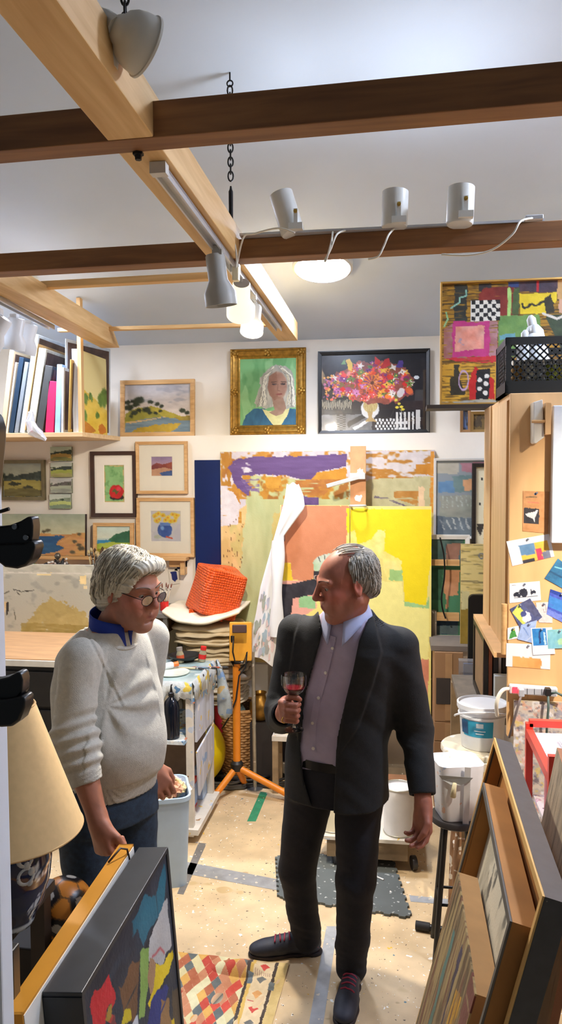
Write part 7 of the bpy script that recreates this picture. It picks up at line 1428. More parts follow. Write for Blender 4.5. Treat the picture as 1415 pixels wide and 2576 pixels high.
art_mesh('canvas', a, lambda u_, v_: ((-.004, .012 + (L_ - .026) * u_, .014 + (H - .026) * (1 - v_)), (-1, 0, 0)), PAINT('canvas_rough', .5, .6, 90), t, .02)
# foreground right: three stacked deep frames, leaning away to the left
mdf = M('mdf_raw', (170, 116, 56), .7, var=.14, scale=8); mdf_e = M('mdf_edge', (214, 172, 104), .7, var=.08); gk = M('frame_graphite', (62, 64, 68), .5, var=.15, scale=30)
def box_frame(name, label, far, near, far2, z, H, tilt, bar, mats, backing=None):
    th = top_w(far, far2, z)
    t, L_, H = leaner(far, near, z, th, H, tilt, name, label, 'frame')
    body, edge, inner = mats
    m = MB(); m.bb((.004, 0, H - bar), (th, L_, H)); m.bb((.004, 0, 0), (th, bar, H - bar)); m.bb((.004, L_ - bar, 0), (th, L_, H - bar)); m.bb((.004, bar, 0), (th, L_ - bar, bar)); m.build('frame', body, t, local=True)
    m = MB(); m.bb((0, 0, H - bar), (.005, L_, H)); m.bb((0, 0, 0), (.005, bar, H - bar)); m.bb((0, L_ - bar, 0), (.005, L_, H - bar)); m.build('front_edge', edge, t, local=True)
    m = MB(); m.bb((.01, bar, bar), (th - .01, bar + .004, H - bar)); m.bb((.01, L_ - bar - .004, bar), (th - .01, L_ - bar, H - bar)); m.bb((.01, bar, H - bar - .004), (th - .01, L_ - bar, H - bar)); m.build('inner_lining', inner, t, local=True)
    MB().bb((th - .008, bar, bar), (th - .002, L_ - bar, H - bar)).build('backing', backing or inner, t, local=True)
    return t, L_, H, th
TL = R(14)
t, L_, H, th = box_frame('box_picture', 'biggest deep black frame with raw wood front edge, leaning at the lower right', (1244, 1855), (1366, 2254), (1290, 1858), 1.2, 1.235, TL, .014, (gk, mdf_e, mdf))
t, L_, H, th = box_frame('box_picture', 'middle raw wood box frame with grey front, nested in the biggest black frame', (1216, 1968), (1284, 2317), (1268, 1980), 1.13, 1.05, TL, .014, (mdf, M('front_grey', (96, 92, 86), .5, var=.15), mdf))
a = Art((0, 0, 100, 160), (206, 200, 180), 1.2, 104); a.blot((90, 90, 84), .62, 6, 14, .9).blot((176, 170, 150), .5, 12, 20, .8)
art_mesh('canvas', a, lambda u_, v_: ((th * .80, .02 + (L_ - .04) * u_, .02 + (H - .04) * (1 - v_)), (1, 0, 0)), PAINT('canvas_paint'), t, .004)
# innermost: tan box with painted face
ZD = .93; thd = top_w((1152, 2193), (1202, 2207), ZD)
t, L_, H = leaner((1152, 2193), (1196, 2500), ZD, thd, .82, TL, 'box_canvas', 'lowest tan box canvas with streaky ochre and teal face, lower right', 'canvas')
MB().bb((.004, 0, 0), (thd, L_, H)).build('box', M('mdf_tan', (176, 138, 92), .7, var=.1), t, local=True)
a = Art((0, 0, 100 * L_ / .5, 100 * H / .5), (150, 130, 96), .6, 105); Wd, Hd = a.x1, a.y1
a.blot((90, 76, 56), .52, 3, 40, .9).blot((176, 156, 110), .56, 4, 36, .8).blot((110, 70, 56), .6, 4, 40, .8).poly([(Wd * .66, Hd * .1), (Wd * .72, Hd * .1), (Wd * .70, Hd * .5), (Wd * .6, Hd * .9), (Wd * .64, Hd * .4)], (90, 130, 126), warp=3).poly([(Wd * .2, Hd * .1), (Wd * .36, Hd * .12), (Wd * .34, Hd * .5), (Wd * .2, Hd * .5)], (196, 150, 50), warp=4, dry=.3, dsx=2, dsy=20).poly([(Wd * .4, Hd * .05), (Wd * .46, Hd * .05), (Wd * .4, Hd * .4)], (60, 56, 80), warp=3).poly([(0, 0), (Wd * .14, 0), (Wd * .16, Hd), (0, Hd)], (110, 60, 56), warp=4, dry=.1)
art_mesh('painted_face', a, lambda u_, v_: ((0, L_ * u_, H * (1 - v_)), (1, 0, 0)), PAINT('canvas_rough'), t, .004)
# streaked panel at the far right behind the big frame
t, L_, H = leaner((1402, 1880), (1480, 2120), 1.215, .02, 1.24, R(10), 'leaning_painting', 'weathered grey panel with red patch leaning behind the biggest frame at the right edge', 'painting')
a = Art((0, 0, 100, 200), (172, 160, 140), 1.0, 106); a.blot((150, 140, 124), .5, 8, 30, .8).blot((110, 104, 92), .64, 2, 20, .7).poly([(50, 60), (90, 50), (100, 100), (60, 120)], (170, 80, 66), warp=6, var=(150, 70, 60))
art_mesh('painted_face', a, lambda u_, v_: ((0, L_ * u_, H * (1 - v_)), (1, 0, 0)), PAINT('canvas_paint'), t, .018, (150, 100, 70))
# black padded brackets at the left edge
bkm = M('bracket_black', (13, 13, 14), .35, var=.2); chrome = M('bracket_chrome', (150, 152, 156), .3, .9)
def bracket(label, outline1, outline2, y, bolts):
    c_ = PY(outline1[0][0], outline1[0][1], y); t = thing('wall_rack_arm', label, 'rack', c_, group=None)
    for nm, ol, dy0, dy1 in (('upper_pad', outline1, -.02, 0), ('lower_pad', outline2, -.026, -.002)):
        m = MB(); n_ = len(ol); fp = [PY(x, yy, y) for x, yy in ol]
        m.add([p + Vector((0, dy0, 0)) for p in fp] + [p + Vector((0, dy1, 0)) for p in fp], [tuple(range(n_)), tuple(range(2 * n_ - 1, n_ - 1, -1))] + [(k, n_ + k, n_ + (k + 1) % n_, (k + 1) % n_) for k in range(n_)])
        m.build(nm, bkm, t, bevel=.004, smooth=True)
    for x, yy in bolts:
        p = PY(x, yy, y - .021); MB().lathe([(.0032, 0), (.003, .002), (.0001, .0024)], p, (0, -1, 0), n=10).build('bolt', chrome, t)
    return t
bracket('upper black padded rack arm at the left edge, in front of the small paintings', [(-30, 1322), (12, 1322), (45, 1318), (72, 1308), (92, 1296), (100, 1300), (103, 1320), (102, 1345), (96, 1372), (60, 1390), (-30, 1380)],
        [(-30, 1370), (40, 1362), (85, 1362), (104, 1355), (112, 1360), (115, 1372), (106, 1400), (92, 1416), (70, 1424), (40, 1420), (20, 1405), (-30, 1385)], .82, [(38, 1325), (66, 1352), (66, 1390)])
bracket('lower black padded rack arm at the left edge, above the lamp shade', [(-30, 1702), (10, 1700), (42, 1692), (62, 1680), (72, 1682), (77, 1700), (76, 1730), (60, 1752), (-30, 1756)], [(-30, 1745), (40, 1744), (70, 1738), (82, 1735), (90, 1744), (88, 1765), (76, 1795), (58, 1810), (30, 1812), (-30, 1806)], .82, [])
p0, p1 = PY(-40, 1420, .80), PY(21, 1040, .80)
m = MB(); ol = [(-40, 1030), (2, 1034), (14, 1050), (21, 1075), (21, 1100), (14, 1180), (4, 1262), (-2, 1320), (-40, 1330)]; fp = [PY(x, y, .80) for x, y in ol]; n_ = len(fp)
m.add([p - Vector((0, .03, 0)) for p in fp] + fp, [tuple(range(n_)), tuple(range(2 * n_ - 1, n_ - 1, -1))] + [(k, n_ + k, n_ + (k + 1) % n_, (k + 1) % n_) for k in range(n_)])
o = m.build('display_rack', bkm, loc=p1, bevel=.006, smooth=True); tag(o, 'tall black rounded panel cut off by the left edge, above the rack arms', 'panel')
m = MB(); m.tube([PY(-20, 1292, .84), PY(4, 1286, .84), PY(23, 1280, .84)], .0022, 8); tag(m.build('thin_peg', bkm, loc=PY(4, 1286, .84)), 'thin black peg between the rounded panel and the upper rack arm', 'peg')
# people: smooth solids on a grid, skinned by surface nets
class Field:
    def __init__(s, xs, ys, zs):
        s.ax = [np.asarray(a, dtype=np.float32) for a in (xs, ys, zs)]; s.F = np.full([len(a) for a in s.ax], .5, np.float32)
    @staticmethod
    def box(lo, hi, h): return Field(*[np.arange(lo[i], hi[i] + h, h) for i in range(3)])
    def sl(s, lo, hi, pad):
        out = []
        for i in range(3):
            a = s.ax[i]; i0 = int(np.searchsorted(a, lo[i] - pad)); i1 = int(np.searchsorted(a, hi[i] + pad)); out.append(slice(i0, max(i0 + 1, i1)))
        return tuple(out)
    def grid(s, q): return np.meshgrid(s.ax[0][q[0]], s.ax[1][q[1]], s.ax[2][q[2]], indexing='ij')
    def op(s, prim, k=.015, cut=False):
        fn, lo, hi = prim; q = s.sl(lo, hi, k + .02); G = s.F[q]
        if G.size == 0: return s
        d = fn(*s.grid(q)).astype(np.float32)
        if cut: a, b = -G, d; h = np.maximum(k - np.abs(a - b), 0) / max(k, 1e-6); s.F[q] = -(np.minimum(a, b) - h * h * k * .25)
        else: h = np.maximum(k - np.abs(G - d), 0) / max(k, 1e-6); s.F[q] = np.minimum(G, d) - h * h * k * .25
        return s
    def disp(s, fn, lo, hi):
        q = s.sl(lo, hi, 0); s.F[q] += fn(*s.grid(q)).astype(np.float32); return s
    def join(s, o, k=.02):
        h = np.maximum(k - np.abs(s.F - o.F), 0) / k; s.F = np.minimum(s.F, o.F) - h * h * k * .25; return s
    def mesh(s):
        F = s.F; I = F < 0; X, Y, Z = s.ax
        c = I[:-1, :-1, :-1].astype(np.int8)
        for dx, dy, dz in ((1, 0, 0), (0, 1, 0), (0, 0, 1), (1, 1, 0), (1, 0, 1), (0, 1, 1), (1, 1, 1)):
            c = c + I[dx:I.shape[0] - 1 + dx, dy:I.shape[1] - 1 + dy, dz:I.shape[2] - 1 + dz]
        cells = np.argwhere((c > 0) & (c < 8)); idx = np.full(c.shape, -1, np.int32); idx[tuple(cells.T)] = np.arange(len(cells))
        i, j, k = cells.T; P = np.zeros((len(cells), 3)); n = np.zeros(len(cells))
        cor = [(a, b, d) for a in (0, 1) for b in (0, 1) for d in (0, 1)]
        V = {o: F[i + o[0], j + o[1], k + o[2]] for o in cor}; Q = {o: np.stack([X[i + o[0]], Y[j + o[1]], Z[k + o[2]]], 1) for o in cor}
        for a in cor:
            for ax_ in range(3):
                if a[ax_] == 0:
                    b = tuple(a[m] + (m == ax_) for m in range(3)); va, vb = V[a], V[b]; m_ = (va < 0) != (vb < 0)
                    t = np.where(m_, va / np.where(m_, va - vb, 1), 0)[:, None]; P += np.where(m_[:, None], Q[a] + (Q[b] - Q[a]) * t, 0); n += m_
        P /= n[:, None]; faces = []
        for ax_ in range(3):
            o = [(1, 0, 0), (0, 1, 0), (0, 0, 1)][ax_]
            A = I[:I.shape[0] - o[0], :I.shape[1] - o[1], :I.shape[2] - o[2]]; B = I[o[0]:, o[1]:, o[2]:]; E = np.argwhere(A != B); u, v = [m for m in range(3) if m != ax_]
            ok = (E[:, u] > 0) & (E[:, v] > 0) & (E[:, u] < c.shape[u]) & (E[:, v] < c.shape[v]) & (E[:, ax_] < c.shape[ax_]); E = E[ok]
            def at(du, dv): e = E.copy(); e[:, u] += du; e[:, v] += dv; return idx[tuple(e.T)]
            f = np.stack([at(-1, -1), at(0, -1), at(0, 0), at(-1, 0)], 1); flip = A[tuple(E.T)] ^ (ax_ == 1); f = np.where(flip[:, None], f, f[:, ::-1]); faces.append(f)
        f = np.concatenate(faces); f = f[(f >= 0).all(1)]
        return P, f
    def build(s, name, mat, parent=None, origin=None, colour=None, smooth_it=0, loc=None, label=None):
        P, f = s.mesh(); off = np.array(origin[:])
        me = bpy.data.meshes.new(name); me.from_pydata((P - off).tolist(), [], f.tolist()); me.materials.append(mat); me.polygons.foreach_set('use_smooth', [True] * len(me.polygons))
        if colour is not None:
            c_ = np.clip(colour(P), 0, 1); c_ = np.where(c_ <= .04045, c_ / 12.92, ((c_ + .055) / 1.055) ** 2.4)
            at = me.color_attributes.new('paint', 'FLOAT_COLOR', 'POINT'); at.data.foreach_set('color', np.concatenate([c_, np.ones((len(c_), 1))], 1).astype(np.float32).ravel())
        o = link(name, me, parent, label)
        if parent is None: o.location = origin
        if smooth_it: sm = o.modifiers.new('smooth', 'SMOOTH'); sm.iterations = smooth_it; sm.factor = .5
        return o
    def hit(s, px, py, y0=1.8, y1=3.6):
        for y in np.arange(y0, y1, .003):
            p = PY(px, py, float(y)); ii = [int(np.searchsorted(s.ax[m], p[m])) for m in range(3)]
            if all(0 < ii[m] < len(s.ax[m]) for m in range(3)) and s.F[tuple(ii)] < 0: return p
        return None
def cone(a, b, ra, rb=None):
    a, b = np.array(a[:], float), np.array(b[:], float); rb = ra if rb is None else rb; ab = b - a; L2 = float(ab @ ab) + 1e-12; m = max(ra, rb)
    def fn(X, Y, Z):
        t = np.clip(((X - a[0]) * ab[0] + (Y - a[1]) * ab[1] + (Z - a[2]) * ab[2]) / L2, 0, 1)
        return np.sqrt((X - a[0] - t * ab[0]) ** 2 + (Y - a[1] - t * ab[1]) ** 2 + (Z - a[2] - t * ab[2]) ** 2) - (ra + t * (rb - ra))
    return fn, np.minimum(a, b) - m, np.maximum(a, b) + m
def ell(c, r, rot=None):
    c = np.array(c[:], float); r = np.array(r, float); Rm = np.eye(3) if rot is None else np.array(rot)
    def fn(X, Y, Z):
        dx, dy, dz = X - c[0], Y - c[1], Z - c[2]; q = [Rm[0, m] * dx + Rm[1, m] * dy + Rm[2, m] * dz for m in range(3)]
        k0 = np.sqrt(sum((q[m] / r[m]) ** 2 for m in range(3))); k1 = np.sqrt(sum((q[m] / r[m] ** 2) ** 2 for m in range(3))) + 1e-9
        return k0 * (k0 - 1) / k1
    m = r.max(); return fn, c - m, c + m
def loft(secs, yaw, z0=None, z1=None, e=2.3, pad=.05):
    """secs: (z, cx, cy, half width, half depth) upright body, yaw turns the width axis"""
    zs = np.array([q_[0] for q_ in secs]); T = [np.array([q_[m] for q_ in secs]) for m in range(1, 5)]; cs, sn = cos(yaw), sin(yaw)
    z0 = zs[0] if z0 is None else z0; z1 = zs[-1] if z1 is None else z1
    def fn(X, Y, Z):
        zz_ = Z[0, 0, :]; cx, cy, rx, ry = [np.interp(zz_, zs, t)[None, None, :] for t in T]
        # smooth the interpolation a little
        u_ = (X - cx) * cs + (Y - cy) * sn; v_ = -(X - cx) * sn + (Y - cy) * cs
        d = ((np.abs(u_ / rx) ** e + np.abs(v_ / ry) ** e) ** (1 / e) - 1) * np.minimum(rx, ry)
        return np.maximum(d, np.maximum(z0 - Z, Z - z1))
    lo = np.array([T[0].min() - T[2].max() - pad, T[1].min() - T[2].max() - pad, z0]); hi = np.array([T[0].max() + T[2].max() + pad, T[1].max() + T[2].max() + pad, z1]); return fn, lo, hi
def dense(secs, n=24):
    """Catmull-Rom through sections"""
    out = []; S_ = [np.array(q_, float) for q_ in secs]
    for i in range(len(S_) - 1):
        p0, p1, p2, p3 = S_[max(0, i - 1)], S_[i], S_[i + 1], S_[min(len(S_) - 1, i + 2)]
        for k in range(4):
            t = k / 4; out.append(.5 * ((2 * p1) + (p2 - p0) * t + (2 * p0 - 5 * p1 + 4 * p2 - p3) * t * t + (3 * p1 - p0 - 3 * p2 + p3) * t ** 3))
    out.append(S_[-1]); return out
def hand(F, wrist, d, n, s_, curl=(30, 40, 30), sc=1.0, spread=1.0, thumb=True, r0=.0098):
    """palm, four fingers and thumb; d = finger direction, n = where the palm faces, s_ = thumb side"""
    W = Vector(wrist); d, n = Vector(d).normalized(), Vector(n); n = (n - d * n.dot(d)).normalized(); s_ = Vector(s_); s_ = (s_ - d * s_.dot(d) - n * s_.dot(n)).normalized()
    offs = (.031, .0105, -.0105, -.030); Ls = (.072, .080, .075, .058); kn = []
    for o, L_ in zip(offs, Ls):
        K_ = W + d * (.086 - abs(o) * .18) * sc + s_ * o * sc * spread; kn.append(K_)
        F.op(cone(W + d * .012 * sc + s_ * o * .6 * sc, K_, .0175 * sc, .0125 * sc), .014)
    F.op(cone(W - d * .01, W + d * .03 * sc, .024 * sc, .022 * sc), .02); F.op(ell(W + d * .05 * sc + n * .004, [.034 * sc] * 2 + [.018 * sc], np.array(Matrix((s_, d, n)).transposed())), .012)
    for q_, (K_, L_) in enumerate(zip(kn, Ls)):
        p = K_; a_ = 0
        for fr, cu, ra, rb in ((.46, curl[0], 1.0, .94), (.30, curl[1], .94, .86), (.26, curl[2], .86, .74)):
            a_ += R(cu + 4 * q_); dd = d * cos(a_) + n * sin(a_); p2 = p + dd * L_ * fr * sc; F.op(cone(p, p2, r0 * ra * sc * (.88 if q_ == 3 else 1), r0 * rb * sc * (.88 if q_ == 3 else 1)), .0035); p = p2
    if thumb:
        t0 = W + d * .022 * sc + s_ * .022 * sc + n * .006; t1 = W + d * .052 * sc + s_ * .046 * sc + n * .018 * sc; t2 = W + d * .08 * sc + s_ * .046 * sc + n * .032 * sc; t3 = W + d * .102 * sc + s_ * .036 * sc + n * .044 * sc
        F.op(cone(t0, t1, .018 * sc, .0125 * sc), .012); F.op(cone(t1, t2, .0122 * sc, .011 * sc), .004); F.op(cone(t2, t3, .011 * sc, .0085 * sc), .004)
class Head:
    def __init__(s, O, yaw, pitch, roll=.0, sc=1.0): s.O = Vector(O); s.R = Matrix.Rotation(yaw, 3, 'Z') @ Matrix.Rotation(pitch, 3, 'X') @ Matrix.Rotation(roll, 3, 'Y'); s.sc = sc; s.Rn = np.array(s.R)
    def p(s, x, y, z): return s.O + s.R @ (Vector((x, y, z)) * s.sc)
    def loc(s, P): return (np.asarray(P) - np.array(s.O[:])) @ s.Rn / s.sc
    def sculpt(s, F, old=1.0):
        k = s.sc; E = lambda x, y, z, a, b, c, kk=.02, cut=False: F.op(ell(s.p(x, y, z), (a * k, b * k, c * k), s.Rn), kk, cut); Cn = lambda a, b, ra, rb, kk=.012, cut=False: F.op(cone(s.p(*a), s.p(*b), ra * k, rb * k), kk, cut)
        E(0, .022, .048, .076, .096, .083); E(0, -.035, .02, .066, .058, .075, .03); E(0, -.028, -.045, .056, .062, .075, .03)
        Cn((-.05, .015, -.05), (-.018, -.07, -.105), .017, .016, .03); Cn((.05, .015, -.05), (.018, -.07, -.105), .017, .016, .03); E(0, -.078, -.103, .022, .017, .017, .02)
        for sx in (-1, 1):
            E(sx * .047, -.062, -.012, .02, .022, .018, .025); Cn((sx * .014, -.092, .034), (sx * .05, -.078, .036), .0085, .008, .014)      # cheek, brow
            E(sx * .032, -.098, .014, .0165, .016, .0125, .012, True); Cn((sx * .019, -.0885, .0205), (sx * .046, -.079, .0190), .0058, .0052, .004); Cn((sx * .02, -.085, .002), (sx * .044, -.077, .003), .0052, .005, .006)  # socket, lids
            Cn((sx * .021, -.096, -.028), (sx * .033, -.085, -.062), .0035, .0022, .006, True)                                             # fold from nose to mouth
            E(sx * .037, -.072, -.055, .018, .02, .024, .03)
            E(sx * .0125, -.104, -.024, .0085, .011, .008, .008)
        Cn((0, -.094, .03), (0, -.119, -.016), .0085, .0115, .012); E(0, -.118, -.02, .012, .0105, .0095, .008); Cn((-.006, -.112, -.03), (-.006, -.108, -.026), .0035, .003, .003, True); Cn((.006, -.112, -.03), (.006, -.108, -.026), .0035, .003, .003, True)
        E(0, -.085, -.06, .03, .016, .022, .02); Cn((-.021, -.088, -.0595), (0, -.1, -.0545), .0042, .006, .005); Cn((.021, -.088, -.0595), (0, -.1, -.0545), .0042, .006, .005); Cn((-.017, -.089, -.067), (.017, -.089, -.067), .006, .006, .006); Cn((-.023, -.094, -.0622), (.023, -.094, -.0622), .0016, .0016, .002, True); Cn((-.012, -.093, -.08), (.012, -.093, -.08), .004, .004, .01, True)
        for sx in (-1, 1):
            F.op(ell(s.p(sx * .077, .014, .004), (.0075 * k, .019 * k, .033 * k), np.array(s.R @ Matrix.Rotation(sx * R(22), 3, 'Z'))), .006); E(sx * .087, .012, .006, .007, .011, .02, .004, True); E(sx * .078, .012, -.022, .006, .009, .011, .006)
        for zz_ in (.062, .078): Cn((-.03, -.092 + (zz_ - .06) * .35, zz_), (.03, -.092 + (zz_ - .06) * .35, zz_), .0016, .0016, .004, True)
    def colour(s, base, lips, red):
        def fn(P):
            L = s.loc(P); c = np.tile(np.array(base) / 255., (len(P), 1)); x, y, z = L.T
            hd = (np.abs(x) < .1) & (y < .15) & (z > -.14) & (z < .15) & (y > -.14)
            nz = fbm(P[:, 0] * 60 + P[:, 2] * 23, P[:, 1] * 60 + P[:, 2] * 50, 3)[:, None]; c = c * (.9 + .2 * nz)
            def mixm(m, col, a): 
                c[:] = c * (1 - (m * a)[:, None]) + np.array(col) / 255. * (m * a)[:, None]
            lip = np.exp(-((z + .061) / .0075) ** 2 - (x / .02) ** 4) * (y < -.082) * hd; mixm(lip, lips, .75)
            mixm(np.exp(-((np.abs(x) - .045) / .022) ** 2 - ((z + .015) / .025) ** 2) * (y < -.03) * hd, red, .5); mixm(np.exp(-(x / .018) ** 2 - ((z + .018) / .02) ** 2) * (y < -.1) * hd, red, .5); mixm(np.exp(-((np.abs(x) - .08) / .014) ** 2 - ((z - 0) / .035) ** 2) * hd, red, .5)
            mixm(np.exp(-((z + .085) / .035) ** 2) * (y < -.01) * (z > -.125) * (z < -.04) * hd * (1 - lip), (150, 120, 108), .30)
            return c
        return fn
    def extras(s, parent, eyebrow, iris=(70, 80, 90)):
        O0 = root_of(parent).location
        for sx in (-1, 1):
            m = MB(); m.sphere(s.p(sx * .032, -.0775, .0125), .0118 * s.sc, 18, 12); e = m.build('eye', M('eye_white', (160, 150, 142), .15, var=.02), parent, smooth='all')
            c_ = s.p(sx * .032, -.0775, .0125); dd = (s.R @ Vector((-sx * .03, -1, -.32))).normalized(); m = MB(); m.lathe([(.0001, .0121 * s.sc), (.0026 * s.sc, .0119 * s.sc), (.0055 * s.sc, .0108 * s.sc)], c_, dd, n=16, cap=False); m.build('iris', M('iris_dark', (40, 36, 34), .1), e, smooth='all')
            m = MB()
            for k in range(16):
                t = k / 15; b0 = s.p(sx * (.012 + .042 * t), -.1005 + .019 * t * t, .036 + .008 * sin(t * 2.4)); m.tube([b0, b0 + s.R @ Vector((sx * .008, -.004, .001 + .005 * (1 - t))) * s.sc], [.0019, .0006], 5)
            m.build('eyebrow', eyebrow, parent, smooth='all')
    def locks(s, parent, name, starts, mats, r=.0024, steps=9, seed=1):
        """strands of hair: starts = functions t -> local point, grouped by material"""
        rr = random.Random(seed); bins = [MB() for _ in mats]
        for fn in starts:
            pts = [s.p(*fn(i / steps)) for i in range(steps + 1)]; q_ = rr.uniform(.7, 1.3); bins[rr.randrange(len(mats))].tube(pts, [r * q_ * s.sc * (.5 + .9 * sin(PI * min(.92, .18 + .74 * i / steps))) for i in range(steps + 1)], 6)
        for b_, m_ in zip(bins, mats):
            if b_.v: b_.build(name, m_, parent, smooth='all')
def surf_locks(head, F, parent, name, mats, count, crown, tau, ln, swirl, keep, r=.002, seed=1, lift=.0012, ctr=(0, .03, .03), steps=9):
    """strands of hair that follow the surface of F, running away from the crown"""
    rr = random.Random(seed); bins = [MB() for _ in mats]; cw = Vector(crown).normalized(); _, u_, v_ = frame_axes(cw); c0 = Vector(ctr)
    def surf(d):
        rad = .15
        while rad > .05:
            p = head.p(*(c0 + d * rad)); ii = [int(np.searchsorted(F.ax[m], p[m])) for m in range(3)]
            if all(0 < ii[m] < len(F.ax[m]) for m in range(3)) and F.F[tuple(ii)] < 0: return c0 + d * (rad + lift)
            rad -= .0012
        return None
    for k in range(count):
        az = rr.uniform(0, 2 * PI); t0 = rr.uniform(*tau); l_ = rr.uniform(*ln); sw = rr.uniform(-.1, .1) + swirl; pts = []
        for i in range(steps + 1):
            t_ = t0 + l_ * i / steps; a_ = az + sw * i / steps; d = cw * cos(t_) + (u_ * cos(a_) + v_ * sin(a_)) * sin(t_); p = surf(d)
            if p is None or not keep(p):
                if pts: break
                continue
            pts.append(head.p(*p))
        if len(pts) < 4: continue
        q_ = rr.uniform(.6, 1.4); n_ = len(pts) - 1
        bins[rr.randrange(len(mats))].tube(pts, [r * q_ * head.sc * (.35 + .8 * sin(PI * min(.93, .12 + .81 * i / n_))) for i in range(n_ + 1)], 5)
    for b_, m_ in zip(bins, mats):
        if b_.v: b_.build(name, m_, parent, smooth='all')
def wrinkle(F, lo, hi, amp, f, seed, dirn=(0, 0, 1), sharp=1.0):
    d = np.array(dirn, float)
    def fn(X, Y, Z):
        q_ = X * d[0] + Y * d[1] + Z * d[2]; w_ = fbm(X * f * .35 + Z * f * .2, Y * f * .35 + q_ * f, seed, 3) - .5
        ed = 1.0
        for A, i in ((X, 0), (Y, 1), (Z, 2)): ed = ed * np.clip(np.minimum(A - lo[i], hi[i] - A) / .03, 0, 1)
        return amp * 2 * w_ * ed
    return F.disp(fn, np.array(lo), np.array(hi))
def px_of(X, Y, Z):
    Rt = np.array(ROT.transposed()); D = [X - CAM.x, Y - CAM.y, Z - CAM.z]; q_ = [Rt[i, 0] * D[0] + Rt[i, 1] * D[1] + Rt[i, 2] * D[2] for i in range(3)]
    return W_ / 2 + F_ * q_[0] / -q_[2], H_ / 2 - F_ * q_[1] / -q_[2]
def poly_sd(px, py, pts):
    d = np.full(px.shape, 1e9); ins = np.zeros(px.shape, bool); n = len(pts)
    for i in range(n):
        (ax, ay), (bx, by) = pts[i - 1], pts[i]; L2 = (bx - ax) ** 2 + (by - ay) ** 2 + 1e-9; t = np.clip(((px - ax) * (bx - ax) + (py - ay) * (by - ay)) / L2, 0, 1)
        d = np.minimum(d, np.hypot(px - ax - t * (bx - ax), py - ay - t * (by - ay)))
        if ay != by: ins ^= ((ay > py) != (by > py)) & (px < (bx - ax) * (py - ay) / (by - ay) + ax)
    return np.where(ins, -d, d)
skin_m = PAINT('skin', .5, .12, 500); skin_m.node_tree.nodes['Principled BSDF'].inputs['Subsurface Weight'].default_value = .08; skin_m.node_tree.nodes['Principled BSDF'].inputs['Subsurface Radius'].default_value = (.01, .004, .002)
def zgrid(z0, z1, split, hc, hf): return np.concatenate([np.arange(z0, split, hc), np.arange(split, z1, hf)])
def collar(parent, name, mat, c, yaw, r_top, r_bot, z_top, z_bot, gap, wing, label=None, thick=.003, dep=.85, drop=.0):
    """shirt collar: a band round the neck, open in front, with points"""
    n_ = 48; rows = 7; vs = []; fs = []; cs, sn = cos(yaw), sin(yaw)
    for j in range(rows + 1):
        v_ = j / rows
        for i in range(n_ + 1):
            a_ = -PI / 2 + R(gap) + (2 * PI - 2 * R(gap)) * i / n_; fr = 1 - abs(2 * i / n_ - 1)      # 0 at the front ends, 1 at the back
            rr_ = r_top + (r_bot - r_top) * v_; front = max(0, 1 - fr * 5)
            x, y = rr_ * cos(a_), rr_ * dep * sin(a_); z = z_top + (z_bot - z_top) * v_ - front * wing * v_ - drop * (1 - fr)
            y -= front * .012 * v_; vs.append((c[0] + x * cs - y * sn, c[1] + x * sn + y * cs, z))
    w_ = n_ + 1; fs = [(j * w_ + i, j * w_ + i + 1, (j + 1) * w_ + i + 1, (j + 1) * w_ + i) for j in range(rows) for i in range(n_)]
    o = MB().add(vs, fs).build(name, mat, parent, smooth='all', label=label); sd = o.modifiers.new('thick', 'SOLIDIFY'); sd.thickness = thick; sd.offset = 0; return o
def shoe(parent, name, heel, toe, w_, mats, h=.0032, ankle=None):
    heel, toe = Vector(heel), Vector(toe); d = (toe - heel); L_ = d.length; d.normalize(); u_ = Vector((-d.y, d.x, 0)).normalized(); lo = [min(heel[i], toe[i]) - .08 for i in range(2)] + [-.01]; hi = [max(heel[i], toe[i]) + .08 for i in range(2)] + [.15]
    F = Field.box(lo, hi, h); P_ = lambda f, s_, z: heel + d * (L_ * f) + u_ * s_ + Vector((0, 0, z))
    for f, r_, z in ((.1, .034, .045), (.3, .034, .05), (.5, .036, .042), (.68, .041, .034), (.85, .038, .028)): F.op(ell(P_(f, 0, z), (r_ * 1.25, r_ * w_ / .1, z * .98), np.array(Matrix((d, u_, Vector((0, 0, 1)))).transposed())), .03)
    F.op(cone(P_(.16, 0, .05), P_(.14, 0, .105), .04, .038), .03)
    def flat(X, Y, Z): return .012 - Z
    F.F = np.maximum(F.F, .010 - F.ax[2][None, None, :])
    up = F.build(name, mats[0], parent, root_of(parent).location)
    S_ = Field.box(lo, hi, h)
    for f, r_ in ((.08, .033), (.3, .033), (.52, .036), (.7, .042), (.86, .037)): S_.op(ell(P_(f, 0, .008), (r_ * 1.3, r_ * 1.06 * w_ / .1, .02), np.array(Matrix((d, u_, Vector((0, 0, 1)))).transposed())), .02)
    S_.F = np.maximum(S_.F, np.maximum(.001 - S_.ax[2], S_.ax[2] - .016)[None, None, :]); S_.build('sole', mats[1], up, root_of(parent).location)
    m = MB()
    def top(f, s_):
        p = P_(f, s_, 0); i0, i1 = int(np.searchsorted(F.ax[0], p.x)), int(np.searchsorted(F.ax[1], p.y)); z_ = np.where(F.F[min(i0, len(F.ax[0]) - 1), min(i1, len(F.ax[1]) - 1)] < 0)[0]; return float(F.ax[2][z_[-1]]) + .002 if len(z_) else .05
    for k in range(4):
        f = .42 + .07 * k; m.tube([P_(f + .012 * (k % 2) * t, .026 * t, top(f, .026 * t)) for t in [-1 + i / 4 for i in range(9)]], .0034, 6)
    m.tube([P_(.012 + .01 * abs(t), .03 * t, .052 - .012 * abs(t)) for t in [-1 + i / 4 for i in range(9)]], .006, 6)
    m.build('laces', mats[2], up, smooth='all'); return up
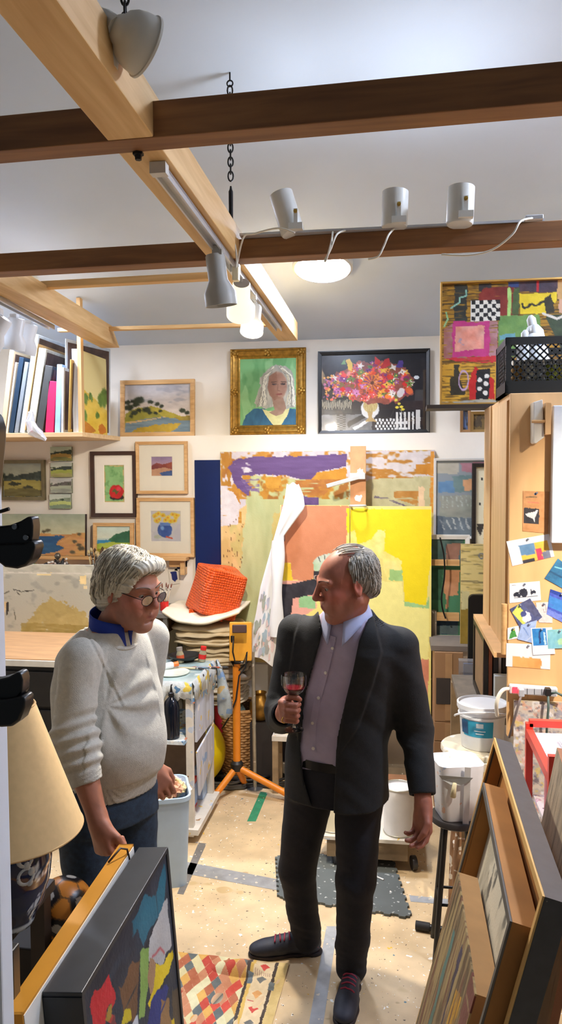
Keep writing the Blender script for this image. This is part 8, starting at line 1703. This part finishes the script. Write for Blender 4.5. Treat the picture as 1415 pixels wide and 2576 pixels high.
# the man in the pale sweater
Y0 = 2.42; FW = Vector((.866, -.5, 0)); yawb = R(60)          # facing; width axis = (.5, .866)
cB = PY(268, 1800, Y0)
def T1(z, f, rx, ry): return (z, cB.x + FW.x * f, Y0 + FW.y * f, rx, ry)
tors = [T1(.94, 0, .14, .12), T1(1.03, .005, .15, .13), T1(1.12, .015, .155, .14), T1(1.22, .01, .15, .132), T1(1.32, .0, .145, .118), T1(1.40, .0, .135, .098), T1(1.455, .012, .10, .075), T1(1.495, .025, .07, .06)]
HD = Head(PY(329, 1486, 2.40), R(63), R(11), R(-3), .97)
Sh, El, Wr = PY(205, 1650, 2.235), PY(184, 1852, 2.17), PY(248, 2066, 2.12)
Sh2 = Vector((cB.x + .5 * .17 + .02, Y0 + .866 * .17, Sh.z)); Wr2 = PY(376, 1925, 2.52); El2 = (Sh2 + Wr2) / 2 + Vector((-.05, .05, -.05))
hipR, hipL = Vector((cB.x - .045, Y0 - .075, .90)), Vector((cB.x + .045, Y0 + .075, .90))
knR, knL = hipR + Vector((.02, -.01, -.42)), hipL + Vector((.02, 0, -.42)); anR, anL = Vector((knR.x - .01, knR.y, .09)), Vector((knL.x - .0, knL.y, .09))
B = Field(np.arange(cB.x - .33, cB.x + .33, .0036), np.arange(1.98, 2.74, .0036), zgrid(.0, 1.80, 1.42, .006, .003))
tb = dense(tors); B.op(loft(tb, yawb, .93, 1.49), .0)
neckb = Vector((cB.x + FW.x * .02, Y0 + FW.y * .02, 1.46)); B.op(cone(neckb, HD.p(0, .02, -.05), .06, .055), .03)
HD.sculpt(B)
for a_, b_, c_ in ((Sh, El, Wr), (Sh2, El2, Wr2)):
    B.op(cone(a_ + Vector((.01, .01, -.02)), b_, .040, .038), .015); B.op(cone(b_, b_ + (c_ - b_) * .35, .041, .043), .02); B.op(cone(b_ + (c_ - b_) * .35, c_, .043, .0275), .02)
dn = (Wr - El).normalized()
hand(B, Wr, dn + Vector((.0, .0, -.5)), (.55, .8, 0), (.8, -.6, -.1), (62, 74, 48), 1.04, r0=.0105)
hand(B, Wr2, Vector((.5, -.1, -.8)), (-.3, .8, -.3), (.5, .3, .8), (25, 30, 25), 1.0)
for h_, k_, a_ in ((hipR, knR, anR), (hipL, knL, anL)): B.op(cone(h_, k_, .082, .055), .04); B.op(cone(k_, a_, .055, .038), .02)
for an_ in (anR, anL): B.op(cone(Vector((an_.x, an_.y, .04)), Vector((an_.x + .13, an_.y - .07, .03)), .034, .026), .02)
orig = Vector((cB.x, Y0, 0))
p1 = B.build('person', skin_m, None, orig, HD.colour((172, 114, 90), (140, 78, 72), (190, 100, 84)), 1)
tag(p1, 'grey haired man in glasses, pale grey sweater over blue collar, looking down', 'person')
HD.extras(p1, M('brow_grey', (150, 140, 126), .7))
# sweater
def grow(sec, g): return [(q_[0], q_[1], q_[2], q_[3] + g, q_[4] + g) for q_ in sec]
SW = Field.box((cB.x - .34, 2.02, .93), (cB.x + .33, 2.76, 1.53), .0042)
sws = dense([T1(.95, .0, .158, .142), T1(1.0, .006, .162, .150), T1(1.03, .012, .176, .166), T1(1.12, .022, .182, .178), T1(1.22, .014, .178, .164), T1(1.32, .0, .174, .148), T1(1.40, .0, .166, .128), T1(1.455, .012, .135, .10), T1(1.492, .022, .088, .078)])
SW.op(loft(sws, yawb, .955, 1.488), 0)
AR = Field(*SW.ax)
for a_, b_, c_ in ((Sh, El, Wr), (Sh2, El2, Wr2)):
    cu = b_ + (c_ - b_) * .58; ax2 = (c_ - b_).normalized()
    AR.op(cone(a_ + Vector((0, 0, -.012)), b_, .068, .060), .03); AR.op(cone(b_, b_ + (c_ - b_) * .22, .062, .062), .03); AR.op(cone(b_ + (c_ - b_) * .2, cu, .06, .046), .02)
    n_ = np.array(ax2[:]); c0_ = np.array((b_ + (c_ - b_) * .56)[:])
    AR.op((lambda X, Y, Z, n_=n_, c0_=c0_: np.maximum(-((X - c0_[0]) * n_[0] + (Y - c0_[1]) * n_[1] + (Z - c0_[2]) * n_[2]), np.sqrt((X - c0_[0]) ** 2 + (Y - c0_[1]) ** 2 + (Z - c0_[2]) ** 2) - .085), c0_ - .09, c0_ + .09), .003, True)
# bunched folds above the cuff, ribbed cuff
eh = np.array(El[:]); ed = np.array((Wr - El).normalized()[:]); LF = (Wr - El).length
def bunch(X, Y, Z):
    t = ((X - eh[0]) * ed[0] + (Y - eh[1]) * ed[1] + (Z - eh[2]) * ed[2]); wob = .012 * (fbm(X * 14, Y * 14 + Z * 9, 4, 2) - .5)
    m = np.clip((t + .07) / .04, 0, 1) * np.clip((LF * .46 - t) / .02, 0, 1); rib = (t > LF * .44)
    return -.0065 * m * np.sin((t + wob) * 165) * (.4 + fbm(X * 9, Y * 9 + Z * 5, 2, 2)) + rib * .0012 * np.sin((X * ed[2] - Z * ed[0]) * 1400)
AR.disp(bunch, eh - .16, eh + .2)
wrinkle(AR, (Sh.x - .09, 2.08, 1.2), (Sh.x + .1, 2.34, 1.45), .008, 16, 7, (-.6, 0, .6))
SW.join(AR, .012)
SW.op(cone(neckb, HD.p(0, .02, -.05), .064, .064), .004, True)
wrinkle(SW, (cB.x - .2, 2.15, 1.0), (cB.x + .25, 2.7, 1.40), .010, 8, 6, (.5, 0, .8))
sa = np.array(Sh[:]) + np.array([.035, .06, -.03]); sn_ = np.array([.80, .45, .40]); sn_ /= np.linalg.norm(sn_)
SW.disp(lambda X, Y, Z: .0035 * np.exp(-(((X - sa[0]) * sn_[0] + (Y - sa[1]) * sn_[1] + (Z - sa[2]) * sn_[2]) / .004) ** 2) - .002 * np.exp(-(((X - sa[0]) * sn_[0] + (Y - sa[1]) * sn_[1] + (Z - sa[2]) * sn_[2] - .008) / .005) ** 2), sa - np.array([.16, .16, .14]), sa + np.array([.14, .12, .13]))
def drape(X, Y, Z):
    r_ = np.sqrt((X - sa[0] - .03) ** 2 + (Z - sa[2] + .13) ** 2); a_ = np.arctan2(Z - sa[2] + .13, X - sa[0] - .03); return .006 * np.sin(a_ * 9) * np.exp(-((r_ - .09) / .06) ** 2) * (Y < Y0) * (X > sa[0] + .02)
SW.disp(drape, sa + np.array([.0, -.2, -.35]), sa + np.array([.3, .2, .1]))
# ribbing at hem and cuff
SW.disp(lambda X, Y, Z: np.where(Z < 1.012, .0018 * np.sin(np.arctan2(Y - Y0, X - cB.x) * 150), 0) + np.where((Z > 1.008) & (Z < 1.018), .004, 0), np.array([cB.x - .25, 2.1, .93]), np.array([cB.x + .25, 2.75, 1.03]))
# armhole seam
sm_ = M('sweater', (198, 196, 186), .95, var=.10, scale=90, bump=.5, bscale=420)
SW.build('sweater', sm_, p1, orig)
m = MB(); nc = neckb + Vector((FW.x * .026, FW.y * .026, .012)); na = Vector((FW.x * .5, FW.y * .5, 1)); m.torus(nc, na, .079, .0075, 40, 10); m.build('neck_ribbing', sm_, p1, smooth='all')
collar(p1, 'shirt_collar', M('shirt_blue', (24, 54, 150), .8, var=.1, scale=30, bump=.2), (neckb.x + .012, neckb.y - .005), yawb, .070, .0745, 1.56, 1.490, 7, .0, dep=.97, drop=.05)
JN = Field.box((cB.x - .24, 2.14, .05), (cB.x + .27, 2.72, 1.05), .0055)
JN.op(loft(dense([T1(.86, 0, .165, .135), T1(.93, 0, .168, .137), T1(1.0, .0, .162, .132), T1(1.04, .0, .16, .13)]), yawb), .0)
for h_, k_, a_ in ((hipR, knR, anR), (hipL, knL, anL)): JN.op(cone(h_, k_, .098, .074), .03); JN.op(cone(k_, a_, .072, .062), .02)
wrinkle(JN, (cB.x - .22, 2.16, .06), (cB.x + .25, 2.7, 1.0), .006, 11, 9, (.4, 0, .9))
denim = M('denim_dark', (40, 58, 78), .85, var=.3, scale=60, bump=.2)
JN.build('jeans', denim, p1, orig)
for an_ in (anR, anL): shoe(p1, 'shoe', (an_.x - .07, an_.y + .04, 0), (an_.x + .18, an_.y - .10, 0), .1, (M('shoe_dark', (34, 30, 28), .5), M('sole_dark', (20, 20, 20), .7), M('lace_dark', (50, 48, 46), .7)), .0045)
# hair of the first man
hair_mats = [M('hair_silver', (206, 200, 182), .45, var=.15, scale=80), M('hair_ash', (150, 144, 126), .5, var=.2, scale=80), M('hair_pale', (228, 222, 200), .45, var=.1), M('hair_dark', (136, 128, 112), .55, var=.2)]  # last one is the darkest strand tone, mixed in at random
HF = Field.box([HD.O[i] - .17 for i in range(3)], [HD.O[i] + .17 for i in range(3)], .0026)
def HE(x, y, z, a, b, c, k=.02, cut=False): HF.op(ell(HD.p(x, y, z), (a, b, c), HD.Rn), k, cut)
HE(0, .028, .056, .090, .107, .090); HE(0, .082, .0, .076, .046, .075, .03); HE(0, .066, -.035, .07, .05, .06, .05); HE(-.066, .03, .02, .024, .055, .055, .02); HE(.066, .03, .02, .024, .055, .055, .02); HE(-.02, -.07, .105, .05, .034, .026, .025); HE(.03, -.062, .10, .045, .034, .028, .025); HE(-.058, -.045, .06, .022, .03, .04, .02)
HE(0, -.115, -.005, .088, .072, .092, .012, True); HE(-.092, -.02, -.04, .03, .045, .055, .01, True); HE(.092, -.02, -.04, .03, .045, .055, .01, True)
def strand(X, Y, Z):
    L = HD.loc(np.stack([X.ravel(), Y.ravel(), Z.ravel()], 1)); a_ = np.arctan2(L[:, 0], L[:, 2] - .02); w_ = fbm(a_ * 16 + L[:, 1] * 22, L[:, 1] * 7 + 3, 5, 3) - .5; return (.011 * w_).reshape(X.shape)
HF.disp(strand, np.array(HD.O[:]) - .17, np.array(HD.O[:]) + .17)
HF.build('hair', hair_mats[0], p1, orig)
surf_locks(HD, HF, p1, 'combed_hair', hair_mats, 620, (.35, .35, 1), (.12, 1.6), (.45, .95), .45, lambda p: not (p.y < -.055 and p.z < .072) and p.z > -.1, .0023, 2)
# glasses
gl = thing.__doc__; m = MB(); gp = M('glasses_metal', (50, 46, 44), .3, .8)
for sx in (-1, 1): m.torus(HD.p(sx * .033, -.113, .004), HD.R @ Vector((sx * .12, -1, -.12)), .0215, .0011, 28, 6, sy=.78, up=HD.R @ Vector((0, -.1, 1)))
m.tube([HD.p(-.012, -.116, .008), HD.p(0, -.119, .012), HD.p(.012, -.116, .008)], .0012, 6)
for sx in (-1, 1): m.tube([HD.p(sx * .054, -.109, .01), HD.p(sx * .066, -.09, .014), HD.p(sx * .08, .0, .018), HD.p(sx * .082, .018, .004)], .0013, 6)
gls = m.build('glasses', gp, p1, smooth='all')
for sx in (-1, 1):
    m = MB(); c_ = HD.p(sx * .033, -.113, .004); dd = HD.R @ Vector((sx * .12, -1, -.12)); upv = (HD.R @ Vector((0, -.1, 1))).normalized(); d_, _, _ = frame_axes(dd); u_ = upv.cross(d_).normalized(); m.add([c_ + u_ * cos(k * .2618) * .0212 + upv * sin(k * .2618) * .0165 for k in range(24)], [tuple(range(24))]); m.build('lens', CLEAR('lens_glass', (250, 250, 250), .02, .0, .3), gls)
# the man in the dark jacket
Y2 = 2.95; F2 = Vector((-.34, -.94, 0)); yaw2 = R(-20)
def T2(z, px, rx, ry, y=Y2): return (z, PY(px, 1185 + (2 - z) * 1950 / y, y).x, y, rx, ry)
HB = Head(PY(872, 1470, 2.83), R(-66), R(12), R(4), 1.05)
tor2 = dense([T2(.82, 842, .165, .12), T2(.92, 842, .165, .125), T2(1.05, 852, .168, .125), T2(1.22, 862, .178, .122), T2(1.33, 868, .178, .112, 2.93), T2(1.405, 872, .15, .09, 2.91), T2(1.455, 873, .09, .07, 2.9), T2(1.485, 873, .065, .06, 2.89)])
ShR, ElR, WrR = PY(744, 1580, 2.96), PY(708, 1800, 2.90), PY(716, 1795, 2.705)
ShL, ElL, WrL = PY(1008, 1615, 2.89), PY(1048, 1842, 2.93), PY(1066, 2022, 2.80)
hR, kR, aR = PY(780, 1985, 2.99), PY(748, 2185, 3.03), PY(766, 2352, 3.19)
toeR, heelR = PZ(630, 2404, .0), PZ(800, 2396, .0); aR = heelR + (toeR - heelR) * .17 + Vector((0, 0, .1))
hL, kL, aL = PY(905, 1985, 2.93), PY(896, 2215, 2.88), PY(884, 2440, 2.93)
c2 = T2(.9, 845, 0, 0); o2 = Vector((c2[1], Y2, 0))
B2 = Field(np.arange(o2.x - .34, o2.x + .42, .0036), np.arange(2.58, 3.30, .0036), zgrid(.0, 1.74, 1.33, .006, .003))
B2.op(loft(tor2, yaw2, .82, 1.48), 0); nk2 = Vector((tor2[-1][1], 2.89, 1.455)); B2.op(cone(nk2, HB.p(0, .02, -.05), .062, .058), .03); HB.sculpt(B2)
for a_, b_, w_ in ((ShR, ElR, WrR), (ShL, ElL, WrL)): B2.op(cone(a_, b_, .047, .04), .03); B2.op(cone(b_, b_ + (w_ - b_) * .35, .041, .042), .02); B2.op(cone(b_ + (w_ - b_) * .35, w_, .042, .028), .02)
for h_, k_, a_ in ((hR, kR, aR), (hL, kL, aL)): B2.op(cone(h_, k_, .078, .053), .04); B2.op(cone(k_, a_, .053, .038), .02)
fR = (toeR - heelR); B2.op(cone(heelR + fR * .15 + Vector((0, 0, .045)), heelR + fR * .6 + Vector((0, 0, .035)), .03, .022), .02); B2.op(cone((aL.x, aL.y - .02, .045), (aL.x - .02, aL.y - .15, .032), .032, .026), .02)
# hand round the stem of the glass
GY = 2.66; gx = PY(740, 1760, GY).x; gz = PY(740, 1785, GY).z; G_ = lambda x, y, z: (gx + x, GY + y, gz + z)
B2.op(cone(WrR, G_(-.036, .04, .0), .029, .026), .02); B2.op(ell(G_(-.034, .026, -.006), (.021, .034, .044)), .014); B2.op(ell(G_(-.018, .03, -.01), (.02, .024, .035)), .012)
for q_, (z, dl, rf) in enumerate(((.026, 0, .0104), (.006, .003, .0106), (-.014, .001, .0102), (-.033, -.005, .009))):
    kn = G_(-.045 + .003 * q_, -.002, z - .002); m1_ = G_(-.022, -.030 - dl, z + .001); m2_ = G_(.010, -.026 - dl, z - .003); tp = G_(.020 - .002 * q_, -.003, z - .006)
    B2.op(cone(G_(-.04, .03, z * .9 - .004), kn, .0145, .0125), .008); B2.op(cone(kn, m1_, rf * 1.08, rf), .0035); B2.op(cone(m1_, m2_, rf, rf * .92), .003); B2.op(cone(m2_, tp, rf * .92, rf * .8), .003)
B2.op(cone(G_(-.03, .02, .026), G_(-.012, -.006, .046), .015, .0118), .01); B2.op(cone(G_(-.012, -.006, .046), G_(.012, -.016, .048), .0115, .0098), .004); B2.op(cone(G_(.012, -.016, .048), G_(.024, -.012, .040), .0098, .008), .004)
hand(B2, WrL, Vector((-.05, -.15, -1)), (-.55, -.45, 0), (-.5, -.85, 0), (22, 30, 24), 1.06, spread=1.1, r0=.0102)
p2 = B2.build('person', skin_m, None, o2, HB.colour((160, 100, 80), (132, 68, 64), (196, 96, 84)), 1)
tag(p2, 'balding man in dark jacket and jeans holding a glass of red wine, face turned left', 'person')
HB.extras(p2, M('brow_brown', (84, 68, 56), .7))
m = MB(); m.torus(G_(-.030, -.021, -.031), Vector((.63, -.75, 0)), .0112, .0018, 20, 6); m.build('ring', M('ring_gold', (230, 190, 90), .2, .9), p2, smooth='all')
# shirt
sh_m = M('shirt_lilac', (176, 166, 190), .8, var=.06, scale=30, bump=.25, bscale=60)
SH = Field.box((o2.x - .24, 2.68, .85), (o2.x + .27, 3.16, 1.52), .0042); SH.op(loft(grow(tor2, .014), yaw2, .87, 1.475), 0); SH.op(cone(nk2, HB.p(0, .02, -.05), .066, .064), .003, True)
wrinkle(SH, (o2.x - .2, 2.7, .9), (o2.x + .2, 3.0, 1.35), .005, 16, 11, (.7, 0, .5))
SHo = SH.build('shirt', sh_m, p2, o2)
pl = [(838, 1600), (830, 1640), (816, 1700), (800, 1760), (788, 1820), (788, 1890)]
m = MB(); pts = [SH.hit(x, y) for x, y in pl]; pts = [p for p in pts if p is not None]
for p, q_ in zip(pts, pts[1:]): m.bar(p + Vector((0, -.001, 0)), q_ + Vector((0, -.001, 0)), .026, .004, up=(F2.x, F2.y, .1))
m.build('button_band', sh_m, SHo)
for x, y in ((838, 1630), (821, 1692), (803, 1755), (788, 1818), (790, 1882)):
    p = SH.hit(x, y)
    if p is not None: MB().lathe([(.0062, 0), (.0062, .003), (.004, .0034), (.0001, .0028)], p + F2 * .003, F2, n=14).build('button', M('button_pearl', (226, 222, 214), .3), SHo, smooth='all')
collar(p2, 'shirt_collar', M('collar_blue', (178, 186, 222), .8, var=.06), (nk2.x, nk2.y), yaw2, .072, .104, 1.535, 1.462, 16, .055, dep=.98, drop=.04)
# jacket
jk_m = M('jacket_charcoal', (26, 29, 32), .85, var=.2, scale=70, bump=.25, bscale=300)
J = Field.box((o2.x - .34, 2.60, .70), (o2.x + .44, 3.24, 1.53), .0046)
js = dense([T2(.74, 846, .205, .158), T2(.82, 845, .203, .155), T2(.92, 848, .197, .152), T2(1.05, 857, .195, .148), T2(1.2, 866, .205, .146), T2(1.33, 870, .205, .136, 2.93), T2(1.405, 873, .176, .112, 2.91), T2(1.45, 873, .118, .092, 2.9), T2(1.485, 873, .09, .082, 2.89)])
J.op(loft(js, yaw2, .745, 1.48, e=2.5), 0)
for a_, b_, w_ in ((ShR, ElR, WrR), (ShL, ElL, WrL)):
    J.op(cone(a_ + Vector((0, 0, -.015)), b_, .07, .06), .045); J.op(cone(b_, b_ + (w_ - b_) * .88, .06, .046), .02)
lap = [[(812, 1528), (768, 1530), (742, 1596), (726, 1700), (738, 1780), (752, 1868), (770, 1720), (806, 1616)], [(912, 1530), (940, 1545), (962, 1640), (940, 1720), (902, 1830), (850, 1905), (872, 1740), (896, 1640)]]
opening = [(800, 1530), (930, 1520), (926, 1560), (904, 1612), (888, 1690), (868, 1770), (848, 1850), (838, 2080), (800, 2080), (764, 1960), (756, 1880), (772, 1740), (796, 1650), (812, 1590)]
def frontmask(X, Y, Z): return (X - o2.x) * F2.x + (Y - Y2) * F2.y
def lapf(X, Y, Z):
    px, py = px_of(X, Y, Z); m = np.zeros(X.shape)
    for L_ in lap: m = np.maximum(m, np.clip(-poly_sd(px, py, L_) / 3 + .5, 0, 1))
    return -.007 * m * (frontmask(X, Y, Z) > .03)
J.disp(lapf, np.array([o2.x - .25, 2.62, .95]), np.array([o2.x + .25, 3.0, 1.52]))
wrinkle(J, (o2.x - .32, 2.62, .72), (o2.x + .4, 3.2, 1.36), .010, 8, 21, (.5, 0, .7)); wrinkle(J, (ElL.x - .1, ElL.y - .1, ElL.z - .12), (ElL.x + .1, ElL.y + .1, ElL.z + .08), .008, 20, 22, (.2, 0, 1)); wrinkle(J, (ElR.x - .1, ElR.y - .2, ElR.z - .1), (ElR.x + .1, ElR.y + .1, ElR.z + .1), .008, 20, 23, (.2, .5, 1))
def openf(X, Y, Z):
    px, py = px_of(X, Y, Z); d = poly_sd(px, py, opening) * Y2 / 1950; return np.maximum(d, .015 - frontmask(X, Y, Z))
J.op((openf, np.array([o2.x - .2, 2.62, .70]), np.array([o2.x + .2, 3.0, 1.52])), .004, True)
J.op(loft(grow(tor2, .0165), yaw2, .60, 1.5), .002, True); J.op(cone(nk2 + Vector((0, 0, -.02)), HB.p(0, .02, -.05), .088, .084), .004, True)
for (e_, w_) in ((ElR, WrR), (ElL, WrL)):
    ax2 = (w_ - e_).normalized(); n_ = np.array(ax2[:]); c0_ = np.array((e_ + (w_ - e_) * .88)[:])
    J.op((lambda X, Y, Z, n_=n_, c0_=c0_: np.maximum(-((X - c0_[0]) * n_[0] + (Y - c0_[1]) * n_[1] + (Z - c0_[2]) * n_[2]), np.sqrt((X - c0_[0]) ** 2 + (Y - c0_[1]) ** 2 + (Z - c0_[2]) ** 2) - .075), c0_ - .08, c0_ + .08), .003, True)
    J.op(cone(Vector(c0_) - ax2 * .03, Vector(c0_) + ax2 * .03, .038, .038), .003, True)
J.build('jacket', jk_m, p2, o2)
# jeans and shoes
dn2 = M('denim_black', (16, 20, 31), .85, var=.25, scale=60, bump=.2)
N2 = Field.box((o2.x - .26, 2.66, .03), (o2.x + .27, 3.34, .95), .0052)
N2.op(loft(dense([T2(.74, 843, .168, .138), T2(.82, 842, .178, .138), T2(.89, 842, .176, .138), T2(.93, 843, .174, .136)]), yaw2), 0)
for h_, k_, a_ in ((hR, kR, aR), (hL, kL, aL)):
    a3 = Vector((a_.x, a_.y, .075)); N2.op(cone(h_, k_, .098, .072), .03); N2.op(cone(k_, a3, .071, .062), .02); wrinkle(N2, (a_.x - .1, a_.y - .12, .05), (a_.x + .1, a_.y + .12, .30), .009, 22, int(abs(a_.x) * 100), (.1, .1, 1))
wrinkle(N2, (o2.x - .25, 2.7, .3), (o2.x + .25, 3.3, .85), .006, 12, 31, (.5, 0, .8))
N2.build('jeans', dn2, p2, o2)
MB().add(*grid_surf(lambda u_, v_: (lambda a_: Vector((T2(.92, 842, 0, 0)[1] + (.181 * cos(a_)) * cos(yaw2) - (.143 * sin(a_)) * sin(yaw2), Y2 + (.181 * cos(a_)) * sin(yaw2) + (.143 * sin(a_)) * cos(yaw2), .885 + .034 * v_)))(2 * PI * u_), 48, 3, True)).build('belt', M('belt_black', (18, 18, 18), .4), p2, smooth='all')
smt = (M('shoe_navy', (38, 42, 56), .6, var=.2, scale=60), M('shoe_sole', (30, 20, 26), .6), M('shoe_lace', (150, 40, 66), .6))
shoe(p2, 'shoe', heelR, toeR, .1, smt); toeL = PZ(862, 2590, .0); shoe(p2, 'shoe', (aL.x + .012, aL.y + .07, 0), toeL, .108, smt)
# hair of the second man: thin on top, grey at the sides
hm2 = [M('hair_grey', (146, 142, 132), .5, var=.2, scale=80), M('hair_darkgrey', (106, 100, 90), .55, var=.2, scale=80), M('hair_lightgrey', (182, 178, 168), .5, var=.15)]
H2 = Field.box([HB.O[i] - .17 for i in range(3)], [HB.O[i] + .17 for i in range(3)], .0027)
def HE2(x, y, z, a, b, c, k=.02, cut=False): k_ = HB.sc; H2.op(ell(HB.p(x, y, z), (a * k_, b * k_, c * k_), HB.Rn), k, cut)
HE2(0, .028, .045, .086, .103, .088); HE2(0, .075, -.01, .068, .045, .06, .03); HE2(0, -.07, .02, .12, .088, .16, .012, True); HE2(0, -.045, .125, .072, .10, .06, .02, True); HE2(-.09, .0, -.045, .03, .045, .05, .01, True); HE2(.09, .0, -.045, .03, .045, .05, .01, True)
def strand2(X, Y, Z):
    L = HB.loc(np.stack([X.ravel(), Y.ravel(), Z.ravel()], 1)); a_ = np.arctan2(L[:, 0], L[:, 2] - .02); w_ = fbm(L[:, 1] * 90 + a_ * 3, a_ * 6 + L[:, 1] * 30, 8, 3) - .5; return (.008 * w_).reshape(X.shape)
H2.disp(strand2, np.array(HB.O[:]) - .17, np.array(HB.O[:]) + .17); H2.build('hair', hm2[0], p2, o2)
surf_locks(HB, H2, p2, 'combed_hair', hm2, 420, (0, .5, 1), (.5, 1.7), (.3, .6), -.2, lambda p: p.y > .0 and p.z > -.075 and not (abs(p.x) < .06 and p.z > .09 and p.y < .05), .0017, 6)
st = []; rr = random.Random(6)
for k in range(60):
    a0 = rr.uniform(-.8, .8); y0_ = rr.uniform(-.02, .07); lf = rr.uniform(1.0, 1.05)
    def fn(t, a0=a0, y0_=y0_, lf=lf):
        y = y0_ + .05 * t; a_ = a0 * (1 + .25 * t); yy = (y - .025) / .1; q_ = sqrt(max(.03, 1 - min(.97, yy * yy))); return (.079 * lf * q_ * sin(a_), y, .048 + .086 * lf * q_ * cos(a_))
    st.append(fn)
HB.locks(p2, 'combed_hair', st, [hm2[2], hm2[0]], .0012)
# wine glass, held
gt = thing('wine_glass', 'stemmed glass of red wine in the hand of the man in the jacket', 'glass', Vector((gx, GY, PY(740, 1836, GY).z)))
zb_ = gt.location.z; zr_ = PY(742, 1697, GY).z - zb_; rg = K(33, GY); zw = PY(742, 1752, GY).z - zb_
glm = CLEAR('glass_clear', (252, 252, 252), .01, .0, .15)
MB().lathe([(.0001, .001), (.034, 0), (.034, .002), (.008, .006), (.0042, .012), (.004, zw - .008), (.008, zw), (rg * .7, zw + .018), (rg * .98, zw + .042), (rg, zr_ - .01), (rg * .97, zr_), (rg * .95, zr_), (rg * .96, zw + .042), (rg * .67, zw + .02), (.0001, zw + .004)], (gx, GY, zb_), n=40, cap=False).build('glass', glm, gt, smooth=True)
MB().lathe([(.0001, zw + .0045), (rg * .66, zw + .0205), (rg * .88, zw + .034), (.0001, zw + .034)], (gx, GY, zb_), n=36, cap=False).build('wine', M('red_wine', (96, 8, 22), .05, var=.02), gt, smooth=True)
